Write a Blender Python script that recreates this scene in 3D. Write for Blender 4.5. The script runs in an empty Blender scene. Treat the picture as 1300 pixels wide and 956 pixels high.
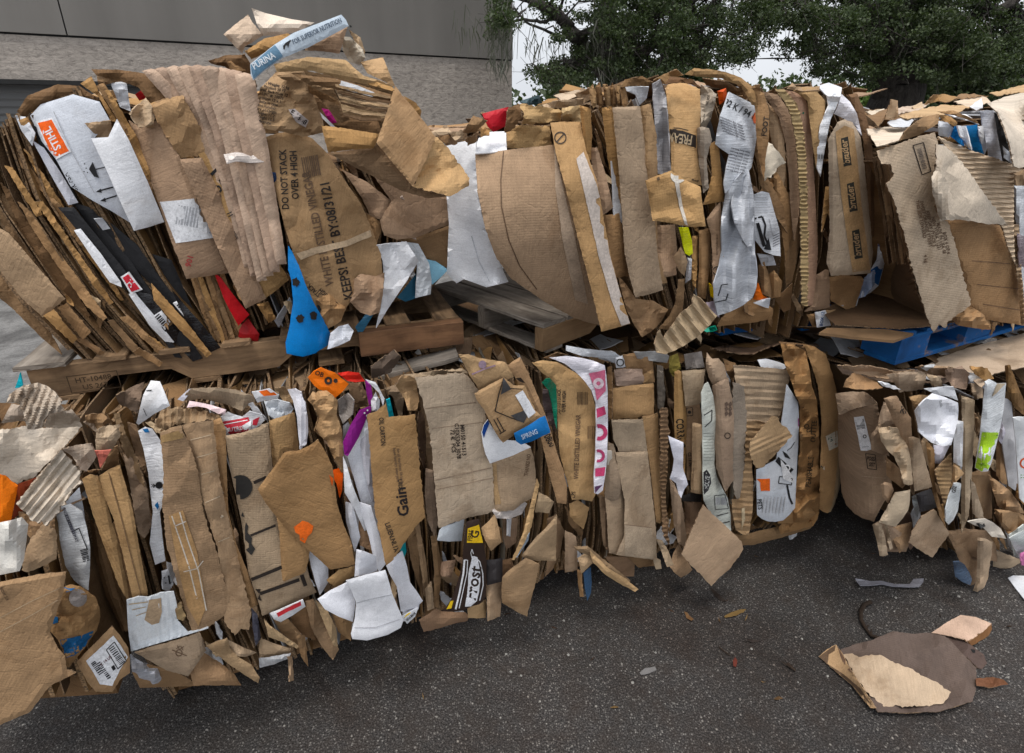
import bpy, math, random
import numpy as np
from mathutils import Vector, noise
from mathutils.geometry import delaunay_2d_cdt
from mathutils.bvhtree import BVHTree
R = math.radians
rnd = random.Random(7)
sc = bpy.context.scene
COL = sc.collection

# ---------------------------------------------------------------- camera
H = 2.3; F = 700.0; CX, CY = 650.0, 433.0; TH = R(22)
cam_d = bpy.data.cameras.new('camera'); cam = bpy.data.objects.new('camera', cam_d); COL.objects.link(cam)
cam.location = (0, 0, H); cam.rotation_euler = (R(90) - TH, 0, 0)
cam_d.sensor_width = 36; cam_d.lens = F / 1300 * 36
cam_d.shift_y = -(478 - 433) / 1300.0
cam_d.clip_start = .05; cam_d.clip_end = 2000
sc.camera = cam
CAM = np.array([0, 0, H])
U = np.array([math.sin(R(70.6)), math.cos(R(70.6)), 0]); N = np.array([U[1], -U[0], 0])   # along the row of bales, and out towards the yard

def rays(px, py):
    px = np.asarray(px, float); py = np.asarray(py, float)
    x = px - CX; y = -(py - CY)
    return np.stack([x, F*math.cos(TH) + y*math.sin(TH), y*math.cos(TH) - F*math.sin(TH)], -1)
def hit(px, py, n, c):
    d = rays(px, py); n = np.asarray(n, float)
    t = (c - n @ CAM) / (d @ n)
    return CAM + d * t[..., None]
def hit1(px, py, n, c): return hit([px], [py], n, c)[0]

# ---------------------------------------------------------------- materials
def newmat(name):
    m = bpy.data.materials.new(name); m.use_nodes = True
    nt = m.node_tree; nt.nodes.clear()
    out = nt.nodes.new('ShaderNodeOutputMaterial'); b = nt.nodes.new('ShaderNodeBsdfPrincipled')
    nt.links.new(b.outputs[0], out.inputs[0])
    return m, nt, b
def nd(nt, typ, ins={}, **kw):
    n = nt.nodes.new(typ)
    for k, v in kw.items(): setattr(n, k, v)
    for k, v in ins.items():
        if hasattr(v, 'is_output') or isinstance(v, bpy.types.NodeSocket): nt.links.new(v, n.inputs[k])
        else: n.inputs[k].default_value = v
    return n
def ramp(nt, fac, stops):
    n = nt.nodes.new('ShaderNodeValToRGB'); nt.links.new(fac, n.inputs[0])
    el = n.color_ramp.elements
    while len(el) < len(stops): el.new(.5)
    for e, (p, c) in zip(el, stops):
        e.position = p; e.color = (c, c, c, 1) if not hasattr(c, '__len__') else (*c, 1)
    return n.outputs[0]
def mixc(nt, fac, a, b, mode='MIX'):
    n = nt.nodes.new('ShaderNodeMix'); n.data_type = 'RGBA'; n.blend_type = mode
    for i, v in ((0, fac), (6, a), (7, b)):
        if isinstance(v, bpy.types.NodeSocket): nt.links.new(v, n.inputs[i])
        elif i == 0: n.inputs[0].default_value = v
        else: n.inputs[i].default_value = (*v, 1) if len(v) == 3 else v
    return n.outputs[2]
def paper_mat(name, rough, flute, wrinkle, stain, spec=.3, film=False):
    """board or paper: colour from the object, fibres, scuffs, flute lines and small wrinkles across the flutes"""
    m, nt, b = newmat(name)
    oi = nd(nt, 'ShaderNodeObjectInfo'); tc = nd(nt, 'ShaderNodeTexCoord')
    uv = tc.outputs['UV']
    off = nd(nt, 'ShaderNodeVectorMath', {0: uv}, operation='ADD')
    cmb = nd(nt, 'ShaderNodeCombineXYZ', {0: oi.outputs['Random'], 1: oi.outputs['Random'], 2: oi.outputs['Random']})
    sc10 = nd(nt, 'ShaderNodeVectorMath', {0: cmb.outputs[0]}, operation='SCALE'); sc10.inputs['Scale'].default_value = 37
    nt.links.new(sc10.outputs[0], off.inputs[1]); P = off.outputs[0]
    big = nd(nt, 'ShaderNodeTexNoise', {'Vector': P, 'Scale': 7.0, 'Detail': 5.0, 'Roughness': .62})
    fine = nd(nt, 'ShaderNodeTexNoise', {'Vector': P, 'Scale': 260.0, 'Detail': 3.0, 'Roughness': .7})
    mp = nd(nt, 'ShaderNodeMapping', {'Vector': P}); mp.inputs['Scale'].default_value = (14, 190, 1)
    wr = nd(nt, 'ShaderNodeTexNoise', {'Vector': mp.outputs[0], 'Scale': 1.0, 'Detail': 3.0, 'Roughness': .6})
    sx = nd(nt, 'ShaderNodeSeparateXYZ', {0: uv})
    wx = nd(nt, 'ShaderNodeMath', {0: sx.outputs[0], 1: 2*math.pi/.0092}, operation='MULTIPLY')
    wob = nd(nt, 'ShaderNodeMath', {0: big.outputs[0], 1: 1.6}, operation='MULTIPLY')
    wa = nd(nt, 'ShaderNodeMath', {0: wx.outputs[0], 1: wob.outputs[0]}, operation='ADD')
    sn = nd(nt, 'ShaderNodeMath', {0: wa.outputs[0]}, operation='SINE')
    base = oi.outputs['Color']
    c1 = mixc(nt, 1.0, base, ramp(nt, big.outputs[0], [(.25, .74), (.5, 1.0), (.75, 1.2)]), 'MULTIPLY')
    c2 = mixc(nt, 1.0, c1, ramp(nt, fine.outputs[0], [(.3, .86), (.7, 1.12)]), 'MULTIPLY')
    st = nd(nt, 'ShaderNodeTexNoise', {'Vector': P, 'Scale': 3.1, 'Detail': 8.0, 'Roughness': .7, 'Distortion': .6})
    stf = ramp(nt, st.outputs[0], [(.54, 0.0), (.62, stain)])
    c3 = mixc(nt, stf, c2, mixc(nt, 1.0, c2, (.52, .45, .38), 'MULTIPLY'))
    if flute > .2:
        ln = ramp(nt, sn.outputs[0], [(0.0, 1-.26*flute), (.45, 1.0), (.8, 1+.06*flute)])
        gate = nd(nt, 'ShaderNodeMath', {0: ramp(nt, st.outputs[0], [(.4, .3), (.6, 1.0)]), 1: ramp(nt, oi.outputs['Random'], [(.25, .0), (.75, .32), (.95, .85)])}, operation='MULTIPLY')
        c3 = mixc(nt, gate.outputs[0], c3, ln, 'MULTIPLY')
    wl = ramp(nt, wr.outputs[0], [(.3, 1-.2*wrinkle), (.5, 1.0), (.72, 1+.16*wrinkle)])
    c3 = mixc(nt, .8, c3, wl, 'MULTIPLY')
    sat = nd(nt, 'ShaderNodeHueSaturation', {'Saturation': 1.07, 'Value': 1.06, 'Color': c3}); nt.links.new(sat.outputs[0], b.inputs['Base Color'])
    h0 = nd(nt, 'ShaderNodeMath', {0: sn.outputs[0], 1: ramp(nt, oi.outputs['Random'], [(.2, .1), (.9, 1.0)])}, operation='MULTIPLY'); h1 = nd(nt, 'ShaderNodeMath', {0: h0.outputs[0], 1: .3*flute}, operation='MULTIPLY')
    h2 = nd(nt, 'ShaderNodeMath', {0: wr.outputs[0], 1: 3.2*wrinkle, 2: h1.outputs[0]}, operation='MULTIPLY_ADD')
    h3 = nd(nt, 'ShaderNodeMath', {0: big.outputs[0], 1: 6.0, 2: h2.outputs[0]}, operation='MULTIPLY_ADD')
    h4 = nd(nt, 'ShaderNodeMath', {0: fine.outputs[0], 1: .5, 2: h3.outputs[0]}, operation='MULTIPLY_ADD')
    cn = nd(nt, 'ShaderNodeTexNoise', {'Vector': P, 'Scale': 16.0, 'Detail': 2.5, 'Roughness': .55, 'Distortion': .3})
    ca = nd(nt, 'ShaderNodeMath', {0: cn.outputs[0], 1: .5}, operation='SUBTRACT'); cb = nd(nt, 'ShaderNodeMath', {0: ca.outputs[0]}, operation='ABSOLUTE'); cc = nd(nt, 'ShaderNodeMath', {0: cb.outputs[0], 1: .06}, operation='MINIMUM')
    h4 = nd(nt, 'ShaderNodeMath', {0: cc.outputs[0], 1: (26.0 if not film else 16.0)*wrinkle, 2: h4.outputs[0]}, operation='MULTIPLY_ADD')
    bp = nd(nt, 'ShaderNodeBump', {'Height': h4.outputs[0], 'Strength': .6, 'Distance': .0014})
    nt.links.new(bp.outputs[0], b.inputs['Normal'])
    b.inputs['Roughness'].default_value = rough
    b.inputs['Specular IOR Level'].default_value = spec
    return m
MAT = {
 'kraft': paper_mat('kraft_board', .82, .55, .55, .4, .22),
 'paper': paper_mat('white_board', .6, .1, .22, .25, .35),
 'crepe': paper_mat('kraft_paper', .75, .1, .5, .4, .25),
 'flute': paper_mat('open_fluting', .9, .3, .5, .4, .15),
 'plastic': paper_mat('rigid_plastic', .3, 0, .04, .15, .5, True),
 'film': paper_mat('polythene_film', .22, 0, .9, .15, .5, True),
}
_ink = {}
def ink(c, rough=.6):
    k = tuple(round(x, 3) for x in c) + (rough,)
    if k in _ink: return _ink[k]
    m, nt, b = newmat('printed_ink')
    tc = nd(nt, 'ShaderNodeTexCoord')
    n = nd(nt, 'ShaderNodeTexNoise', {'Vector': tc.outputs['Object'], 'Scale': 120.0, 'Detail': 4.0, 'Roughness': .7})
    n2 = nd(nt, 'ShaderNodeTexNoise', {'Vector': tc.outputs['Object'], 'Scale': 14.0, 'Detail': 4.0})
    c1 = mixc(nt, 1.0, c, ramp(nt, n.outputs[0], [(.3, .75), (.7, 1.25)]), 'MULTIPLY')
    c1 = mixc(nt, 1.0, c1, ramp(nt, n2.outputs[0], [(.3, .8), (.7, 1.15)]), 'MULTIPLY')
    nt.links.new(c1, b.inputs['Base Color']); b.inputs['Roughness'].default_value = rough
    b.inputs['Specular IOR Level'].default_value = .3
    _ink[k] = m; return m
def edge_mat():
    m, nt, b = newmat('cut_board_edge')
    oi = nd(nt, 'ShaderNodeObjectInfo'); tc = nd(nt, 'ShaderNodeTexCoord')
    n = nd(nt, 'ShaderNodeTexNoise', {'Vector': tc.outputs['Object'], 'Scale': 170.0, 'Detail': 2.0})
    c = mixc(nt, 1.0, mixc(nt, .6, oi.outputs['Color'], (.27, .17, .09)), ramp(nt, n.outputs[0], [(.38, .35), (.6, 1.15)]), 'MULTIPLY')
    nt.links.new(c, b.inputs['Base Color']); b.inputs['Roughness'].default_value = .9
    return m
EDGE = edge_mat()

# ---------------------------------------------------------------- colours
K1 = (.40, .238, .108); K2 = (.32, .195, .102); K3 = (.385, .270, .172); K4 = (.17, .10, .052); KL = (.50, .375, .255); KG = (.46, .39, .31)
KP = (.36, .245, .165); KD = (.235, .148, .082)
WH = (.76, .77, .80); WG = (.60, .62, .66); GR = (.44, .45, .48); CR = (.70, .62, .50); BK = (.016, .016, .018)
RED = (.45, .02, .025); ORG = (.85, .17, .012); YEL = (.80, .55, .03); BLU = (.012, .20, .55); NVY = (.02, .045, .12); GRN = (.01, .16, .09); LIM = (.45, .75, .05); PUR = (.22, .02, .20); PNK = (.62, .12, .2); CYA = (.03, .45, .55); DBR = (.028, .016, .012)

def tag(o, label=None, cat=None, group=None, kind=None):
    if label: o['label'] = label
    if cat: o['category'] = cat
    if group: o['group'] = group
    if kind: o['kind'] = kind
    return o
def empty(name, loc, label=None, cat=None, group=None):
    o = bpy.data.objects.new(name, None); o.empty_display_size = .2; COL.objects.link(o); o.location = loc
    return tag(o, label, cat, group)

class MB:
    """collects shapes into one mesh"""
    def __init__(s): s.v = []; s.f = []; s.m = []; s.uv = {}; s.mats = []; s.sm = []
    def mat(s, m):
        if m not in s.mats: s.mats.append(m)
        return s.mats.index(m)
    def add(s, v, f, m, smooth=True):
        b = len(s.v); s.v += [tuple(map(float, p)) for p in v]; i = s.mat(m)
        for q in f: s.f.append([b + k for k in q]); s.m.append(i); s.sm.append(smooth)
        return b
    def box(s, c, x, y, z, hx, hy, hz, m, jit=0):
        c = np.array(c, float); v = []
        for i in (-1, 1):
            for j in (-1, 1):
                for k in (-1, 1):
                    v.append(c + np.array(x)*hx*i + np.array(y)*hy*j + np.array(z)*hz*k + np.array([rnd.uniform(-jit, jit) for _ in range(3)]))
        s.add(v, [(0,1,3,2), (4,6,7,5), (0,4,5,1), (2,3,7,6), (0,2,6,4), (1,5,7,3)], m, False)
    def build(s, name, parent=None, loc=None, col=None, label=None, crisp=0):
        me = bpy.data.meshes.new(name)
        o0 = np.array(loc if loc is not None else ((0, 0, 0) if parent is None else tuple(parent.location)), float)
        V = np.array(s.v) - o0
        me.from_pydata(V.tolist(), [], s.f)
        for m in s.mats: me.materials.append(m)
        me.polygons.foreach_set('material_index', s.m); me.polygons.foreach_set('use_smooth', s.sm)
        if s.uv:
            UVs = np.zeros((len(s.v), 2))
            for k, a in s.uv.items(): UVs[k:k+len(a)] = a
            lay = me.uv_layers.new(name='UVMap'); idx = np.zeros(len(me.loops), int); me.loops.foreach_get('vertex_index', idx)
            lay.data.foreach_set('uv', UVs[idx].ravel())
        me.update()
        if crisp: me.set_sharp_from_angle(angle=R(crisp))
        o = bpy.data.objects.new(name, me); COL.objects.link(o)
        if parent is not None: o.parent = parent
        elif loc is not None: o.location = loc
        if col: o.color = (*col, 1)
        if label: o['label'] = label
        return o

# ---------------------------------------------------------------- picture-space zoom windows the outlines were read from
Z = {'A': (0, 0, 3.676), 'B': (0, 240, 3.676), 'C': (270, 0, 3.677), 'D': (270, 220, 3.677), 'E': (540, 60, 3.676), 'F': (540, 240, 3.676),
     'G': (780, 60, 3.676), 'H': (780, 240, 3.676), 'I': (1040, 60, 3.985), 'J': (1040, 260, 3.985), 'K': (0, 460, 4.346), 'L': (0, 650, 3.94),
     'M': (160, 460, 4.344), 'N': (220, 640, 3.824), 'O': (380, 430, 4.344), 'P': (480, 600, 4.0625), 'Q': (560, 420, 4.344),
     'R': (760, 420, 3.678), 'S': (1020, 440, 3.679), 'T': (760, 600, 3.566), 'U': (1000, 640, 4.193), 'X': (0, 0, 1.0)}

def mvc(V, P):
    d = V[None] - P[:, None]; r = np.linalg.norm(d, axis=2) + 1e-6
    dn = np.roll(d, -1, 1); rn = np.roll(r, -1, 1)
    ang = np.arctan2(d[..., 0]*dn[..., 1] - d[..., 1]*dn[..., 0], (d*dn).sum(2))
    t = np.tan(np.clip(ang, -3.0, 3.0)/2)
    w = (np.roll(t, 1, 1) + t) / r
    s = w.sum(1, keepdims=True); s[np.abs(s) < 1e-9] = 1e-9
    return w / s
def inside(V, P):
    x, y = P[:, 0], P[:, 1]; c = np.zeros(len(P), bool); n = len(V)
    for i in range(n):
        x1, y1 = V[i]; x2, y2 = V[(i+1) % n]
        k = ((y1 > y) != (y2 > y))
        with np.errstate(divide='ignore', invalid='ignore'): c ^= k & (x < (x2-x1)*(y-y1)/(y2-y1+1e-12)+x1)
    return c
def dist_edge(V, P):
    d = np.full(len(P), 1e9); n = len(V)
    for i in range(n):
        a = V[i]; b = V[(i+1) % n]; ab = b-a
        t = np.clip(((P-a) @ ab)/(ab @ ab+1e-9), 0, 1)
        d = np.minimum(d, np.linalg.norm(P-(a+t[:, None]*ab), axis=1))
    return d
def mesh_poly(poly, step, g, rs, jit=.35, sub=None, hexa=True):
    """points and triangles filling a 2D outline; grid turned to angle g"""
    B = []; n = len(poly); sub = sub or step
    for i in range(n):
        a, b = poly[i], poly[(i+1) % n]; L = np.linalg.norm(b-a); k = max(1, int(L/sub))
        nn = np.array([-(b-a)[1], (b-a)[0]])/(L+1e-9)
        for j in range(k):
            q = a+(b-a)*j/k
            if j: q = q+nn*rs.gauss(0, jit)
            B.append(q)
    B = np.array(B)
    ca, sa = math.cos(g), math.sin(g); Rm = np.array([[ca, sa], [-sa, ca]])
    Q = B @ Rm.T; sx, sy = (step if hasattr(step, '__len__') else (step, step))
    gx = np.arange(Q[:, 0].min(), Q[:, 0].max(), sx); gy = np.arange(Q[:, 1].min(), Q[:, 1].max(), sy)
    X, Y = np.meshgrid(gx, gy)
    G = np.stack([X.ravel(), Y.ravel()], 1) @ Rm
    if len(G):
        G = G[inside(B, G)]
        if len(G): G = G[dist_edge(B, G) > .45*min(sx, sy)]
    allp = np.concatenate([B, G]) if len(G) else B
    nb = len(B)
    r = delaunay_2d_cdt([Vector(p) for p in allp], [], [list(range(nb))], 1, 1e-5)
    V = np.array([tuple(p) for p in r[0]]); T = [list(t) for t in r[2]]
    T2 = []
    for t in T:
        a = 0
        for i in range(len(t)): p, q = V[t[i]], V[t[(i+1) % len(t)]]; a += p[0]*q[1]-q[0]*p[1]
        T2.append(t if a < 0 else t[::-1])       # screen y down -> facing the camera
    return V, T2

def textshape(s, cache={}):
    if s in cache: return cache[s]
    cu = bpy.data.curves.new('t', 'FONT'); cu.body = s; cu.align_x = 'CENTER'; cu.align_y = 'CENTER'; cu.size = 1; cu.offset = .022; cu.resolution_u = 2
    o = bpy.data.objects.new('t', cu); COL.objects.link(o)
    dg = bpy.context.evaluated_depsgraph_get(); me = bpy.data.meshes.new_from_object(o.evaluated_get(dg))
    V = np.array([v.co[:2] for v in me.vertices]).reshape(-1, 2); Fc = [list(p.vertices) for p in me.polygons]
    bpy.data.objects.remove(o); bpy.data.curves.remove(cu); bpy.data.meshes.remove(me)
    cache[s] = (V, Fc); return cache[s]

BALE = {}     # name -> (empty, plane normal, plane constant)
NPIECE = [0]
def P(bale, z, name, col, d, pts, g=90, cr=.006, bow=None, pleat=None, th=.004, mat='kraft', dec=(), label=None, step=5.0, jit=.16, tilt=.014, top=None, seed=None, rig=None):
    """one sheet, flap, carton panel or film of a bale: outline -> real sheet at its distance from the bale's face"""
    par, n, c = BALE[bale]; zx, zy, zs = Z[z]
    NPIECE[0] += 1; rs = random.Random(seed if seed is not None else NPIECE[0]*31+5)
    if jit > .16: jit *= .62
    if mat in ('paper', 'film') and jit <= .16: jit = .06
    def tr(q): return np.array([zx+q[0]/zs, zy+q[1]/zs])
    poly = np.array([tr(q) for q in pts]); dv = np.array([(q[2] if len(q) > 2 else 0.0) for q in pts])
    if abs(sum(poly[i][0]*poly[(i+1) % len(poly)][1]-poly[(i+1) % len(poly)][0]*poly[i][1] for i in range(len(poly)))) < 1: return None
    V, T = mesh_poly(poly, step, R(g), rs, jit if jit > .16 or mat not in ('kraft', 'crepe') else .24, sub=3.0 if mat in ('kraft', 'crepe') else None)
    c0 = poly.mean(0); ext = np.abs(poly-c0).max(0)+1e-6; sz = max(ext)
    PM = 300.0
    ta = rs.uniform(0, 6.283); tl = rs.uniform(.3, 1)*tilt
    folds = []
    asp = math.atan2(ext[1], ext[0])
    for _ in range(4 if cr > 0 else 0):
        a = rs.uniform(0, math.pi); folds.append((math.cos(a), math.sin(a), rs.uniform(-.7, .7), rs.choice((-1, 1))*rs.uniform(.5, 1.2)))
    so = Vector((rs.uniform(0, 90), rs.uniform(0, 90), rs.uniform(0, 90)))
    rnd_edge = .008 if (mat in ('kraft', 'crepe') and n[2] == 0 and jit <= .16 and pleat is None) else (.004 if n[2] == 0 and pleat is None else 0)
    def D(Q):
        D0 = d + mvc(poly+1e-4, Q) @ dv if np.any(dv) else np.full(len(Q), float(d))
        q = (Q-c0)/ext
        D0 = D0 + tl*(q[:, 0]*math.cos(ta)+q[:, 1]*math.sin(ta))
        for (fx, fy, o, w) in folds: D0 = D0 + min(cr, .012)*w*1.7*np.minimum(np.abs(q[:, 0]*fx+q[:, 1]*fy-o), .8)
        if bow:
            a = R(bow[0]); t = (q[:, 0]*math.cos(a)+q[:, 1]*math.sin(a)); D0 = D0 + bow[1]*(1-t*t)
        if rnd_edge > 0:
            de = dist_edge(poly, Q); wd = min(7.0, .3*min(2*ext[0], 2*ext[1])); D0 = D0 - rnd_edge*np.clip(1-de/wd, 0, 1)**2
        if pleat:
            a = R(pleat[0]); s = ((Q-c0)[:, 0]*math.cos(a)+(Q-c0)[:, 1]*math.sin(a))/PM
            w2 = ((Q-c0)[:, 1]*math.cos(a)-(Q-c0)[:, 0]*math.sin(a))/PM
            ph = np.array([noise.noise(Vector((x*3, y*3, 1.7))+so) for x, y in zip(s, w2)])
            D0 = D0 + pleat[2]*np.sin(2*math.pi*s/pleat[1]+2.2*ph)
        if cr > 0:
            X_ = Q/PM; sp = .13 if cr < .006 else (.09 if cr < .011 else .062); am = 1.0 if cr < .006 else (1.25 if cr < .011 else 1.35)
            if mat in ('crepe', 'film'): sp *= .8
            nz = np.zeros(len(Q)); rg = np.random.RandomState(rs.randrange(10**6))
            for s_k, w_k in ((sp, am/2.6*1.25),):
                lo_, hi_ = X_.min(0)-2*s_k, X_.max(0)+2*s_k; ns_ = int(min(900, max(6, np.prod((hi_-lo_)/s_k))))
                A_ = rg.uniform(lo_, hi_, (ns_, 2)); B_ = rg.uniform(lo_, hi_, (ns_, 2))
                da = ((X_[:, None]-A_[None])**2).sum(2).min(1); db = ((X_[:, None]-B_[None])**2).sum(2).min(1)
                nz += w_k*2.6*np.clip((db-da)/s_k**2, -.9, .9)
            for i, (x, y) in enumerate(X_): nz[i] += .6*noise.noise((Vector((x, y, 0))+so)*6)
            D0 = D0 + cr*nz
        return D0
    dd = D(V)
    def place(Q, dq):
        d_ = rays(Q[:, 0], Q[:, 1]); t = (c+dq - n @ CAM)/(d_ @ n); o_ = CAM + d_*t[:, None]; o_[:, 2] = np.maximum(o_[:, 2], .004); return o_
    W = place(V, dd); nv = len(W)
    # vertex normals
    nr = np.zeros_like(W)
    for t in T:
        k = np.cross(W[t[1]]-W[t[0]], W[t[2]]-W[t[0]])
        for i in t: nr[i] += k
    nr /= (np.linalg.norm(nr, axis=1, keepdims=True)+1e-12)
    if nr.mean(0) @ n < 0: nr = -nr; T = [t[::-1] for t in T]
    mb = MB(); M = MAT[mat]
    ext_axis = np.array([0, 0, 1.0]) if abs(n[2]) < .5 else np.array([0, 1.0, 0])
    ua = np.cross(ext_axis, n); ua /= np.linalg.norm(ua)
    s_ = (W-W.mean(0)) @ ua; z_ = (W-W.mean(0)) @ ext_axis; ga = R(g)
    # flutes run along direction g (90 = upright); uv.x goes across them
    UVm = np.stack([s_*math.sin(ga)+z_*math.cos(ga)*1.0, z_*math.sin(ga)-s_*math.cos(ga)], 1)
    b = mb.add(W, T, M); mb.uv[b] = UVm
    b2 = mb.add(W-nr*th, [t[::-1] for t in T], M); mb.uv[b2] = UVm+.3
    cnt = {}
    for t in T:
        for i in range(len(t)):
            a, e = t[i], t[(i+1) % len(t)]; cnt[(a, e)] = 1
    rim = [(a, e) for (a, e) in cnt if (e, a) not in cnt]
    me_ = EDGE if mat in ('kraft', 'flute') else M
    i = mb.mat(me_); rv = {}
    for a, e in rim:
        for k in (a, e):
            if k not in rv:
                rv[k] = len(mb.v); mb.v.append(tuple(W[k])); mb.v.append(tuple(W[k]-nr[k]*th)); 
        mb.f.append([rv[a]+1, rv[e]+1, rv[e], rv[a]][::1]); mb.m.append(i); mb.sm.append(False)
    if dec:
        bvh = BVHTree.FromPolygons([Vector(w) for w in W], T)
        lift = .0026
        def put(Q, Fc, cc, lf):
            dr = rays(Q[:, 0], Q[:, 1]); out = []; ok = []
            for r_ in dr:
                h = bvh.ray_cast(Vector(CAM), Vector(r_).normalized())
                if h[0] is None: out.append(CAM); ok.append(False)
                else: out.append(np.array(h[0])-r_/np.linalg.norm(r_)*lf); ok.append(True)
            Fc = [f for f in Fc if all(ok[k] for k in f)]
            used = sorted({k for f in Fc for k in f})
            if not used: return
            mp = {k: i for i, k in enumerate(used)}
            mb.add([out[k] for k in used], [[mp[k] for k in f] for f in Fc], ink(cc, .35 if mat == 'film' else .65), True)
        for e in dec:
            k = e[0]; lift += .0003
            if k == 'poly':
                pp = np.array([tr(q) for q in e[2]]); v2, t2 = mesh_poly(pp, 5.0, 0, rs, .15); put(v2, t2, e[1], lift)
            elif k == 'line':       # polyline stroke, width in window px
                w = e[3]/zs/2; q = [tr(a) for a in e[2]]
                for a, e2 in zip(q[:-1], q[1:]):
                    L = np.linalg.norm(e2-a); u = (e2-a)/(L+1e-9); m_ = np.array([-u[1], u[0]]); kk = max(1, int(L/5))
                    v2 = []; 
                    for j in range(kk+1): p_ = a+u*(L*j/kk); v2 += [p_+m_*w, p_-m_*w]
                    put(np.array(v2), [[2*j, 2*j+1, 2*j+3, 2*j+2] for j in range(kk)], e[1], lift)
            elif k == 'disc':
                q = tr(e[2]); r0 = e[3]/zs; r1 = (e[4] if len(e) > 4 else 0)/zs; m_ = 20
                if r1 <= 0:
                    pp = np.array([q+r0*np.array([math.cos(a), math.sin(a)]) for a in np.linspace(0, 2*math.pi, m_, endpoint=False)]); v2, t2 = mesh_poly(pp, 5.0, 0, rs, 0); put(v2, t2, e[1], lift)
                else:
                    an = np.linspace(0, 2*math.pi, m_, endpoint=False); v2 = np.array([q+r*np.array([math.cos(a), math.sin(a)]) for a in an for r in (r0, r1)])
                    put(v2, [[2*j, 2*j+1, (2*j+3) % (2*m_), (2*j+2) % (2*m_)] for j in range(m_)], e[1], lift)
            elif k == 'text':       # ('text', colour, (x, y), size, angle, string, [xscale], [mirror/shear])
                V2, F2 = textshape(e[5]); a = R(e[4]); s = e[3]/zs; xs = e[6] if len(e) > 6 else 1.0
                ux = np.array([math.cos(a), -math.sin(a)]); uy = np.array([-math.sin(a), -math.cos(a)])
                Q = tr(e[2])+(V2[:, :1]*ux*xs+V2[:, 1:]*uy)*s; put(Q, F2, e[1], lift)
            elif k == 'bars':       # barcode: ('bars', colour, centre, w, h, angle, n)
                q = tr(e[2]); w, h_, a = e[3]/zs, e[4]/zs, R(e[5]); ux = np.array([math.cos(a), -math.sin(a)]); uy = np.array([-math.sin(a), -math.cos(a)])
                x = -w/2
                while x < w/2:
                    bw = w/e[6]*rs.uniform(.35, .9)
                    Q = np.array([q+ux*x+uy*h_/2, q+ux*(x+bw)+uy*h_/2, q+ux*(x+bw)-uy*h_/2, q+ux*x-uy*h_/2]); put(Q, [[0, 1, 2, 3]], e[1], lift); x += bw+w/e[6]*rs.uniform(.3, .8)
            elif k == 'blotch':
                q = tr(e[2]); r0 = e[3]/zs; an = np.linspace(0, 2*math.pi, 18, endpoint=False)
                pp = np.array([q+r0*rs.uniform(.65, 1.1)*np.array([math.cos(a), math.sin(a)]) for a in an]); v2, t2 = mesh_poly(pp, 5.0, 0, rs, 0); put(v2, t2, e[1], lift)
    v_ = rs.uniform(.93, 1.07)
    o = mb.build(name, parent=par, col=tuple(min(.9, x*v_) for x in col), label=label, crisp=13 if mat != 'film' else 30)
    return o

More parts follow.
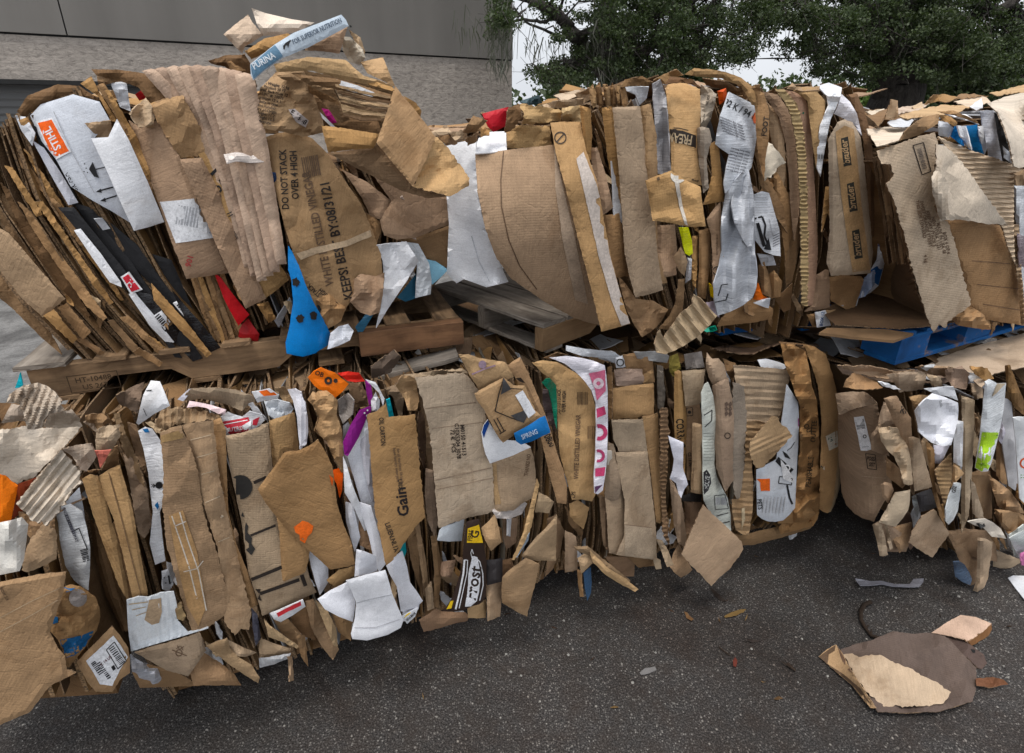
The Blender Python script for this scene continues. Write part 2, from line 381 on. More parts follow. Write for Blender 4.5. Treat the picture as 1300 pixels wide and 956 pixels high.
def curve_pt(C, v):
    x = v*(len(C)-1); i = int(min(max(math.floor(x), 0), len(C)-2)); f = x-i
    return np.array(C[i])*(1-f)+np.array(C[i+1])*f
def layers(bale, L, Rr, n, dr=(-.06, .02), depth=.75, seed=1, cols=(K1, K2, K3, K4, KD), jt=.05, jb=.05, white=.08, flap=.22, name='cardboard_layer', m=20, clip_floor=None):
    """the squeezed flat boxes of a bale, each one an upright sheet running back into it, its edge to the front"""
    par, nn, c = BALE[bale]; rs = random.Random(seed)
    for k in range(n):
        t = (k+rs.uniform(.2, .8))/n; v0 = -rs.uniform(-.03, jt); v1 = 1+rs.uniform(-.1, jb)
        d0 = rs.uniform(*dr); fl = rs.choice((-1, 1))*rs.uniform(.01, .028) if rs.random() < flap else 0
        fv = rs.uniform(.15, .85); fw = rs.uniform(.2, .6); th = rs.choice((.004, .006, .009, .013)); so = Vector((k*3.7, seed*1.3, 0))
        Pf = []
        for j in range(m+1):
            v = v0+(v1-v0)*j/m; tt = t+.012*noise.noise(Vector((v*3, k*2.1, seed)))
            q = curve_pt(L, v)*(1-tt)+curve_pt(Rr, v)*tt
            dj = d0+.02*noise.noise(Vector((v*5, 0, k)))+.008*noise.noise(Vector((v*19, 4, k)))
            Pf.append(hit(q[:1], q[1:], nn, c+dj)[0])
        Pf = np.array(Pf); cols_n = 6; grid = []
        yaw = rs.uniform(-.12, .12)
        for i in range(cols_n):
            row = []
            for j in range(m+1):
                v = j/m; p = Pf[j].copy()
                if i == 0:
                    msk = max(0, 1-abs(v-fv)/fw)**.5 if fl else 0
                    p = p + U*fl*msk + nn*(.012*msk+(0.006 if not msk else 0))
                else:
                    dep = depth*((i-1)/(cols_n-2))**1.6+.004
                    p = p - nn*dep + U*(yaw*dep + .02*noise.noise(Vector((v*4, i*.8, k*1.7)))*min(1, i/2)) 
                    if j == 0: p = p - np.array([0, 0, .02*i*rs.random()])
                if clip_floor is not None and p[2] < clip_floor: p[2] = clip_floor+.01*rs.random()
                row.append(p)
            grid.append(row)
        G = np.array(grid)      # cols, rows, 3
        mb = MB(); a = G.reshape(-1, 3); idx = lambda i, j: i*(m+1)+j
        # local thickness direction from the grid
        du = np.gradient(G, axis=0); dvv = np.gradient(G, axis=1); nr = np.cross(du, dvv); nr /= np.linalg.norm(nr, axis=2, keepdims=True)+1e-9
        b_ = (G+nr*th).reshape(-1, 3)
        r_ = rs.random()
        if r_ < white and k > 5: col = rs.choice((WH, WG, WG, CR)); mt = 'paper'
        else: col = rs.choice(cols); mt = 'kraft'
        q = [[idx(i, j), idx(i+1, j), idx(i+1, j+1), idx(i, j+1)] for i in range(cols_n-1) for j in range(m)]
        uvv = np.stack([np.repeat(np.arange(cols_n)*.05, m+1), np.tile(np.arange(m+1)*.05, cols_n)], 1)
        k1 = mb.add(a, q, MAT[mt]); mb.uv[k1] = uvv
        k2 = mb.add(b_, [f[::-1] for f in q], MAT[mt]); mb.uv[k2] = uvv+.17
        ne = len(a)
        rim = [idx(0, j) for j in range(m+1)]; ef = [[rim[j]+ne, rim[j], rim[j+1], rim[j+1]+ne][::-1] for j in range(m)]
        for r0 in (0, m):
            rr = [idx(i, r0) for i in range(cols_n)]; ef += [[rr[i], rr[i]+ne, rr[i+1]+ne, rr[i+1]] for i in range(cols_n-1)]
        mb.add(np.concatenate([a, b_]), ef, EDGE if mt == 'kraft' else MAT['paper'], False)
        vv = rs.uniform(.26, .74); mb.build(name, parent=par, col=tuple(min(.9, x*vv) for x in col))  # sheets darkened, the shade of the gaps put into their colour

def loose(parent, name, c, w, l, yaw, pitch, roll, col, seed, mat='kraft', cr=.012):
    """a loose bent sheet lying on a bale"""
    rs = random.Random(seed); nx, ny = 7, 9; e = np.array(U); f = np.array(N); ca, sa = math.cos(yaw), math.sin(yaw); a = e*ca+f*sa; b = f*ca-e*sa; up = np.array([0, 0, 1.0])
    a = a*math.cos(roll)+up*math.sin(roll); b = b*math.cos(pitch)+up*math.sin(pitch); nrm = np.cross(a, b); fold = rs.uniform(-.5, .5); fa = rs.uniform(-.6, .6); sh = rs.uniform(-.3, .3); V = []
    for j in range(ny):
        for i in range(nx):
            x = (i/(nx-1)-.5)*w*(1+.25*sh*(j/ny))+rs.gauss(0, .0015); y = (j/(ny-1)-.5)*l+sh*x; t = y/l-fold
            z = fa*max(0, t)*l*.6+cr*(noise.noise(Vector((x*9, y*9, seed)))+.7*abs(noise.noise(Vector((x*16, y*16, seed+9)))))
            V.append(np.array(c)+a*x+b*y+nrm*z)
    mb = MB(); q = [[j*nx+i, j*nx+i+1, (j+1)*nx+i+1, (j+1)*nx+i] for j in range(ny-1) for i in range(nx-1)]; uvv = np.array([[(k % nx)*w/nx, (k//nx)*l/ny] for k in range(nx*ny)])
    k = mb.add(V, q, MAT[mat]); mb.uv[k] = uvv; k = mb.add([v-nrm*.004 for v in V], [r[::-1] for r in q], MAT[mat]); mb.uv[k] = uvv+.2
    ring = [i for i in range(nx)]+[j*nx+nx-1 for j in range(1, ny)]+[(ny-1)*nx+i for i in range(nx-2, -1, -1)]+[j*nx for j in range(ny-2, 0, -1)]
    ne = nx*ny; mb.add([V[i] for i in ring]+[V[i]-nrm*.004 for i in ring], [[i, (i+1) % len(ring), (i+1) % len(ring)+len(ring), i+len(ring)] for i in range(len(ring))], EDGE if mat == 'kraft' else MAT[mat], False)
    return mb.build(name, parent=parent, col=col, crisp=14)
# ================================================================ the bales
def bale(key, c, px, base_z, label, xh):
    p = hit1(px, 600, N, c); 
    # base point below the given picture column
    o = empty('cardboard_bale', (float(p[0]), float(p[1]), base_z), label, 'cardboard bale', 'pressed waste bales in two tiers')
    BALE[key] = (o, N, c); return o
ZL, ZU = 1.20, 1.43
bT1 = bale('T1', -2.25, 300, ZU, 'slumped upper bale nearest the building, topped by a pale blue pet food carton', 0)
bT2 = bale('T2', -1.95, 850, ZU, 'upper bale in the middle with a wide bulging carton and crumpled grey plastic', 0)
bT3 = bale('T3', -1.55, 1200, ZU, 'upper bale over the blue pallet, with a torn panel and open fluting hanging down', 0)
bB1 = bale('B1', -1.93, 450, 0.0, 'long lower bale carrying the wooden pallets, with white cartons hanging low', 0)
bB2 = bale('B2', -1.93, 880, 0.0, 'lower bale in the middle, beneath crumpled grey plastic, with a square flap dangling', 0)
bB3 = bale('B3', -1.45, 1180, 0.0, 'lower bale under the blue pallet, with white and lime green flaps', 0)
bB0 = bale('B0', -1.72, -60, 0.0, 'lower bale cut off by the left edge, with torn fluted board and orange sheet', 0)
UP = np.array([0, 0, 1.0])
BALE['B1t'] = (bB1, UP, 1.2); BALE['B3t'] = (bB3, UP, 1.2); BALE['B2t'] = (bB2, UP, 1.2); BALE['T3p'] = (bT3, UP, 1.456); BALE['T3t'] = (bT3, UP, 2.2); BALE['T2t'] = (bT2, UP, 2.3)

CV = {  # left and right ends of each bale's front, top to bottom, in picture px
 'T1': ([(-70, 175), (-40, 260), (30, 360), (120, 462)], [(560, 215), (590, 270), (570, 340), (540, 375)]),
 'T2': ([(700, 140), (745, 230), (785, 330), (825, 425)], [(1085, 115), (1112, 210), (1100, 320), (1060, 405)]),
 'T3': ([(1172, 205), (1190, 260), (1205, 340), (1222, 405)], [(1420, 130), (1420, 250), (1400, 340), (1390, 420)]),
 'B1': ([(60, 540), (110, 650), (150, 770), (215, 880)], [(705, 460), (712, 560), (708, 660), (690, 735)]),
 'B2': ([(690, 462), (700, 560), (705, 660), (705, 725)], [(1045, 460), (1066, 540), (1058, 620), (1015, 665)]),
 'B3': ([(1142, 490), (1155, 560), (1170, 630), (1185, 690)], [(1440, 500), (1430, 570), (1410, 650), (1400, 740)]),
 'B0': ([(-210, 560), (-190, 680), (-170, 800), (-150, 900)], [(60, 560), (85, 680), (110, 780), (150, 880)]),
}
def lay(b, n, **k): layers(b, CV[b][0], CV[b][1], n, **k)
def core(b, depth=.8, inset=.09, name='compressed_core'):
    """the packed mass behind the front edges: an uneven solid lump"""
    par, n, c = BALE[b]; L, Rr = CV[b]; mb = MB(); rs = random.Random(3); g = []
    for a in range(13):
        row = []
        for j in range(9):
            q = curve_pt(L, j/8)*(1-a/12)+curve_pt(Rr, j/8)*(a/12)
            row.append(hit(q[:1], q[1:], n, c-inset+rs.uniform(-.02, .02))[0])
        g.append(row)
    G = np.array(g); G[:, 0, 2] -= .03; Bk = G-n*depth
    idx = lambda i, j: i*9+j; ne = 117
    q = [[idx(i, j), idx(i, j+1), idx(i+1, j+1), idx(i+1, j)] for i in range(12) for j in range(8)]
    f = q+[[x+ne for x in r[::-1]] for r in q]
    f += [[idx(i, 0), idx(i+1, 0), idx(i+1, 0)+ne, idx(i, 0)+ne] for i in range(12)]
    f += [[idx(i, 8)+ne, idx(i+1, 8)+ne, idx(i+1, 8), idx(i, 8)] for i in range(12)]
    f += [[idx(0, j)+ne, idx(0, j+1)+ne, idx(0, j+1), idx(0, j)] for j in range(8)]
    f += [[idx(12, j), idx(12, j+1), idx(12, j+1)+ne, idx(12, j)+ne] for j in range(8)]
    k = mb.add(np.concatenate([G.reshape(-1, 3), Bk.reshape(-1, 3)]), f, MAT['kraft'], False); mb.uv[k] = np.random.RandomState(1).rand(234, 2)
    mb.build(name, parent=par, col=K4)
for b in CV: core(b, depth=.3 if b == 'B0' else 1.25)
lay('T1', 84, seed=11, dr=(-.07, .03), cols=(K1, K2, K4, KD, KD), white=.03, jt=.03, jb=.03, flap=.3)
layers('T1', [(-80, 190), (-50, 275), (25, 375), (110, 462)], [(110, 110), (150, 230), (215, 350), (290, 450)], 64, seed=41, dr=(.0, .06), cols=(K1, K2, K2, KD, K4), white=0, jt=.02, jb=.04, flap=.2, name='corrugated_sheet')
lay('T2', 62, seed=12, jt=.06, jb=.08, white=.06)
lay('T3', 46, seed=13, jt=.03, jb=.03, cols=(K2, KP, K4, KD), white=.1)
lay('B1', 96, seed=14, jt=.03, jb=.02, white=.08)
lay('B2', 62, seed=15, jt=.02, jb=.02, white=.08)
lay('B3', 50, seed=16, jt=.03, jb=.03, white=.0, cols=(K2, KP, K4, K3, KD))
lay('B0', 30, seed=17, jt=-.06, jb=.0, white=0, depth=.28)
for i_, (b_, n_) in enumerate((('T2', 60), ('T3', 46), ('B1', 92), ('B2', 60), ('B3', 50))): lay(b_, n_, seed=60+i_, dr=(-.09, -.01), jt=.02, jb=.02, white=.05, flap=.1, name='crushed_sheet', m=14, cols=(K1, K2, KD, K4))

# loose flattened sheets lying over the top of every bale
def tops(key, px0, px1, z, n, dmin, dmax, seed, white=.12, zj=.04):
    par, nn, c = BALE[key]; rs = random.Random(seed)
    for k in range(n):
        p = hit1(rs.uniform(px0, px1), 500, N, c); p = p-N*rs.uniform(dmin, dmax); p[2] = z+rs.uniform(-zj, zj)
        wh = rs.random() < white; col = rs.choice((WH, WG, GR)) if wh else rs.choice((K1, K2, K3, KD, KP, KD, K4)); v = rs.uniform(.75, 1.1) if key[0] == 'T' else rs.uniform(.45, .85)  # lower-tier sheets darker: shade between the tiers put into their colour
        loose(par, 'top_sheet', p, rs.uniform(.08, .28), rs.uniform(.1, .34), rs.uniform(-1.5, 1.5), rs.uniform(-.3, .3), rs.uniform(-.3, .3), tuple(x*v for x in col), seed*100+k, 'paper' if wh else 'kraft')
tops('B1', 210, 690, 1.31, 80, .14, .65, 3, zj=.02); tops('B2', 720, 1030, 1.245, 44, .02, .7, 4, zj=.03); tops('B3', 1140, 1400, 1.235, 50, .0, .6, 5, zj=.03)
tops('T1', 140, 480, 2.34, 26, .12, .7, 6, zj=.05); tops('T2', 800, 1050, 2.385, 40, .1, .9, 7, zj=.03); tops('T2', 590, 790, 2.24, 34, .12, .8, 17, zj=.04); tops('T3', 1150, 1400, 2.22, 50, .1, .9, 8, zj=.03); tops('B0', -150, -20, 1.15, 6, .1, .2, 9, zj=.02)

# ---------------------------------------------------------------- T1, upper left bale
t = 'T1'
P(t, 'B', 'cardboard_sheet', KD, .05, [(-60, 330), (20, 400), (110, 520), (205, 600), (290, 775), (200, 700), (60, 560), (-60, 460)])
for a, (pts, c, dd) in enumerate([
  ([(-120, -60), (-40, -30), (60, 60), (200, 300), (330, 480), (300, 520), (130, 330), (-20, 120)], KD, .04),
  ([(0, -30), (60, 20), (200, 230), (330, 430), (420, 590), (400, 620), (280, 470), (100, 200)], K4, .05),
  ([(80, 60), (130, 90), (310, 340), (500, 600), (480, 615), (400, 545), (290, 390), (180, 230)], K2, .075),
  ([(165, 60), (200, 55), (360, 290), (530, 530), (510, 540), (440, 460), (330, 290)], K1, .085),
  ([(60, -160), (100, -150), (290, 90), (400, 260), (370, 260), (240, 70)], K2, .07),
  ([(110, -190), (150, -150), (330, 130), (470, 330), (580, 520), (560, 520), (400, 300), (280, 130)], K1, .06),
  ([(20, -110), (60, -100), (200, 120), (170, 130)], K1, .08),
  ([(200, 590), (250, 560), (362, 700), (340, 722)], K1, .12), ([(268, 555), (310, 530), (425, 668), (385, 702)], K2, .1),
  ([(500, 620), (530, 610), (640, 730), (735, 848), (700, 850), (600, 740)], KD, .07), ([(560, 600), (600, 590), (770, 760), (740, 770)], K2, .09),
  ([(330, 690), (400, 700), (490, 765), (470, 775)], K4, .1), ([(600, 650), (640, 640), (790, 750), (765, 770)], K1, .08),
  ([(620, 760), (650, 740), (760, 810), (745, 830)], K2, .08)]):
    P(t, 'B', 'cardboard_sheet', c, dd, pts, g=-55, jit=.8)
P(t, 'B', 'carton_flap', K3, .13, [(-60, 150), (40, 205), (175, 360), (305, 512), (200, 600), (100, 508), (0, 380), (-60, 320)], g=35, cr=.003, label='plain tan flap standing out at the left end')
# the folded lid and the white fluted carton
P(t, 'A', 'carton_lid', K4, .07, [(78, 520), (130, 445), (270, 393), (370, 400), (470, 468), (425, 476), (345, 438), (262, 452), (190, 492), (112, 548)], cr=.01)
P(t, 'A', 'carton_lid', KD, .055, [(110, 500), (180, 440), (290, 410), (370, 425), (440, 470), (300, 450), (150, 530)], cr=.01)
P(t, 'A', 'cardboard_sheet', K1, .085, [(85, 560), (130, 545), (170, 640), (150, 680)], g=60)
P(t, 'A', 'white_carton', (.63, .66, .72), .08, [(140, 540), (190, 487), (340, 440), (465, 475), (512, 560), (440, 645), (505, 760), (565, 900), (640, 1060), (600, 1035), (520, 985), (430, 935), (330, 870), (262, 745), (195, 660)],
  g=72, mat='paper', cr=.001, bow=(20, .03), label='pale fluted carton with an orange emblem', dec=[
  ('poly', WH, [(165, 566), (244, 548), (333, 709), (243, 752)]), ('poly', (.86, .12, .004), [(176, 574), (240, 558), (322, 705), (247, 738)]),
  ('text', WH, (246, 646), 50, 118, 'STIHL', .92), 
  ('poly', BK, [(270, 795), (340, 860), (430, 935), (390, 945), (330, 900)]), ('poly', BK, [(432, 755), (462, 830), (440, 825), (415, 790)]), ('line', BK, [(448, 790), (490, 780)], 5),
  ('disc', BK, (395, 765), 3), ('disc', BK, (402, 785), 3), ('disc', BK, (392, 800), 3), ('disc', BK, (408, 805), 3),
  ('line', BK, [(455, 893), (528, 873)], 7), ('line', BK, [(475, 935), (545, 913)], 7), ('poly', BK, [(447, 896), (470, 880), (476, 900)]), ('poly', BK, [(467, 938), (490, 922), (495, 942)]),
  ('line', GR, [(250, 520), (330, 700), (440, 900)], 4), ('text', BK, (318, 832), 34, 118, 'FSH'), ('text', BK, (350, 880), 30, 118, 'UR')])
P(t, 'A', 'white_flap', WH, .14, [(425, 645), (505, 640), (545, 556), (600, 650), (690, 850), (767, 1036), (700, 1058), (625, 1078), (570, 960), (500, 800)], mat='paper', cr=.002, bow=(20, .02), g=70, label='clean white carton flap hanging diagonally')
P(t, 'A', 'carton_flap', K3, .115, [(395, 575), (517, 562), (522, 600), (508, 642), (455, 640)])
P(t, 'A', 'white_strip', (.7, .71, .78), .07, [(150, 655), (205, 690), (280, 800), (365, 945), (320, 958), (250, 840)], mat='paper', cr=.003)
P(t, 'A', 'white_strip', WG, .06, [(70, 540), (120, 545), (165, 620), (150, 680), (100, 610)], mat='paper', cr=.01)
# black film bands
for pts, dd in (([(270, 85), (345, 85), (470, 240), (600, 400), (660, 480), (850, 790), (815, 785), (640, 500), (540, 440), (400, 240)], .085),
                ([(340, 60), (430, 90), (600, 320), (720, 500), (880, 690), (945, 790), (900, 805), (800, 680), (620, 440), (480, 280)], .07),
                ([(430, 110), (520, 160), (640, 260), (760, 430), (870, 560), (1028, 740), (990, 760), (900, 660), (700, 440), (560, 300)], .06),
                ([(150, -300), (190, -280), (300, -60), (360, 40), (330, 60), (240, -60)], .06), ([(700, 300), (800, 330), (900, 560), (980, 660), (940, 680), (780, 480)], .04)):
    P(t, 'B', 'black_board_strip', BK, dd, pts, mat='paper', cr=.0015)
for q_ in ([(640, 480), (700, 490), (800, 600), (890, 700), (945, 790), (900, 806), (820, 720), (730, 620)], [(800, 470), (860, 540), (960, 650), (1030, 740), (985, 762), (900, 680)]):
    P(t, 'B', 'crumpled_black_film', (.012, .012, .014), .092, q_, mat='film', cr=.009)
P(t, 'B', 'white_strip', WH, .105, [(345, 192), (376, 185), (470, 300), (562, 432), (568, 458), (513, 436), (430, 320)], mat='paper', cr=.002)
P(t, 'B', 'white_strip', WH, .1, [(600, 490), (632, 486), (720, 590), (812, 716), (770, 712), (700, 640)], mat='paper', cr=.002)
P(t, 'B', 'red_label', WH, .12, [(562, 410), (600, 386), (664, 470), (610, 490)], mat='paper', cr=.001, dec=[('poly', (.6, .02, .04), [(572, 414), (598, 397), (652, 466), (614, 480)]), ('text', WH, (608, 442), 44, -35, 'H')])
P(t, 'B', 'white_label', WH, .11, [(716, 592), (755, 568), (795, 620), (770, 658)], mat='paper', cr=.001, dec=[('bars', BK, (752, 612), 60, 26, -50, 7)])
P(t, 'B', 'white_label', WH, .1, [(806, 532), (838, 515), (888, 580), (858, 594)], mat='paper', cr=.001, dec=[('bars', BK, (848, 555), 50, 22, -50, 5)])
P(t, 'B', 'white_label', WG, .09, [(440, 140), (478, 135), (515, 185), (480, 192)], mat='paper', cr=.002)
P(t, 'B', 'cardboard_strip', K1, .125, [(705, 438), (742, 478), (870, 620), (988, 770), (965, 786), (840, 660), (718, 520)], g=-52, cr=.003)
# narrow upright sheets beside the white flap
P(t, 'A', 'carton_lid', K4, .05, [(425, 322), (560, 326), (690, 345), (770, 372), (855, 418), (790, 450), (700, 480), (640, 400), (560, 380), (450, 352)], cr=.01)
P(t, 'A', 'carton_lid', KD, .065, [(450, 345), (600, 360), (700, 400), (690, 420), (560, 380), (460, 400)], cr=.008)
P(t, 'A', 'cardboard_sheet', K1, .07, [(375, 390), (425, 355), (470, 440), (550, 570), (520, 565), (460, 450), (400, 410)], g=60)
P(t, 'A', 'cardboard_sheet', K2, .09, [(450, 400), (485, 385), (560, 520), (640, 690), (745, 960), (760, 1040), (700, 930), (600, 650), (530, 530)], g=62)
P(t, 'A', 'cardboard_sheet', K1, .1, [(490, 420), (510, 420), (640, 640), (700, 800), (770, 1000), (740, 950), (620, 700)], g=62)
P(t, 'A', 'white_strip', WG, .045, [(515, 385), (590, 380), (610, 520), (560, 500)], mat='paper')
P(t, 'A', 'red_sheet', RED, .03, [(630, 440), (690, 400), (720, 450), (650, 470)], mat='paper')
P(t, 'A', 'crumpled_paper', KL, .12, [(600, 530), (680, 455), (725, 520), (715, 600), (650, 592)], mat='crepe', cr=.02)
P(t, 'A', 'carton_panel', KP, .1, [(600, 560), (650, 590), (740, 560), (840, 735), (925, 940), (1010, 1120), (1075, 1272), (960, 1290), (870, 1302), (800, 1130), (740, 950), (650, 700)], g=70, cr=.004, bow=(10, .03),
  dec=[('poly', WH, [(745, 942), (925, 925), (1000, 1110), (820, 1135)]), ('bars', GR, (880, 1010), 110, 90, -10, 9), ('bars', (.1, .12, .2), (935, 1040), 60, 120, 70, 9), ('text', (.4, .05, .05), (885, 1218), 38, 75, '901')], label='brown panel with a white barcode label')
P(t, 'A', 'carton_flap', (.42, .27, .15), .15, [(695, 492), (770, 465), (850, 443), (910, 550), (990, 690), (930, 727), (835, 738), (750, 590)], g=20, cr=.01, jit=1.2)
P(t, 'X', 'cardboard_strip', KP, .125, [(228, 202), (256, 200), (282, 250), (305, 305), (338, 379), (312, 392), (285, 335), (255, 265)], g=25, cr=.006, bow=(0, .02))
P(t, 'X', 'carton_panel', (.43, .27, .13), .135, [(250, 190), (268, 184), (297, 228), (330, 290), (367, 355), (352, 368), (338, 378), (310, 330), (285, 280), (266, 238)], g=65, cr=.003, bow=(10, .015), label='golden panel with bold black lettering and stripes', dec=[
  ('text', BK, (283, 235), 21, 28, 'mpRite', .8), ('line', BK, [(268, 222), (278, 212), (292, 214)], 4), ('poly', BK, [(288, 250), (300, 243), (297, 258)]), ('line', BK, [(296, 246), (303, 240)], 3),
  ('line', BK, [(288, 272), (304, 264)], 1.2), ('line', BK, [(290, 275), (306, 267)], 1.2), ('bars', BK, (306, 295), 24, 11, 28, 14), ('text', BK, (328, 341), 6, 60, '1040'), ('text', BK, (334, 338), 6, 60, 'GTA')])
# gathered paper
for i in range(9):
    f = i/8; x0 = 180+f*118; xb = 285+f*66; yt = 90-8*math.sin(f*3)+6*f; yb = (262, 300, 322, 338, 350, 356, 350, 345, 335)[i]; wt, wb_ = 24, 13; bend = 16*(1-f)
    P(t, 'X', 'crepe_sheet', ((.47, .345, .26), (.42, .30, .225), (.50, .37, .28))[i % 3], .10+.016*i, [(x0, yt), (x0+wt*.5, yt-3), (x0+wt, yt), (x0*.72+xb*.28+wt+bend, yt*.7+yb*.3), (x0*.4+xb*.6+wt*.8+bend*.6, yt*.4+yb*.6), (xb+wb_, yb), (xb, yb+1), (x0*.4+xb*.6+bend*.6, yt*.4+yb*.6), (x0*.72+xb*.28+bend, yt*.7+yb*.3)], mat='crepe', g=62, cr=.0045, bow=(0, .016), step=3.5)
P(t, 'X', 'tape_band', (.5, .45, .42), .235, [(284, 196), (300, 193), (318, 196), (334, 194), (335, 206), (318, 207), (300, 205), (288, 208)], mat='film', cr=.004)
P(t, 'A', 'folded_carton', K4, .13, [(972, 285), (1050, 258), (1142, 254), (1170, 300), (1200, 400), (1182, 442), (1140, 370), (1050, 312), (985, 297)], cr=.012)
P(t, 'A', 'folded_carton', K2, .15, [(1060, 290), (1110, 275), (1150, 330), (1140, 365), (1075, 330)], cr=.008)
P(t, 'A', 'white_strip', (.35, .36, .4), .14, [(1120, 380), (1150, 380), (1200, 470), (1190, 500), (1150, 450)], mat='film', cr=.01)
# the vinegar panel
TX = (.03, .022, .018); TB = (.14, .085, .05)
P(t, 'X', 'carton_panel', (.345, .225, .125), .2, [(335, 175), (352, 169), (375, 166), (397, 176), (417, 196), (439, 231), (458, 258), (472, 290), (484, 325), (487, 370), (487, 396), (480, 400), (466, 385), (462, 360), (452, 375), (440, 390), (433, 408), (414, 419), (402, 405), (392, 378), (379, 345), (362, 290), (348, 235)],
  g=15, cr=.006, bow=(10, .03), step=4, label='broad brown panel printed with stacking advice', dec=[
  ('text', TX, (361, 228), 12.5, 93, 'DO NOT STACK', .82), ('text', TX, (374, 222), 12.5, 93, 'OVER 4 HIGH', .82), ('bars', TB, (395, 211), 22, 26, 10, 10),
  ('text', TB, (404, 290), 15, 102, 'WHITE DISTILLED VINEGAR', .8), ('text', TX, (428, 305), 17, 102, 'KEEPS! BEST BY:08/31/21', .86), 
  ('text', TX, (409, 378), 8, 138, 'DO NOT STACK', .8), ('text', TX, (420, 380), 8, 138, 'OVER 4 HIGH', .8), ('poly', BK, [(402, 388), (411, 383), (414, 392), (406, 402)]),
  ('poly', (.5, .37, .24), [(376, 322), (400, 314), (440, 305), (470, 292), (472, 300), (440, 313), (402, 322), (382, 330)])])
P(t, 'D', 'folded_carton', KP, .25, [(640, 510), (690, 470), (760, 480), (800, 465), (795, 560), (780, 650), (735, 665), (690, 650), (640, 600)], cr=.018)
P(t, 'D', 'carton_flap', K2, .24, [(480, 590), (540, 560), (640, 560), (600, 690), (530, 730), (500, 680)], cr=.018)
P(t, 'X', 'blue_tape', NVY, .225, [(338, 218), (350, 219), (352, 231), (344, 232)], mat='film', cr=.001)
P(t, 'X', 'text_bag', (.36, .24, .14), .25, [(323, 148), (330, 112), (350, 92), (385, 88), (398, 120), (410, 152), (412, 168), (385, 174), (362, 168), (335, 163), (322, 162)], mat='crepe', cr=.012, bow=(0, .04), step=4, label='brown paper covered in small print',
  dec=[('text', TX, (346+i*-1.8, 107+i*4.6), 5.2, -13, s, .95) for i, s in enumerate(['Carton Weight: 12 kg', 'Max Product 50 FT', 'Measured Pack code 12', 'Case UPC #: 10071', 'Description 12 x 1', 'Quantity in case', 'Carton number', 'Country of Origin', 'Net Weight: 11.2', 'Gross Weight 12.5', 'Carton Measure'])] + [('poly', (.5, .44, .42), [(366, 139), (374, 138), (392, 153), (388, 162), (376, 155)]), ('text', TX, (379, 149), 9, -38, 'E 1308')])
# the crown of loose cartons on T1
P(t, 'C', 'carton_flap', (.60, .47, .36), .2, [(50, 160), (110, 110), (165, 68), (192, 112), (237, 165), (150, 218), (138, 252)], cr=.01, top=1)
P(t, 'C', 'white_board', (.70, .60, .50), .18, [(183, 38), (250, 62), (370, 90), (475, 105), (400, 150), (300, 165), (236, 168), (205, 110)], mat='paper', cr=.01)
P(t, 'C', 'cardboard_sheet', K1, .24, [(150, 240), (240, 180), (350, 155), (425, 192), (300, 222), (180, 277)], cr=.008, g=20)
P(t, 'C', 'carton_end', KP, .3, [(440, 200), (632, 120), (592, 250), (520, 240), (430, 235)], cr=.003)
P(t, 'C', 'pet_food_carton', (.5, .58, .66), .34, [(175, 300), (230, 255), (290, 207), (380, 152), (600, 68), (622, 92), (635, 122), (540, 172), (450, 220), (330, 270), (240, 332), (190, 375), (178, 350)], mat='paper', g=20, cr=.0012, label='pale blue pet food carton with a dog emblem', dec=[
  ('poly', (.10, .20, .30), [(178, 302), (235, 255), (290, 210), (310, 235), (328, 262), (240, 325), (190, 368), (182, 340)]), ('line', (.03, .10, .12), [(325, 268), (450, 215), (540, 170), (634, 122)], 14), ('line', (.10, .2, .22), [(230, 330), (330, 270)], 16),
  ('text', (.06, .09, .14), (487, 146), 33, 25, 'FOR SUPERIOR NUTRITION', .62), ('text', (.55, .6, .65), (238, 285), 44, 30, 'PURINA', .75),
  ('poly', BK, [(328, 214), (340, 200), (356, 190), (362, 184), (366, 192), (360, 198), (356, 214), (352, 226), (348, 212), (340, 214), (336, 232), (330, 230)])])
P(t, 'C', 'shade_backing', (.10, .06, .03), .05, [(290, 335), (430, 330), (600, 360), (850, 420), (830, 560), (790, 680), (640, 690), (500, 600), (430, 480), (330, 400)], cr=.01)  # shade inside the open cartons painted as a dark backing sheet
P(t, 'C', 'cardboard_sheet', (.46, .31, .17), .42, [(285, 300), (330, 290), (450, 265), (620, 280), (700, 350), (845, 400), (830, 418), (720, 395), (620, 372), (460, 330), (300, 337)], cr=.004, g=10)
P(t, 'C', 'cardboard_sheet', KD, .36, [(380, 345), (580, 368), (700, 400), (845, 445), (835, 482), (720, 450), (600, 422), (440, 392)], cr=.004)
P(t, 'C', 'white_board', WG, .37, [(578, 370), (680, 400), (755, 432), (748, 452), (660, 430), (600, 412)], mat='paper', cr=.002)
P(t, 'C', 'carton_flap', K1, .43, [(700, 360), (840, 408), (848, 420), (835, 425), (730, 395)], cr=.003)
P(t, 'C', 'cardboard_sheet', KL, .34, [(562, 400), (650, 422), (745, 450), (825, 482), (815, 542), (740, 515), (660, 480), (592, 462)], cr=.004)
P(t, 'C', 'cardboard_sheet', (.48, .34, .2), .36, [(590, 470), (632, 465), (720, 500), (812, 540), (800, 572), (700, 548), (610, 527)], cr=.004)
P(t, 'C', 'carton_flap', K2, .28, [(440, 388), (560, 410), (592, 492), (500, 455), (448, 432)], cr=.004)
P(t, 'C', 'carton_side', K4, .12, [(430, 420), (600, 480), (640, 540), (770, 560), (800, 640), (640, 620), (520, 600), (440, 520)], cr=.01)  # dark hollow between the flaps, its shade painted as a sheet
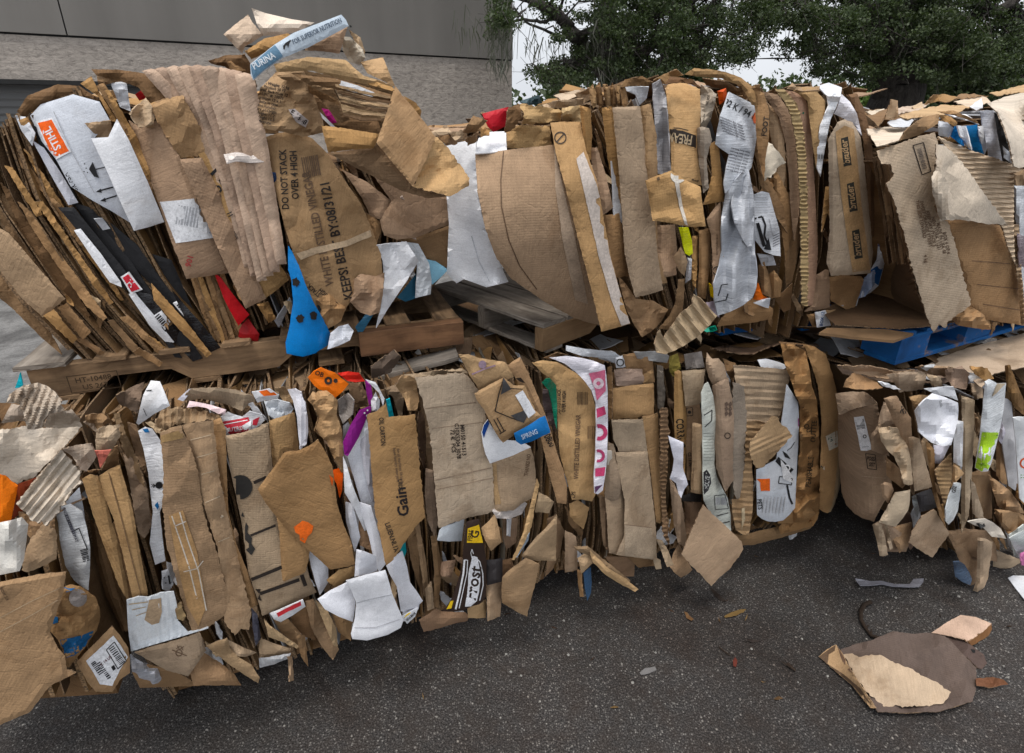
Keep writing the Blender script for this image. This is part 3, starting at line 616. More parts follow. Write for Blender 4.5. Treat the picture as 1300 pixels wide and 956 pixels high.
for i in range(6):
    P(t, 'C', 'folded_edge', ((.40, .28, .17), (.17, .105, .06))[i % 2], .385+.004*i, [(572+i*8, 392+i*27), (700, 424+i*25), (840-i*5, 452+i*20), (836-i*5, 463+i*20), (700, 437+i*25), (574+i*8, 404+i*27)], cr=.003, step=3.5, g=10)
for pts, c_, dd in [([(300, 352), (370, 345), (455, 372), (560, 410), (590, 470), (540, 445), (440, 395), (330, 372)], (.36, .24, .14), .33), ([(450, 400), (500, 405), (600, 480), (640, 560), (600, 575), (530, 500)], (.22, .14, .08), .26), ([(640, 60+80), (690, 175), (712, 240), (705, 262), (672, 215)], (.46, .33, .21), .22), ([(640, 700), (760, 690), (900, 860), (880, 880), (740, 790)], (.13, .08, .045), .3)]:
    P(t, 'C', 'folded_carton', c_, dd, pts, cr=.007, step=4)
P(t, 'C', 'pink_label', (.35, .01, .15), .21, [(508, 505), (545, 512), (580, 572), (550, 578)], mat='paper', cr=.002)
P(t, 'C', 'white_strip', WG, .22, [(470, 510), (485, 508), (572, 592), (555, 594)], mat='paper', cr=.002)
P(t, 'C', 'carton_flap', K1, .44, [(508, 585), (640, 602), (775, 625), (765, 665), (750, 692), (640, 700), (540, 712), (522, 650)], g=5, cr=.005)
P(t, 'C', 'carton_panel', (.39, .25, .14), .4, [(850, 400, -.06), (900, 460, -.05), (950, 520, -.04), (1042, 640, -.03), (990, 760, .02), (935, 872, .05), (850, 770, .05), (765, 667, .05), (810, 530, 0)], g=48, cr=.004, label='big open carton leaning out at the right')
P(t, 'C', 'carton_panel', (.25, .165, .1), .38, [(535, 712), (650, 700), (765, 665), (860, 780), (940, 872), (1040, 900), (1105, 916), (1000, 925), (880, 890), (700, 800)], cr=.006)
P(t, 'C', 'carton_flap', (.42, .275, .145), .42, [(1040, 638, -.05), (1100, 690, -.04), (1200, 832, -.04), (1195, 870, -.03), (1110, 916, 0), (1000, 890, .03), (935, 872, .03), (985, 760, .02)], cr=.012, step=4, jit=1)
P(t, 'C', 'carton_flap', (.42, .28, .16), .34, [(690, 290), (740, 278), (795, 268), (825, 340), (852, 402), (790, 375), (720, 340)], cr=.006)
P(t, 'C', 'white_board', CR, .19, [(600, 170), (640, 172), (700, 230), (712, 270), (690, 305), (640, 290), (610, 240)], mat='paper', cr=.012)
P(t, 'C', 'cardboard_scrap', K1, .15, [(890, 445), (950, 480), (975, 520), (970, 545), (930, 500)], cr=.01)
P(t, 'D', 'carton_side', K4, .12, [(1105, 110), (1195, 40), (1222, 100), (1218, 180), (1150, 185)], cr=.005)  # carton opening, its shade painted as a dark sheet
P(t, 'D', 'carton_flap', KP, .2, [(600, -20), (720, 40), (835, 130), (780, 215), (735, 200), (700, 120), (640, 30)], cr=.01)
P(t, 'D', 'carton_flap', K2, .18, [(715, 185), (797, 232), (780, 290), (762, 335), (735, 260)], cr=.005)
P(t, 'D', 'carton_panel', KP, .14, [(700, -60), (850, 10), (960, 60), (1110, 105), (1172, 215), (1060, 255), (950, 300), (860, 310), (800, 290), (780, 220), (835, 130)], g=5, cr=.005, bow=(0, .03))
P(t, 'D', 'carton_panel', KD, .13, [(800, 290), (950, 300), (1172, 217), (1135, 300), (1132, 380), (1110, 442), (1050, 430), (975, 400), (900, 330)], g=70, cr=.006)
P(t, 'D', 'clear_wrap', (.42, .33, .27), .17, [(815, 40), (850, 40), (905, 140), (945, 260), (950, 310), (900, 290), (850, 160)], mat='film', cr=.015)
P(t, 'D', 'white_flap', WH, .19, [(762, 335), (850, 325), (905, 320), (962, 410), (900, 510), (820, 630), (765, 722), (790, 600), (800, 500), (795, 410)], mat='paper', cr=.012, step=4)
P(t, 'D', 'white_flap', (.72, .76, .8), .16, [(880, 318), (960, 330), (1010, 420), (1022, 500), (1018, 565), (945, 582), (950, 500), (955, 420)], mat='paper', cr=.008, pleat=(20, .03, .004))
P(t, 'D', 'blue_sheet', (.25, .48, .62), .14, [(970, 395), (1040, 410), (1100, 450), (1060, 490), (1025, 520)], mat='paper', cr=.006)
P(t, 'D', 'blue_sheet', (.03, .12, .2), .12, [(860, 580), (950, 470), (945, 585), (900, 600)], mat='paper', cr=.006)
P(t, 'D', 'blue_sheet', (.06, .2, .33), .16, [(665, 720), (720, 650), (750, 660), (690, 760)], mat='film', cr=.006)
P(t, 'D', 'blue_plastic_sheet', BLU, .215, [(352, 340), (375, 380), (402, 430), (430, 510), (470, 600), (510, 670), (548, 745), (540, 800), (480, 840), (420, 857), (345, 842), (340, 790), (362, 700), (375, 600), (368, 500), (352, 450)], mat='plastic', cr=.0008, bow=(0, .05), step=4, label='bright blue plastic with torn holes', dec=[
  ('blotch', (.02, .015, .012), (388, 508), 22), ('blotch', (.02, .015, .012), (408, 678), 22), ('blotch', (.02, .015, .012), (472, 662), 22)])
P(t, 'D', 'clear_wrap', (.55, .57, .62), .24, [(550, 745), (590, 715), (630, 705), (658, 735), (640, 780), (590, 805), (535, 822)], mat='film', cr=.012)
P(t, 'D', 'red_sheet', RED, .08, [(5, 460), (40, 490), (80, 545), (130, 610), (172, 660), (120, 712), (80, 640), (50, 580)], mat='paper', cr=.004, label='red sheet tucked low in the bale')
P(t, 'D', 'red_sheet', (.3, .012, .015), .07, [(165, 678), (218, 750), (212, 788), (120, 765), (125, 715)], mat='paper', cr=.006)
for i in range(9):
    x = -95+i*17; P(t, 'D', 'cardboard_strip', (K2, KD, K1, K4)[i % 4], .05+.004*(i % 3), [(x-15, 470-i*3), (x+3, 462-i*3), (x+60, 600), (x+118, 770+i*2), (x+104, 790+i*2), (x+40, 640)], g=60, cr=.003)
P(t, 'D', 'cardboard_scrap', K1, .1, [(205, 610), (260, 600), (295, 680), (260, 700)], cr=.02)
P(t, 'D', 'grey_scrap', GR, .08, [(290, 690), (360, 580), (370, 600), (310, 720)], mat='film', cr=.01)

P('T3p', 'X', 'shaded_base_sheet', (.12, .075, .045), 0, [(1060, 412), (1140, 417), (1188, 413), (1250, 402), (1330, 390), (1340, 350), (1100, 372), (1040, 392)], cr=.002, tilt=0, step=7)  # added sheet over the deck, dark shade under the bale painted in
# ---------------------------------------------------------------- T2, upper middle bale
t = 'T2'
P(t, 'E', 'white_drum_sheet', WH, .0, [(60, 470, -.2), (150, 445, -.1), (238, 428, -.02), (234, 500), (240, 640, .03), (262, 780, .03), (300, 900, .02), (345, 1000), (388, 1096, -.03), (335, 1108), (285, 1120, -.04), (180, 1082, -.1), (145, 1102, -.15), (100, 1055, -.2), (110, 820, -.15), (90, 600, -.15)], mat='paper', cr=.004, bow=(90, .05), label='large white bulging sheet', dec=[('line', WG, [(215, 880), (250, 1000), (300, 1095)], 4)])
P(t, 'E', 'white_carton', WH, .06, [(248, 425, -.08), (300, 395, -.1), (376, 392, -.1), (380, 482), (300, 492), (233, 495)], mat='paper', cr=.003)
P(t, 'E', 'carton_panel', (.36, .25, .165), .1, [(232, 497, -.03), (370, 480, -.03), (480, 468, -.03), (600, 455, -.02), (645, 600, .03), (690, 750, .04), (730, 900, .04), (775, 1080, .02), (830, 1300, -.04), (760, 1285, -.06), (690, 1262, -.06), (560, 1190, -.06), (400, 1080, -.06), (330, 980, -.02), (280, 850, .02), (245, 680, .03)],
  g=0, cr=.004, bow=(60, .05), step=6, label='widest bulging brown carton panel', dec=[('line', (.12, .07, .04), [(365, 485), (352, 620), (355, 740), (390, 900), (440, 1020), (520, 1130)], 4.5), ('poly', (.42, .31, .22), [(602, 470), (622, 560), (700, 900), (760, 1200), (700, 1180), (640, 900), (606, 650)])])
P(t, 'E', 'carton_panel', (.42, .265, .135), .2, [(583, 352, -.1), (650, 346, -.1), (722, 347, -.1), (750, 480, -.04), (800, 620), (832, 800), (872, 1000), (920, 1180), (957, 1290), (890, 1310), (820, 1327), (780, 1150), (722, 930), (650, 640), (610, 500, -.04)], g=5, cr=.005, bow=(0, .015), label='golden panel edged with a pale tape', dec=[
  ('poly', (.55, .48, .43), [(705, 520), (738, 488), (800, 640), (838, 800), (858, 960), (905, 1130), (955, 1288), (915, 1300), (865, 1170), (810, 980), (770, 800)]),
  ('disc', TX, (630, 422), 29, 24), ('line', TX, [(612, 442), (648, 402)], 5)])
P(t, 'E', 'red_sheet', (.42, .02, .03), .06, [(265, 310), (330, 292), (388, 278), (372, 370), (318, 396), (290, 370)], mat='paper', cr=.006, label='red sheet on top')
for pts, c, dd in [([(175, 400), (225, 318), (290, 345), (232, 402)], KD, .08), ([(105, 400), (190, 388), (198, 425), (150, 442)], KL, .03), ([(185, 430), (250, 395), (240, 440), (200, 460)], KD, .05),
                   ([(428, 260), (520, 275), (642, 292), (632, 342), (540, 355), (450, 362), (462, 312)], (.46, .31, .16), .08), ([(375, 372), (450, 362), (582, 366), (588, 457), (480, 470), (380, 472)], (.40, .26, .13), .07),
                   ([(638, 282), (722, 268), (745, 350), (690, 346), (640, 348)], (.5, .36, .2), .12), ([(545, 268), (640, 245), (740, 240), (738, 268), (640, 280), (560, 290)], KL, .04), ([(600, 225), (740, 190), (760, 215), (640, 250)], (.5, .4, .3), -.05),
                   ([(390, 280), (440, 265), (450, 330), (400, 390), (370, 400)], K4, .1), ([(255, 370), (300, 380), (300, 410), (258, 420)], K1, .06), ([(20, 400), (100, 365), (120, 395), (60, 425)], KL, -.02), ([(60, 420), (130, 400), (150, 450), (100, 460)], K4, .0),
                   ([(700, 220), (770, 190), (790, 230), (740, 260)], K3, .02)]:
    P(t, 'E', 'crumpled_carton', c, dd, pts, cr=.014, step=4, jit=1)
P(t, 'E', 'navy_film', (.02, .05, .06), .03, [(440, 252), (490, 235), (530, 222), (547, 262), (480, 272)], mat='film', cr=.01)
for i, x in enumerate((762, 792, 828, 856, 886, 906)):
    P(t, 'E', 'rolled_board', (.22, .13, .065) if i % 2 else (.3, .19, .1), .13+.01*(i % 2), [(x, 200-i % 3*14), (x+18, 172-(i % 2)*8), (x+32, 200), (x+42, 262), (x+24, 284), (x+12, 262)], cr=.006, bow=(0, .035), step=3)
for pts, c, dd in [([(718, 270), (772, 285), (778, 400), (775, 530), (745, 492), (728, 350)], K1, .14), ([(768, 470), (802, 465), (840, 590), (877, 745), (850, 770), (830, 782), (790, 640)], KP, .13),
                   ([(822, 282), (872, 275), (900, 450), (905, 600), (918, 765), (890, 720), (850, 520)], K1, .12), ([(825, 785), (905, 775), (928, 900), (948, 1066), (900, 1075), (840, 1062), (830, 940)], K2, .12),
                   ([(895, 640), (930, 800), (945, 950), (925, 1000), (905, 820)], KD, .1), ([(790, 380), (820, 440), (840, 560), (810, 500)], K4, .1)]:
    P(t, 'E', 'cardboard_strip', c, dd, pts, g=84, cr=.004, bow=(0, .02))
P(t, 'E', 'white_strip', WH, .135, [(868, 530), (886, 540), (905, 680), (922, 822), (880, 792), (875, 660)], mat='paper', cr=.003)
P(t, 'E', 'tall_panel', (.36, .27, .19), .18, [(873, 280), (940, 277), (1002, 275), (1022, 430), (1042, 600), (1070, 800), (1082, 956), (1110, 1132), (1050, 1152), (980, 1168), (950, 1060), (930, 956), (905, 600)], g=2, cr=.003, bow=(0, .012), label='long upright tan panel')
P(t, 'E', 'carton_panel', (.35, .23, .13), .165, [(1000, 276), (1050, 262), (1078, 400), (1084, 600), (1082, 800), (1084, 960), (1130, 1100), (1060, 1110), (1030, 800), (1020, 500)], g=5, cr=.004, bow=(0, .03))
P(t, 'G', 'golden_panel', (.50, .32, .165), .17, [(238, 178, -.05), (280, 165, -.06), (335, 168, -.06), (400, 195, -.04), (403, 300), (398, 400), (385, 480), (395, 560), (408, 645), (340, 640), (268, 632), (262, 450), (250, 300)], g=90, cr=.003, bow=(0, .03), label='golden upright panel with half hidden black lettering', dec=[
  ('poly', TX, [(258, 382), (320, 390), (382, 412), (380, 470), (330, 452), (262, 442)]), ('text', (.5, .38, .24), (306, 424), 62, 171, 'FREAM', .62), ('line', TX, [(252, 375), (300, 377), (345, 388)], 4), ('line', TX, [(252, 382), (290, 384)], 4), ('text', TX, (378, 622), 12, -15, 'MADE')])
P(t, 'G', 'grey_film', (.36, .35, .36), .15, [(178, 172), (215, 150), (242, 230), (252, 400), (262, 590), (230, 595), (203, 590), (190, 380)], mat='film', cr=.01, pleat=(10, .03, .004))
P(t, 'G', 'grey_film', WG, .12, [(30, 187), (95, 182), (162, 186), (150, 240), (118, 270), (100, 222), (60, 205)], mat='film', cr=.01)
for pts, c, dd in [([(28, 186), (50, 150), (130, 134), (182, 165), (150, 183), (90, 180)], (.2, .12, .06), .14), ([(180, 156), (230, 125), (292, 104), (322, 130), (252, 152), (240, 176)], (.26, .16, .08), .12),
                   ([(235, 172), (260, 136), (360, 148), (408, 190), (370, 178), (330, 165), (280, 165)], (.13, .07, .035), .2), ([(328, 126), (372, 97), (440, 102), (522, 116), (592, 142), (652, 190), (668, 276), (640, 268), (615, 220), (590, 180), (500, 145), (405, 138)], (.30, .19, .095), .18),
                   ([(640, 180), (680, 175), (690, 260), (660, 280)], KD, .17), ([(560, 150), (640, 200), (650, 260), (600, 230)], K4, .1), ([(410, 145), (520, 160), (600, 200), (560, 210), (430, 180)], K4, .1)]:
    P(t, 'G', 'carton_lid', c, dd, pts, cr=.01, step=4)
P(t, 'G', 'printed_paper', KG, .16, [(403, 175), (440, 190), (478, 220), (465, 280), (450, 335), (425, 380), (408, 400), (400, 280)], mat='crepe', cr=.012, dec=[('text', TX, (436, 250+i*0), 16, 80, 'THIS SIDE', .8), ('text', TX, (452, 320), 12, 80, 'PACK 12'), ('text', TX, (418, 330), 12, 80, 'NO 224')])
P(t, 'G', 'cardboard_strip', (.30, .25, .2), .18, [(385, 378), (410, 370), (442, 378), (456, 430), (430, 520), (436, 600), (442, 655), (415, 682), (402, 600), (388, 480)], cr=.006, bow=(0, .02))
P(t, 'G', 'cardboard_strip', K1, .19, [(445, 452), (470, 440), (490, 480), (500, 600), (513, 720), (460, 727), (413, 736), (432, 690), (455, 600)], g=88, cr=.003)
P(t, 'G', 'orange_label', (.75, .1, .01), .15, [(480, 205), (522, 190), (526, 242), (490, 268)], mat='paper', cr=.004)
P(t, 'G', 'pale_plastic_bag', (.60, .63, .68), .21, [(535, 208, -.03), (600, 240, -.03), (680, 280, -.02), (668, 390), (655, 480), (640, 560), (610, 600), (580, 620), (548, 650), (518, 682), (510, 640), (520, 570), (537, 500), (505, 480), (470, 452), (480, 380), (495, 320)], mat='film', cr=.008, step=4, label='pale plastic bag marked 92 K / 94 K', dec=[
  ('text', BK, (590, 292), 45, -27, '92 K / 94 K', .8), ('poly', (.8, .13, .01), [(640, 325), (660, 300), (682, 284), (670, 355), (652, 356)])] + [('text', (.1, .1, .12), (545+i*3, 345+i*13), 12, -22, 'polyethylene film reseal') for i in range(6)] + [('text', (.1, .1, .12), (590-i*4, 480+i*14), 12, -14, 'warning keep away') for i in range(8)])
P(t, 'G', 'grey_plastic_bag', (.42, .44, .48), .2, [(520, 670), (580, 600), (622, 555), (640, 640), (652, 720), (655, 850), (656, 956), (668, 1070), (662, 1120), (640, 1172), (600, 1205), (540, 1235), (482, 1252), (468, 1180), (465, 1100), (490, 1020), (502, 950), (498, 800)], mat='film', cr=.006, pleat=(10, .10, .02), step=4, label='long crumpled grey plastic bag', dec=[
  ('line', BK, [(575, 745), (598, 700)], 8), ('line', BK, [(485, 1160), (500, 1110), (530, 1105)], 5), ('line', BK, [(470, 1190), (520, 1180), (530, 1150)], 5)])
P(t, 'G', 'grey_plastic_bag', (.5, .52, .56), .225, [(560, 640), (625, 560), (648, 690), (652, 830), (640, 960), (600, 900), (560, 820), (548, 740)], mat='film', cr=.006, pleat=(5, .06, .013), step=4)
P(t, 'G', 'white_bag', WG, .19, [(652, 690), (690, 672), (722, 680), (750, 780), (770, 850), (776, 975), (740, 970), (700, 955), (655, 900)], mat='film', cr=.006, label='white bag with a bold black emblem', dec=[
  ('line', BK, [(655, 800), (690, 790), (705, 830), (700, 880), (725, 940)], 9), ('line', BK, [(668, 820), (700, 930)], 16), ('poly', BK, [(690, 960), (720, 890), (738, 965)]), ('line', GR, [(722, 800), (740, 880)], 3)]+[('line', GR, [(660, 700+i*12), (715, 700+i*12)], 3) for i in range(7)] + [('line', (.1, .1, .12), [(740, 930-i*12), (770, 915-i*12)], 3) for i in range(6)])
P(t, 'H', 'white_bag', GR, .15, [(668, 300), (740, 310), (755, 355), (690, 360)], mat='film', cr=.01)
P(t, 'G', 'torn_white_board', CR, .23, [(683, 425), (712, 440), (745, 468), (775, 500), (802, 537), (770, 555), (745, 590), (700, 625), (688, 560)], mat='paper', cr=.008, jit=1.4, step=3)
for pts, c, dd in [([(690, 205), (760, 220), (812, 290), (838, 360), (860, 450), (868, 600), (872, 720), (840, 905), (822, 750), (815, 600), (800, 450), (770, 330), (730, 270)], KP, .14),
                   ([(700, 250), (750, 290), (790, 400), (800, 560), (790, 700), (760, 640), (740, 480)], K3, .12), ([(640, 400), (690, 410), (720, 620), (790, 740), (810, 870), (760, 800), (680, 640)], KD, .15),
                   ([(740, 560), (770, 600), (850, 760), (830, 940), (800, 1000), (780, 860), (750, 700)], K2, .13), ([(790, 700), (850, 640), (870, 900), (830, 1090), (800, 1120), (790, 900)], KD, .12),
                   ([(720, 1060), (745, 1040), (782, 1090), (775, 1165), (730, 1172)], K2, .15), ([(750, 1175), (800, 1130), (832, 1100), (822, 1222), (790, 1238)], K4, .12), ([(670, 1020), (700, 1000), (730, 1090), (735, 1170), (690, 1150)], KD, .12)]:
    P(t, 'G', 'cardboard_sheet', c, dd, pts, cr=.005, bow=(0, .02))
P(t, 'G', 'printed_strip', K2, .2, [(650, 188), (700, 215), (722, 300), (722, 420), (705, 520), (700, 622), (672, 520), (662, 400)], cr=.005, bow=(0, .02), dec=[('text', TX, (705, 370), 34, 82, 'FOOT')])
P(t, 'G', 'pink_board', (.42, .27, .19), .15, [(780, 197), (840, 208), (892, 232), (912, 330), (925, 480), (938, 700), (950, 956), (940, 1100), (925, 1202), (900, 1208), (880, 1206), (885, 900), (878, 500), (850, 330), (820, 250)], cr=.004, bow=(0, .02), dec=[('line', GRN, [(852, 300), (885, 308), (908, 328)], 9)])
P(t, 'G', 'open_flute_edge', (.36, .27, .15), .2, [(745, 188), (800, 205), (850, 260), (878, 350), (895, 500), (902, 700), (905, 900), (905, 1050), (902, 1208), (875, 1202), (870, 1000), (868, 800), (860, 600), (848, 440), (820, 310), (780, 235)], mat='flute', g=0, cr=.005, pleat=(90, .016, .0035), step=2.6, jit=1.2, label='tall torn edge of open corrugation')
P(t, 'G', 'cardboard_sheet', (.38, .25, .13), .17, [(812, 182), (880, 186), (932, 190), (985, 250), (982, 310), (955, 450), (942, 560), (922, 430), (900, 250)], cr=.008, bow=(0, .03))
P(t, 'G', 'cardboard_sheet', K3, .19, [(808, 195), (830, 165), (850, 185), (960, 182), (955, 200), (890, 205)], cr=.006)
P(t, 'G', 'white_plastic_bag', (.74, .76, .80), .21, [(948, 180, -.03), (1000, 165, -.04), (1062, 188, -.03), (1055, 230), (1035, 280), (1008, 340), (990, 430), (975, 520), (962, 605), (945, 560), (945, 480), (965, 360), (1000, 270), (985, 220)], mat='film', cr=.012, step=3.5, label='white plastic sheet drooping over the top edge', dec=[('poly', BK, [(942, 535), (988, 545), (990, 592), (938, 580)]), ('text', BK, (962, 512), 26, 0, '11'), ('text', WH, (964, 563), 26, 0, 'R2')])
P(t, 'G', 'white_plastic_bag', (.70, .69, .74), .2, [(1060, 218), (1100, 255), (1132, 310), (1155, 410), (1110, 360), (1075, 335), (1028, 312), (1045, 270)], mat='film', cr=.01, step=4)
TXG = (.03, .03, .025)
def logo(x, y, s): return [('poly', TXG, [(x-38/2, y-62), (x+14, y-72), (x+32, y+62), (x-6, y+70)]), ('text', (.45, .3, .16), (x+3, y), 46, 98, 'bruder', .88)]
P(t, 'G', 'carton_side', (.40, .32, .24), .22, [(1040, 350), (1075, 335), (1112, 350), (1150, 420), (1168, 560), (1182, 700), (1195, 830), (1208, 956), (1195, 1055), (1100, 1062), (1010, 1068), (990, 1000), (1005, 850), (1002, 700), (998, 430)], g=0, cr=.004, bow=(0, .035), step=4, label='rounded carton side with three black bruder stamps', dec=[
  ('poly', (.43, .27, .13), [(1032, 395), (1075, 365), (1118, 382), (1138, 560), (1155, 750), (1195, 1040), (1112, 1050), (1080, 850), (1060, 700), (1045, 550)])]+logo(1076, 488, 1)+logo(1104, 700, 1)+logo(1128, 920, 1))
P(t, 'G', 'cardboard_strip', K1, .2, [(985, 650), (1020, 652), (1012, 710), (1000, 762), (968, 862), (975, 740)], cr=.004)
P(t, 'G', 'cardboard_sheet', (.2, .12, .07), .16, [(1080, 222), (1132, 215), (1165, 290), (1185, 360), (1205, 480), (1213, 620), (1212, 880), (1190, 900), (1178, 600), (1155, 400)], cr=.006, bow=(0, .02))
P(t, 'G', 'torn_flap', (.42, .265, .13), .28, [(145, 622), (200, 598), (265, 575), (290, 592), (332, 620), (365, 635), (402, 652), (412, 740), (426, 835), (380, 838), (330, 835), (255, 818), (178, 810), (160, 700)], g=78, cr=.007, step=4, label='square torn flap with a streak of white tape', dec=[('disc', (.62, .58, .52), (298, 598), 36), ('poly', (.55, .5, .44), [(280, 620), (300, 620), (318, 740), (348, 850), (335, 845), (305, 750)]), ('text', TX, (205, 613), 16, 15, '@')])
for pts, c, dd, mt in [([(200, 170), (282, 165), (292, 280), (290, 400), (250, 410), (210, 415), (198, 300)], KP, .13, 'kraft'), ([(300, 180), (345, 178), (362, 240), (366, 300), (350, 312), (330, 300)], (.62, .66, .04), .18, 'film'),
                   ([(273, 320), (310, 268), (328, 300), (342, 342), (326, 407), (300, 380)], K3, .18, 'kraft'), ([(395, 192), (450, 180), (448, 300), (440, 400), (425, 512), (388, 500), (395, 350)], K2, .14, 'kraft'),
                   ([(362, 220), (395, 218), (388, 350), (380, 465), (358, 425)], K1, .12, 'kraft'), ([(15, 400), (60, 450), (100, 512), (180, 520), (252, 562), (225, 610), (200, 640), (165, 670), (130, 692), (90, 630), (55, 560)], (.33, .21, .12), .13, 'crepe'),
                   ([(300, 420), (328, 418), (325, 500), (320, 562), (295, 620), (260, 658), (205, 652), (250, 600), (282, 540)], KD, .16, 'kraft'), ([(340, 320), (362, 325), (358, 420), (330, 440)], GR, .15, 'film'),
                   ([(250, 560), (310, 545), (300, 600), (240, 650)], K4, .1, 'crepe')]:
    P(t, 'H', 'yellow_film' if c[2] < .05 else 'cardboard_strip', c, dd, pts, cr=.012 if mt == 'crepe' else .006, bow=(0, .02), mat=mt, step=4)
P(t, 'H', 'printed_strip', KP, .18, [(430, 140), (462, 95), (495, 60), (505, 200), (512, 330), (517, 440), (490, 446), (458, 452), (458, 330), (452, 220)], g=88, cr=.003, dec=[('disc', TX, (480, 382), 22, 17), ('text', TX, (480, 382), 26, 0, '3'), ('text', TB, (480, 260), 12, 90, 'RECYCLABLE BOX')])
P(t, 'H', 'curled_flap', (.42, .32, .21), .3, [(188, 722), (198, 672), (212, 655), (228, 700), (255, 655), (310, 580), (362, 540), (370, 488), (410, 520), (480, 592), (440, 640), (385, 692), (320, 735), (240, 772), (195, 762)], g=50, cr=.008, pleat=(-35, .045, .008), step=3, label='curled tan flap hanging below the bale')
for pts, c, dd, mt in [([(498, 602), (560, 545), (622, 498), (690, 520), (742, 560), (736, 605), (660, 622), (560, 632), (478, 642)], K2, .12, 'kraft'), ([(655, 490), (672, 438), (692, 495), (722, 512), (690, 520), (648, 516)], ORG, .16, 'paper'), ([(650, 532), (690, 515), (728, 510), (720, 557), (690, 548)], WG, .15, 'film'),
                   ([(942, 400), (985, 375), (1002, 380), (1006, 470), (1005, 552), (950, 565), (888, 572), (925, 540)], KP, .14, 'kraft'), ([(1000, 410), (1080, 400), (1152, 408), (1165, 425), (1145, 490), (1122, 552), (1080, 562), (1010, 522)], K2, .12, 'kraft'),
                   ([(1050, 410), (1160, 415), (1120, 550), (1095, 560)], KD, .15, 'kraft'), ([(1165, 415), (1190, 395), (1216, 378), (1215, 445), (1170, 502), (1140, 510), (1150, 460)], (.3, .36, .5), .14, 'film'), ([(935, 577), (985, 565), (1000, 600), (1010, 637), (945, 647)], WH, .16, 'paper'),
                   ([(898, 588), (940, 577), (946, 645), (925, 642)], K2, .14, 'kraft'), ([(985, 567), (1030, 562), (1078, 572), (1045, 605), (1010, 637)], (.45, .3, .17), .15, 'kraft'), ([(1060, 545), (1110, 520), (1140, 510), (1125, 568)], WG, .12, 'film'),
                   ([(410, 655), (470, 640), (478, 660), (430, 668)], (.02, .25, .17), .2, 'film'), ([(440, 440), (458, 455), (465, 510), (448, 500)], YEL, .17, 'film'), ([(425, 530), (480, 520), (490, 600), (440, 570)], (.5, .42, .5), .16, 'film')]:
    P(t, 'H', 'label' if c is WH else ('plastic_scrap' if mt == 'film' else 'cardboard_flap'), c, dd, pts, cr=.008, mat=mt, step=4, dec=[('text', (.02, .1, .3), (970, 606), 20, 82, 'BOX 12')] if c is WH else ())
P(t, 'J', 'white_blue_film', (.66, .68, .74), .12, [(300, 150), (312, 90), (332, 55), (358, 110), (352, 200), (325, 320), (300, 410), (260, 445), (215, 468), (225, 400), (250, 340), (292, 280)], mat='film', cr=.01, step=3.5, dec=[('poly', (.01, .1, .32), [(240, 345), (290, 310), (322, 320), (300, 408), (255, 380)]), ('line', (.08, .09, .2), [(320, 110), (300, 230)], 14), ('text', (.7, .5, .6), (272, 352), 30, 70, 'F8')])

# ---------------------------------------------------------------- T3, upper right bale
t = 'T3'
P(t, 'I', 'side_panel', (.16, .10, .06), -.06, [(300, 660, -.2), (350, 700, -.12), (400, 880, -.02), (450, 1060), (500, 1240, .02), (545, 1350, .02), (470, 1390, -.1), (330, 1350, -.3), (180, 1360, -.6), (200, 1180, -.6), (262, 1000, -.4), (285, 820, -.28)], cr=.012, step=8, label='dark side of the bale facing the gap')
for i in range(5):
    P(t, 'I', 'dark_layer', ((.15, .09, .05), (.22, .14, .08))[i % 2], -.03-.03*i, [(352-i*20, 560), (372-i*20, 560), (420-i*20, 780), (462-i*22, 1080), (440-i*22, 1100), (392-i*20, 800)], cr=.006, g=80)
P(t, 'I', 'torn_panel', (.46, .365, .27), .12, [(290, 525, -.02), (400, 488), (530, 445), (585, 430), (600, 480), (595, 560), (570, 655), (578, 740), (590, 830), (610, 870), (650, 880), (690, 1000), (722, 1130), (768, 1300), (690, 1362), (655, 1385), (640, 1420), (605, 1400), (580, 1440), (540, 1350), (510, 1250), (480, 1150), (430, 950), (385, 800), (340, 690), (380, 640), (360, 590), (315, 590)],
  g=12, cr=.004, bow=(60, .03), step=4.5, jit=1.1, label='torn tan panel with barcode and printed lines', dec=[
  ('line', TX, [(475, 497), (528, 482), (566, 628), (521, 645), (475, 497)], 5), ('bars', (.12, .1, .09), (520, 563), 105, 22, -74, 22)]+[('text', TB, (515+i*26, 870+i*24), 24, -78, s, .9) for i, s in enumerate(['THIS SIDE TOWARD', 'SWEET ORANGE STREET', 'KEEP DRY STACK 5', 'NEW YORK 11221', 'MADE IN USA 48', 'BOX 4 OF 4'])]+[('text', TB, (540, 1070), 24, -80, '4 kg')])
P(t, 'I', 'brown_panel', (.35, .215, .115), .08, [(610, 875), (690, 868), (800, 880), (912, 900), (965, 1000), (990, 1110), (1012, 1220), (1040, 1408), (950, 1395), (850, 1378), (765, 1300), (735, 1180), (700, 1080), (660, 950)], g=0, cr=.005, bow=(0, .02), label='warm brown panel below the fluting', dec=[('line', (.16, .09, .05), [(775, 1080), (1000, 1098)], 4), ('line', (.16, .09, .05), [(800, 1200), (1010, 1222)], 4), ('line', (.16, .09, .05), [(830, 1300), (1020, 1330)], 4)])
P(t, 'I', 'open_fluting', (.47, .37, .27), .15, [(600, 450, -.08), (680, 485, -.04), (760, 520), (900, 565), (1032, 612), (1000, 640), (985, 660), (986, 800), (985, 956), (992, 1100), (950, 1000), (930, 915), (830, 760), (730, 610), (650, 510)], g=4, cr=.004, pleat=(88, .021, .0042), step=2.0, jit=.5, mat='flute', label='sheet of exposed horizontal fluting')
P(t, 'I', 'open_fluting', (.36, .26, .17), .12, [(985, 900), (1010, 900), (1020, 1050), (1030, 1250), (1045, 1400), (1020, 1400), (1005, 1200), (990, 1050)], pleat=(88, .021, .004), mat='flute', step=2.2, g=4)
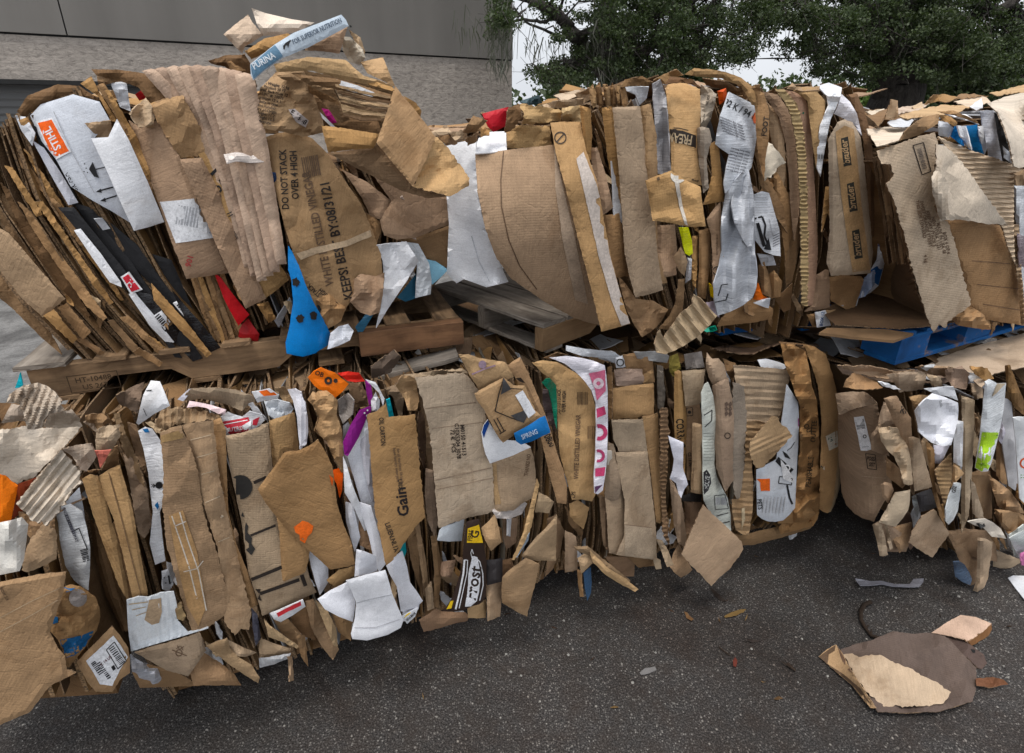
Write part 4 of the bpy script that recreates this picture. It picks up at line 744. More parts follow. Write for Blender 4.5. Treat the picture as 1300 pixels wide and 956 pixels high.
P(t, 'I', 'torn_liner', (.50, .43, .35), .17, [(590, 490), (640, 500), (690, 545), (730, 592), (850, 760), (955, 902), (910, 895), (860, 897), (780, 880), (700, 872), (610, 870), (600, 800), (572, 730), (568, 655), (595, 600)], cr=.01, bow=(40, .03), step=4, jit=.9, g=30, label='curled back grey liner')
P(t, 'I', 'torn_liner', (.44, .38, .31), .185, [(570, 655), (620, 640), (655, 690), (650, 780), (660, 872), (612, 880), (590, 800)], cr=.006, bow=(0, .02))
for pts, c, dd, mt in [([(408, 472), (430, 430), (452, 408), (530, 350), (607, 338), (602, 385), (560, 410), (505, 445), (450, 462)], (.25, .16, .09), .15, 'kraft'), ([(600, 345), (660, 340), (700, 385), (690, 400), (640, 380)], K1, .1, 'kraft'),
     ([(600, 372), (650, 380), (690, 418), (655, 457), (606, 447)], WG, .13, 'paper'), ([(665, 452), (680, 420), (692, 393), (725, 430), (735, 500), (700, 480)], BLU, .12, 'paper'), ([(700, 400), (800, 392), (812, 450), (832, 547), (790, 530), (755, 515), (735, 440)], (.01, .2, .5), .11, 'paper'),
     ([(700, 395), (740, 400), (770, 520), (740, 500), (715, 450)], WH, .13, 'paper'), ([(800, 400), (860, 395), (862, 480), (835, 550)], WH, .12, 'paper'), ([(640, 335), (740, 338), (770, 355), (812, 392), (760, 375), (700, 360)], WH, .14, 'paper'), ([(600, 325), (680, 320), (800, 372), (805, 388), (720, 355)], K2, .15, 'kraft'),
     ([(815, 325), (850, 318), (882, 322), (900, 430), (927, 577), (895, 570), (860, 562), (838, 450)], (.48, .49, .54), .13, 'film'), ([(880, 330), (900, 340), (985, 470), (980, 600), (930, 575), (900, 440)], (.06, .06, .06), .08, 'kraft'),
     ([(940, 440), (985, 460), (980, 490), (950, 485)], (.3, .4, .42), .1, 'film'), ([(930, 500), (975, 540), (975, 590), (935, 560)], WG, .1, 'film'), ([(985, 640), (1045, 615), (1045, 700), (1000, 700)], K3, .17, 'kraft'),
     ([(985, 700), (1045, 700), (1045, 1100), (1010, 1000), (990, 850)], WG, .13, 'film'), ([(1000, 940), (1045, 960), (1045, 1180), (1015, 1150)], (.2, .16, .18), .14, 'film'), ([(1005, 1100), (1050, 1120), (1050, 1300), (1020, 1250)], WG, .13, 'film')]:
    P(t, 'I', {'kraft': 'cardboard_flap', 'paper': 'white_sheet', 'film': 'plastic_scrap'}[mt] if c not in (BLU, (.01, .2, .5)) else 'blue_sheet', c, dd, pts, mat=mt, cr=.008, step=4)
P(t, 'I', 'pale_carton', (.56, .49, .41), .17, [(850, 285, -.5), (940, 250, -.6), (1045, 228, -.6), (1045, 300, -.1), (1045, 605), (1010, 612), (985, 602), (965, 500), (940, 410), (900, 325, -.05)], g=5, cr=.008, bow=(0, .03), step=5, label='pale rounded carton at the top right corner')
for pts, c, dd in [([(240, 412, -.3), (350, 403, -.35), (462, 403, -.35), (430, 445, -.1), (400, 472, -.02), (340, 490, -.02), (290, 502, -.05)], (.62, .53, .43), .12), ([(218, 322, -.55), (300, 312, -.6), (345, 310, -.6), (330, 360, -.3), (300, 400, -.2)], KD, .1),
                   ([(232, 325, -.5), (330, 310, -.6), (338, 345, -.5), (290, 352, -.45)], (.58, .5, .4), .13), ([(332, 366, -.3), (348, 310, -.3), (366, 262, -.3), (398, 270, -.3), (400, 320, -.3), (396, 357, -.3)], (.42, .29, .18), .12),
                   ([(345, 380, -.25), (400, 362, -.3), (482, 360, -.3), (455, 402, -.2), (372, 402, -.2)], WG, .12), ([(530, 292, -.7), (580, 240, -.7), (650, 240, -.8), (712, 252, -.8), (660, 275, -.7), (600, 272, -.7)], (.28, .17, .08), .1),
                   ([(680, 275, -.7), (760, 255, -.9), (842, 248, -.9), (870, 280, -.6), (750, 302, -.5)], (.58, .47, .36), .1), ([(860, 235, -.9), (960, 212, -1), (1045, 190, -1), (1045, 228, -.7), (900, 250, -.7)], (.48, .33, .19), .12),
                   ([(400, 345, -.3), (520, 310, -.45), (640, 290, -.5), (765, 300, -.4), (700, 332, -.3), (580, 345, -.2), (450, 362, -.2)], (.45, .31, .18), .08), ([(470, 300, -.6), (520, 275, -.7), (528, 310, -.6), (490, 322, -.6)], KL, .1), ([(760, 305, -.3), (820, 262, -.4), (828, 312, -.2), (795, 325, -.2)], WG, .14),
                   ([(640, 280, -.7), (720, 235, -.9), (860, 245, -.9), (700, 262, -.8)], KD, .12), ([(320, 350, -.4), (420, 300, -.6), (560, 285, -.7), (500, 320, -.5)], (.5, .4, .32), .05)]:
    P(t, 'I', 'crumpled_top_flap', c, dd, pts, cr=.012, step=4, jit=.9)
P(t, 'J', 'crumpled_paper', K2, .1, [(660, 575), (720, 530), (765, 508), (840, 560), (895, 600), (890, 628), (830, 632), (760, 620), (700, 610)], mat='crepe', cr=.02)
# ---------------------------------------------------------------- B0, cut off at the left edge
t = 'B0'
P(t, 'L', 'carton_panel', (.33, .215, .125), .14, [(-80, 340), (0, 350), (120, 325), (240, 305), (330, 300), (318, 400), (290, 480), (250, 600), (290, 680), (325, 720), (335, 790), (380, 805), (330, 830), (250, 870), (150, 1000), (-80, 1100)], g=35, cr=.004, step=6, label='big plain brown panel at the lower left', dec=[
  ('line', (.45, .33, .21), [(0, 530), (150, 450), (300, 380)], 4), ('line', (.45, .33, .21), [(0, 600), (150, 520), (290, 440)], 4), ('text', TB, (20, 410), 22, -60, 'BOX 24')])
P(t, 'K', 'pale_board', (.60, .52, .43), .2, [(-60, 370), (0, 372), (150, 352), (260, 358), (452, 350), (400, 420), (330, 482), (270, 550), (220, 602), (180, 640), (130, 648), (95, 672), (50, 640), (-60, 590)], cr=.01, step=5, jit=1.2, label='pale torn board spread over the top')
P(t, 'K', 'fluted_curl', (.52, .44, .36), .24, [(42, 200), (90, 150), (130, 128), (210, 112), (260, 130), (302, 160), (330, 200), (347, 265), (290, 282), (262, 292), (240, 320), (230, 362), (190, 372), (150, 368), (138, 310), (110, 232), (70, 222), (38, 222)], g=70, pleat=(20, .03, .006), mat='flute', cr=.012, bow=(90, .05), step=2.6, label='curled piece of exposed corrugation')
P(t, 'K', 'torn_board', (.40, .33, .27), .21, [(8, 336), (35, 280), (62, 228), (110, 235), (135, 285), (142, 322), (80, 328)], cr=.008)
P(t, 'K', 'torn_board', (.50, .42, .34), .23, [(228, 358), (255, 320), (270, 290), (330, 275), (392, 258), (430, 300), (455, 352), (340, 362)], cr=.014, jit=1)
P(t, 'K', 'fluted_board', (.56, .49, .41), .27, [(88, 782), (180, 670), (260, 580), (338, 480), (370, 520), (442, 612), (440, 672), (400, 700), (345, 790), (300, 850), (250, 902), (225, 870), (208, 888), (168, 870), (130, 820)], g=-50, pleat=(38, .03, .006), mat='flute', cr=.01, step=2.6, jit=1.3, label='pale ridged piece of exposed corrugation')
P(t, 'K', 'orange_sheet', (.88, .2, .005), .12, [(-40, 560), (0, 600), (50, 640), (102, 680), (80, 780), (62, 872), (0, 885), (-40, 880)], mat='paper', cr=.003, label='bright orange sheet')
P(t, 'K', 'dark_red_sheet', (.16, .03, .012), .1, [(100, 672), (200, 640), (170, 740), (120, 830), (65, 868)], mat='paper', cr=.004)
P(t, 'L', 'white_roll', (.62, .60, .56), .2, [(-40, 60), (60, 40), (110, 25), (142, 62), (130, 160), (120, 240), (98, 295), (0, 315), (-40, 315)], mat='paper', cr=.01, bow=(0, .06))
P(t, 'L', 'torn_board', K3, .2, [(108, 290), (120, 210), (150, 140), (220, 55), (278, 95), (285, 170), (282, 235), (200, 278), (130, 300)], g=60, cr=.008, jit=1)
P(t, 'L', 'torn_board', KD, .12, [(90, 0), (200, 30), (240, 110), (150, 130), (110, 80)], cr=.01)
P(t, 'K', 'cyan_sheet', CYA, .12, [(82, 142), (98, 98), (110, 58), (120, 98), (127, 138)], mat='film', cr=.002)
P(t, 'K', 'carton_flap', (.30, .19, .11), .16, [(160, 880), (230, 870), (300, 860), (305, 960), (300, 1010), (200, 1030)], cr=.006)
# ---------------------------------------------------------------- B1, the long lower bale
t = 'B1'
P(t, 'L', 'wrapped_roll', (.36, .22, .11), .26, [(300, 385), (350, 362), (402, 370), (440, 395), (478, 430), (498, 475), (502, 525), (485, 590), (440, 660), (375, 740), (345, 778), (308, 770), (315, 700), (290, 640), (245, 590), (255, 560), (280, 500), (285, 440)], mat='crepe', cr=.018, bow=(0, .06), step=4, label='bulging wrapped package with blue bands', dec=[
  ('poly', (.01, .13, .34), [(300, 390), (350, 362), (395, 368), (360, 392), (305, 408)]), ('poly', (.01, .13, .34), [(264, 560), (275, 522), (290, 525), (290, 552)]), ('poly', (.01, .12, .3), [(300, 640), (400, 620), (490, 585), (480, 622), (430, 668), (372, 718), (312, 735), (310, 690)]),
  ('text', (.25, .17, .1), (362, 690), 34, 15, 'G1', .8), ('disc', (.32, .28, .26), (390, 430), 45)])
P(t, 'L', 'labelled_carton', (.34, .22, .125), .29, [(382, 752), (430, 700), (500, 630), (560, 570), (600, 615), (642, 680), (650, 750), (650, 805), (600, 840), (562, 900), (480, 900), (440, 855)], g=35, cr=.004, label='small brown carton with a white shipping label', dec=[
  ('poly', WH, [(430, 745), (500, 680), (567, 618), (605, 668), (640, 725), (600, 790), (562, 870), (500, 862), (465, 800)]), ('line', BK, [(532, 690), (572, 650), (632, 745), (590, 785), (532, 690)], 5), ('bars', BK, (583, 715), 95, 32, -55, 12), ('bars', BK, (485, 780), 70, 26, -55, 9), ('bars', BK, (518, 790), 90, 20, -55, 10), ('text', (.1, .02, .02), (530, 745), 20, 40, 'C 14 US'), ('poly', BK, [(555, 775), (570, 765), (580, 785), (566, 795)])])
P(t, 'L', 'white_chip_bag', (.68, .70, .72), .2, [(275, -20), (350, -40), (412, 0), (435, 80), (452, 180), (450, 290), (442, 392), (405, 370), (370, 342), (330, 285), (290, 200), (280, 90)], mat='film', cr=.006, label='white printed plastic with rows of small type', dec=[('text', (.08, .08, .1), (340+i*9, 40+i*22), 22, -68, s, .8) for i, s in enumerate(['FINGER ACTION', 'RESEAL POLY', 'NOT A TOY', 'KEEP AWAY'])]+[('bars', BK, (428, 230), 90, 34, -75, 12), ('line', BK, [(360, 100), (395, 82), (438, 190)], 5)])
P(t, 'K', 'white_strip', (.62, .65, .70), .17, [(308, 850), (350, 780), (438, 690), (460, 800), (480, 960), (400, 975), (330, 960)], mat='film', cr=.006, dec=[('text', (.1, .1, .12), (370+i*22, 860+i*16), 22, -62, s, .8) for i, s in enumerate(['ANTICHOC', 'RESEALABLE', 'FINGER'])])
for i in range(7):
    x = 450+i*22; P(t, 'L', 'cardboard_strip', (K4, KD, K2, K4, KD, K2, KD)[i], .05+.006*(i % 3), [(x, 40+i*4), (x+16, 40), (x+50, 190), (x+110-i*3, 380), (x+185-i*9, 580), (x+165-i*9, 600), (x+85-i*3, 430), (x+25, 240)], g=75, cr=.004, mat='kraft')
P(t, 'X', 'paper_bag', (.40, .255, .13), .18, [(104, 608), (114, 602), (124, 604), (136, 640), (150, 690), (161, 740), (164, 766), (150, 742), (136, 704), (118, 654)], cr=.004, bow=(0, .02), g=80)
P(t, 'X', 'paper_bag', (.42, .27, .14), .2, [(122, 607), (138, 596), (152, 590), (158, 610), (168, 645), (176, 690), (188, 755), (178, 762), (168, 758), (156, 704), (143, 655)], cr=.004, bow=(0, .03), g=80, label='folded brown paper bag, squashed upright', dec=[('line', (.2, .12, .06), [(138, 600), (152, 650), (170, 720), (180, 758)], 1.5)])
for pts, c, dd in [([(458, 330), (530, 310), (605, 332), (570, 362), (542, 392), (500, 360)], (.36, .28, .21), .1), ([(530, 375), (590, 350), (652, 345), (665, 400), (640, 450), (610, 490), (570, 492), (528, 488)], (.44, .34, .24), .2),
                   ([(345, 480), (420, 455), (500, 450), (532, 520), (500, 570), (480, 602), (440, 580), (400, 520)], (.50, .41, .33), .18), ([(640, 182), (700, 150), (770, 118), (792, 108), (780, 190), (760, 282), (710, 255), (660, 232)], (.22, .16, .12), .02),
                   ([(630, 290), (660, 280), (690, 380), (760, 540), (800, 690), (770, 660), (700, 520), (650, 400)], (.25, .17, .1), .12), ([(680, 510), (722, 500), (770, 580), (802, 660), (820, 760), (835, 900), (800, 970), (760, 930), (720, 700)], (.34, .25, .18), .15),
                   ([(700, 330), (750, 350), (790, 470), (820, 640), (790, 620), (740, 480)], (.2, .13, .08), .1), ([(470, 290), (560, 280), (620, 320), (540, 380), (480, 360)], KD, .08), ([(610, 470), (650, 460), (660, 560), (600, 590), (560, 600)], KD, .1), ([(430, 640), (480, 600), (560, 590), (520, 620), (460, 650)], K4, .12)]:
    P(t, 'K', 'crumpled_carton', c, dd, pts, cr=.012, step=4, jit=.9)
P(t, 'K', 'pink_tip', (.62, .2, .16), .21, [(522, 490), (570, 488), (612, 484), (580, 540), (552, 582), (540, 530)], mat='paper', cr=.006)
P(t, 'K', 'white_flap', WH, .19, [(752, 335), (770, 260), (790, 180), (832, 100), (882, 105), (910, 170), (937, 240), (850, 285), (765, 345)], mat='paper', cr=.003, bow=(90, .03), label='white flap bent over the top edge', dec=[('text', BK, (820, 155), 40, -84, '1'), ('line', BK, [(790, 255), (808, 295)], 3)])
P(t, 'X', 'white_bag', WH, .17, [(175, 547), (184, 542), (194, 545), (204, 560), (212, 590), (214, 622), (203, 650), (206, 680), (210, 712), (197, 717), (190, 690), (194, 650), (188, 600), (182, 570)], mat='film', cr=.005, step=3, label='white bag with a small black emblem and a blue patch', dec=[
  ('poly', (.01, .15, .4), [(190, 651), (200, 637), (203, 650)]), ('text', BK, (194, 617), 7, 0, 'OM'), ('disc', BK, (202, 616), 4.5), ('poly', (.01, .15, .4), [(181, 545), (194, 543), (196, 548), (184, 549)])])
P(t, 'X', 'white_bag', WG, .13, [(205, 725), (214, 722), (220, 742), (214, 752), (207, 748)], mat='film', dec=[('text', BK, (211, 736), 15, 190, '12')])
P(t, 'X', 'tall_strip', (.35, .235, .145), .22, [(203, 550), (216, 543), (230, 540), (243, 570), (252, 600), (258, 650), (275, 700), (291, 762), (284, 782), (272, 792), (262, 797), (252, 803), (243, 800), (232, 765), (225, 740), (211, 690), (206, 640), (208, 600)], g=5, cr=.006, bow=(0, .02), step=4, jit=.9, label='tall ribbed strip with a frayed tape down it', dec=[
  ('poly', (.42, .27, .12), [(204, 553), (232, 545), (233, 556), (205, 562)]), ('poly', (.42, .25, .11), [(214, 655), (232, 648), (250, 700), (262, 770), (252, 795), (238, 770), (226, 720)]), ('line', (.62, .56, .48), [(218, 655), (230, 690), (240, 720), (250, 760)], 1.6), ('line', (.62, .56, .48), [(228, 650), (238, 685), (252, 725), (262, 775)], 1.6), ('line', (.62, .56, .48), [(233, 726), (250, 722), (258, 712)], 1.2), ('line', (.6, .55, .5), [(222, 668), (236, 662)], 1.2)])
P(t, 'X', 'tall_strip', (.355, .245, .155), .215, [(231, 540), (250, 536), (270, 534), (274, 560), (278, 600), (288, 650), (305, 720), (319, 778), (316, 800), (306, 798), (298, 807), (285, 790), (277, 700), (258, 640), (245, 580)], g=5, cr=.006, bow=(0, .02), step=4, jit=.9, label='second tall ribbed strip, right of the taped one', dec=[('line', (.5, .39, .27), [(236, 560), (268, 552)], 1), ('line', (.5, .39, .27), [(245, 582), (274, 574)], 1), ('line', (.5, .39, .27), [(250, 604), (278, 596)], 1), ('line', (.5, .39, .27), [(256, 640), (284, 628)], 1.2), ('line', (.5, .39, .27), [(272, 690), (296, 680)], 1)])
P(t, 'X', 'rounded_strip', (.36, .22, .115), .17, [(270, 534), (280, 530), (287, 545), (288, 600), (290, 650), (300, 690), (312, 720), (325, 758), (328, 768), (318, 772), (306, 740), (292, 700), (284, 650), (278, 600)], g=80, cr=.006, bow=(0, .03), step=4)
P(t, 'M', 'torn_strip', (.60, .50, .38), .22, [(505, 660), (525, 655), (528, 760), (540, 850), (525, 860), (510, 780)], cr=.01, jit=1.4, step=3)
P(t, 'X', 'umbrella_carton', (.38, .285, .195), .19, [(286, 553), (305, 550), (340, 538), (344, 570), (346, 600), (352, 660), (365, 700), (388, 718), (394, 735), (402, 752), (370, 766), (333, 782), (325, 755), (316, 730), (306, 660), (293, 600)], g=12, cr=.003, bow=(0, .02), step=4, label='tan carton with black umbrella and arrow symbols', dec=[
  ('disc', (.03, .028, .026), (305, 618.5), 15.5), ('line', TX, [(322, 613), (338, 606)], 4), ('poly', (.035, .032, .03), [(301, 655), (308, 650), (312, 663), (315, 668), (314, 676), (320, 683), (319, 690), (324, 697), (319, 705), (312, 698), (306, 680)]), ('line', TX, [(318, 680), (350, 667)], 3),
  ('line', TX, [(319, 736), (358, 720)], 4.2), ('poly', TX, [(314, 728), (320, 724), (318, 732), (326, 737), (318, 742)]), ('line', TX, [(330, 754), (380, 736)], 4.2), ('poly', TX, [(324, 748), (331, 748), (329, 754), (332, 763), (322, 758)]), ('line', TX, [(383, 730), (388, 744)], 5)])
P(t, 'M', 'white_red_bag', WH, .14, [(505, 330), (520, 300), (560, 275), (640, 300), (680, 270), (750, 290), (765, 320), (740, 345), (690, 380), (620, 400), (552, 408), (540, 360)], mat='film', cr=.006, dec=[('poly', (.55, .03, .05), [(520, 330), (675, 302), (690, 375), (550, 404)]), ('text', WH, (600, 368), 30, 8, 'NUTRIX'), ('line', WH, [(530, 345), (670, 318)], 4), ('poly', WH, [(640, 350), (690, 320), (690, 378), (650, 372)]), ('poly', (.5, .03, .05), [(700, 318), (738, 300), (712, 372), (694, 372)])])
P(t, 'M', 'pink_sheet', (.76, .6, .62), .15, [(335, 250), (350, 212), (400, 220), (470, 235), (552, 262), (545, 290), (510, 285), (440, 250), (390, 242)], mat='paper', cr=.006)
P(t, 'M', 'top_flap', (.40, .31, .22), .1, [(300, 205), (360, 145), (480, 140), (600, 150), (700, 185), (715, 215), (680, 225), (640, 268), (540, 230), (420, 200), (340, 212)], cr=.01, g=10)
P(t, 'M', 'white_strip', (.6, .6, .68), .12, [(283, 205), (345, 148), (372, 145), (315, 215)], mat='paper')
P(t, 'M', 'orange_label', WH, .17, [(693, 165), (790, 145), (842, 182), (830, 200), (745, 215), (725, 222)], mat='paper', cr=.002, dec=[('poly', (.8, .14, .01), [(732, 160), (800, 148), (832, 180), (760, 186)])])
P(t, 'M', 'bubble_wrap', (.55, .58, .62), .13, [(760, 215), (830, 205), (900, 225), (922, 260), (900, 295), (820, 312), (790, 290)], mat='film', cr=.014)
P(t, 'M', 'white_roll', (.68, .68, .74), .18, [(890, 150), (930, 145), (965, 165), (985, 220), (1002, 300), (1005, 380), (995, 450), (962, 480), (950, 400), (942, 300), (920, 210)], mat='paper', cr=.005, bow=(0, .03), pleat=(0, .02, .003), step=3)
P(t, 'M', 'crumpled_edge', (.28, .19, .11), .13, [(820, 140), (880, 140), (925, 220), (900, 240), (850, 190)], cr=.016, jit=1.2)
P(t, 'M', 'frayed_edge', (.34, .24, .15), .16, [(200, 260), (290, 245), (420, 270), (510, 290), (520, 320), (430, 325), (300, 340), (200, 365), (160, 350), (180, 300)], cr=.02, jit=1.8, step=3, pleat=(0, .03, .006))
P(t, 'M', 'carton_side', (.30, .2, .12), .1, [(480, 300), (515, 295), (540, 400), (548, 560), (520, 600), (500, 480)], cr=.005)
P(t, 'M', 'carton_panel', (.40, .255, .13), .18, [(788, 322), (860, 298), (930, 278), (942, 380), (952, 482), (900, 500), (868, 492), (845, 540), (815, 600), (800, 480)], g=10, cr=.004, bow=(0, .02))
P(t, 'M', 'carton_side', (.34, .27, .2), .17, [(740, 345), (790, 330), (800, 560), (770, 560), (745, 450)], cr=.004)
P(t, 'X', 'kite_panel', (.33, .20, .10), .27, [(327, 621), (345, 597), (360, 575), (366, 573), (378, 572), (392, 566), (404, 558), (414, 575), (422, 592), (428, 640), (436, 665), (446, 690), (451, 716), (440, 720), (419, 723), (396, 702), (370, 680), (350, 655), (338, 640)], g=-52, cr=.004, step=4.5, label='dark brown kite shaped panel with orange marks', dec=[('poly', (.80, .14, .012), [(373, 669), (379, 665), (384, 661), (391, 663), (398, 668), (396, 676), (391, 681), (387, 690), (381, 686), (380, 679), (375, 676)]), ('poly', (.75, .12, .01), [(418, 603), (424, 597), (428, 612), (429, 632), (425, 628), (420, 612)])])
P(t, 'N', 'carton_flap', (.38, .235, .12), .24, [(500, 58), (530, 55), (600, 140), (662, 222), (655, 280), (640, 332), (585, 355), (528, 382), (520, 240), (515, 140)], g=75, cr=.004)
P(t, 'M', 'crumpled_bag', (.42, .27, .15), .17, [(1000, 205), (1030, 160), (1070, 185), (1140, 200), (1150, 280), (1175, 380), (1175, 460), (1110, 440), (1040, 380), (1060, 300), (1030, 240)], mat='crepe', cr=.018, step=3.5)
P(t, 'O', 'crumpled_bag', (.41, .26, .14), .19, [(60, 340), (100, 290), (150, 285), (212, 340), (205, 420), (235, 500), (245, 640), (250, 760), (215, 700), (180, 640), (150, 560), (90, 500), (112, 430)], mat='crepe', cr=.016, step=3.5, bow=(0, .03))
P(t, 'O', 'orange_sheet', (.80, .17, .008), .15, [(48, 215), (80, 180), (120, 158), (200, 190), (272, 250), (240, 290), (192, 332), (170, 300), (110, 280), (85, 262)], mat='paper', cr=.008, label='orange sheet with dark print near the pallet', dec=[('disc', TX, (160, 232), 22, 8), ('disc', TX, (200, 232), 12), ('text', TX, (110, 195), 36, -20, 'OB')])
P(t, 'O', 'orange_sheet', (.75, .1, .008), .2, [(165, 730), (215, 715), (242, 740), (235, 840), (222, 880), (205, 800)], mat='paper', cr=.004)
P(t, 'O', 'red_sheet', (.62, .03, .02), .14, [(210, 190), (270, 180), (332, 190), (362, 235), (310, 240), (262, 232)], mat='paper', cr=.006)
P(t, 'O', 'grey_film', (.3, .27, .25), .13, [(215, 340), (265, 300), (300, 340), (290, 420), (240, 470), (220, 420)], mat='film', cr=.014)
P(t, 'O', 'purple_strip', PUR, .2, [(240, 570), (280, 480), (335, 395), (395, 372), (398, 400), (370, 440), (330, 540), (268, 648), (248, 640)], mat='paper', cr=.004, bow=(0, .01), label='purple edged white sheet', dec=[('disc', WH, (360, 410), 5), ('disc', WH, (376, 395), 5), ('disc', WH, (372, 425), 5)])
P(t, 'O', 'purple_strip', PUR, .13, [(362, 230), (395, 240), (405, 350), (385, 370), (370, 300)], mat='paper', cr=.004)
P(t, 'O', 'white_sheet', WH, .16, [(365, 225), (420, 240), (470, 330), (462, 372), (440, 300), (400, 260)], mat='paper', cr=.004)
P(t, 'O', 'white_tube', WH, .15, [(395, 340), (420, 300), (445, 340), (440, 400), (400, 400)], mat='paper', cr=.006, bow=(0, .03))
for pts, c, dd in [([(265, 650), (330, 540), (370, 440), (392, 520), (402, 640), (420, 800), (438, 1000), (470, 1130), (420, 1130), (370, 1000), (310, 800)], (.72, .74, .8), .17), ([(330, 560), (372, 450), (390, 560), (400, 700), (430, 900), (400, 900), (360, 740)], (.45, .45, .5), .19),
                   ([(240, 650), (262, 700), (290, 800), (330, 900), (390, 1050), (360, 1060), (300, 930), (250, 850)], WH, .21), ([(240, 480), (270, 460), (300, 520), (262, 600), (240, 560)], WG, .14), ([(255, 850), (300, 900), (340, 960), (320, 960), (270, 940)], (.2, .1, .06), .16)]:
    P(t, 'O', 'white_board', c, dd, pts, mat='paper', cr=.004, bow=(0, .015))
for pts, dd in [([(648, 200), (700, 240), (752, 285), (752, 380), (712, 442), (690, 380), (668, 300)], .18), ([(835, -10), (872, 0), (890, 80), (908, 160), (882, 232), (860, 160), (838, 80)], .23), ([(895, -10), (960, 10), (1000, 150), (1032, 290), (1000, 330), (980, 300), (950, 160)], .22),
                ([(888, 222), (940, 235), (985, 252), (990, 325), (940, 340), (880, 352)], .25), ([(1030, 290), (1070, 258), (1112, 228), (1135, 300), (1150, 380), (1180, 420), (1212, 470), (1180, 502), (1105, 522), (1085, 400), (1050, 340)], .22),
                ([(1100, 400), (1140, 380), (1200, 460), (1190, 510), (1150, 560), (1118, 570)], .2), ([(700, 462), (760, 420), (852, 378), (870, 430), (885, 480), (880, 520), (872, 572), (800, 545), (735, 510)], .27)]:
    P(t, 'N', 'white_board', (.70, .71, .76), dd, pts, mat='paper', g=80, cr=.005, bow=(0, .012))
P(t, 'N', 'white_carton', (.72, .73, .77), .31, [(838, 372), (930, 345), (1030, 320), (1048, 380), (1062, 432), (1090, 500), (1118, 562), (1105, 600), (1040, 635), (940, 662), (870, 655), (862, 630), (880, 560), (888, 480), (865, 420)], mat='paper', g=5, cr=.005, step=4, label='crushed white carton hanging lowest', dec=[('line', GR, [(892, 480), (960, 462), (1060, 440)], 4), ('line', (.56, .56, .6), [(880, 600), (980, 600), (1100, 560)], 4)])
P(t, 'N', 'printed_scrap', WG, .24, [(1110, 545), (1180, 505), (1190, 500), (1175, 545), (1135, 582)], mat='film', cr=.004, dec=[('bars', BK, (1155, 545), 60, 12, 40, 10), ('poly', YEL, [(1112, 548), (1150, 524), (1152, 530), (1118, 555)])])
P(t, 'N', 'white_red_sheet', WH, .23, [(470, 532), (550, 498), (630, 464), (642, 497), (580, 540), (522, 573), (490, 560)], mat='film', cr=.004, dec=[('poly', (.5, .03, .04), [(500, 530), (560, 500), (618, 472), (622, 492), (560, 520), (510, 548)])])
P(t, 'X', 'teal_strip', (.0, .33, .38), .12, [(508, 684), (514, 682), (516, 700), (512, 712), (509, 700)], mat='paper', cr=0)
P(t, 'X', 'teal_strip', (.0, .4, .5), .14, [(490, 508), (495, 506), (500, 528), (494, 532)], mat='paper', cr=0)
# low hanging pieces of B1
P(t, 'L', 'white_fluted_panel', (.72, .76, .80), .25, [(633, 442), (690, 424), (742, 426), (800, 405), (870, 398), (885, 470), (892, 545), (940, 600), (1000, 590), (1042, 575), (1042, 582), (900, 625), (780, 660), (655, 697), (640, 580)], mat='paper', g=84, cr=.003, pleat=(0, .018, .0015), step=3.5, label='white fluted panel with a torn brown patch', dec=[('poly', (.42, .30, .19), [(745, 440), (805, 430), (810, 500), (795, 555), (760, 565), (722, 540), (735, 490)]), ('line', (.45, .33, .2), [(645, 462), (740, 450)], 5), ('line', (.45, .33, .2), [(660, 490), (730, 475)], 4), ('line', (.45, .33, .2), [(680, 520), (735, 500)], 4)])
P(t, 'L', 'cardboard_scrap', (.34, .24, .13), .23, [(880, 470), (900, 450), (930, 520), (915, 545), (885, 535)], cr=.01)
for pts, c, dd, nm in [([(672, 702), (760, 672), (880, 640), (1000, 602), (1032, 692), (985, 760), (942, 822), (830, 792), (740, 740)], (.36, .27, .19), .2, 'carton_flap'), ([(740, 760), (850, 790), (930, 825), (1000, 870), (700, 880), (660, 800)], KD, .15, 'carton_flap')]:
    P(t, 'L', nm, c, dd, pts, g=80, cr=.008, step=4, dec=[('disc', TB, (895, 705), 18, 13), ('line', TB, [(860, 690), (935, 720)], 5), ('text', TB, (900, 680), 26, -10, 'XX')])
P(t, 'L', 'clear_bag', (.42, .43, .47), .17, [(650, 715), (700, 745), (800, 780), (830, 830), (780, 880), (720, 850), (660, 800)], mat='film', cr=.02, step=3.5)
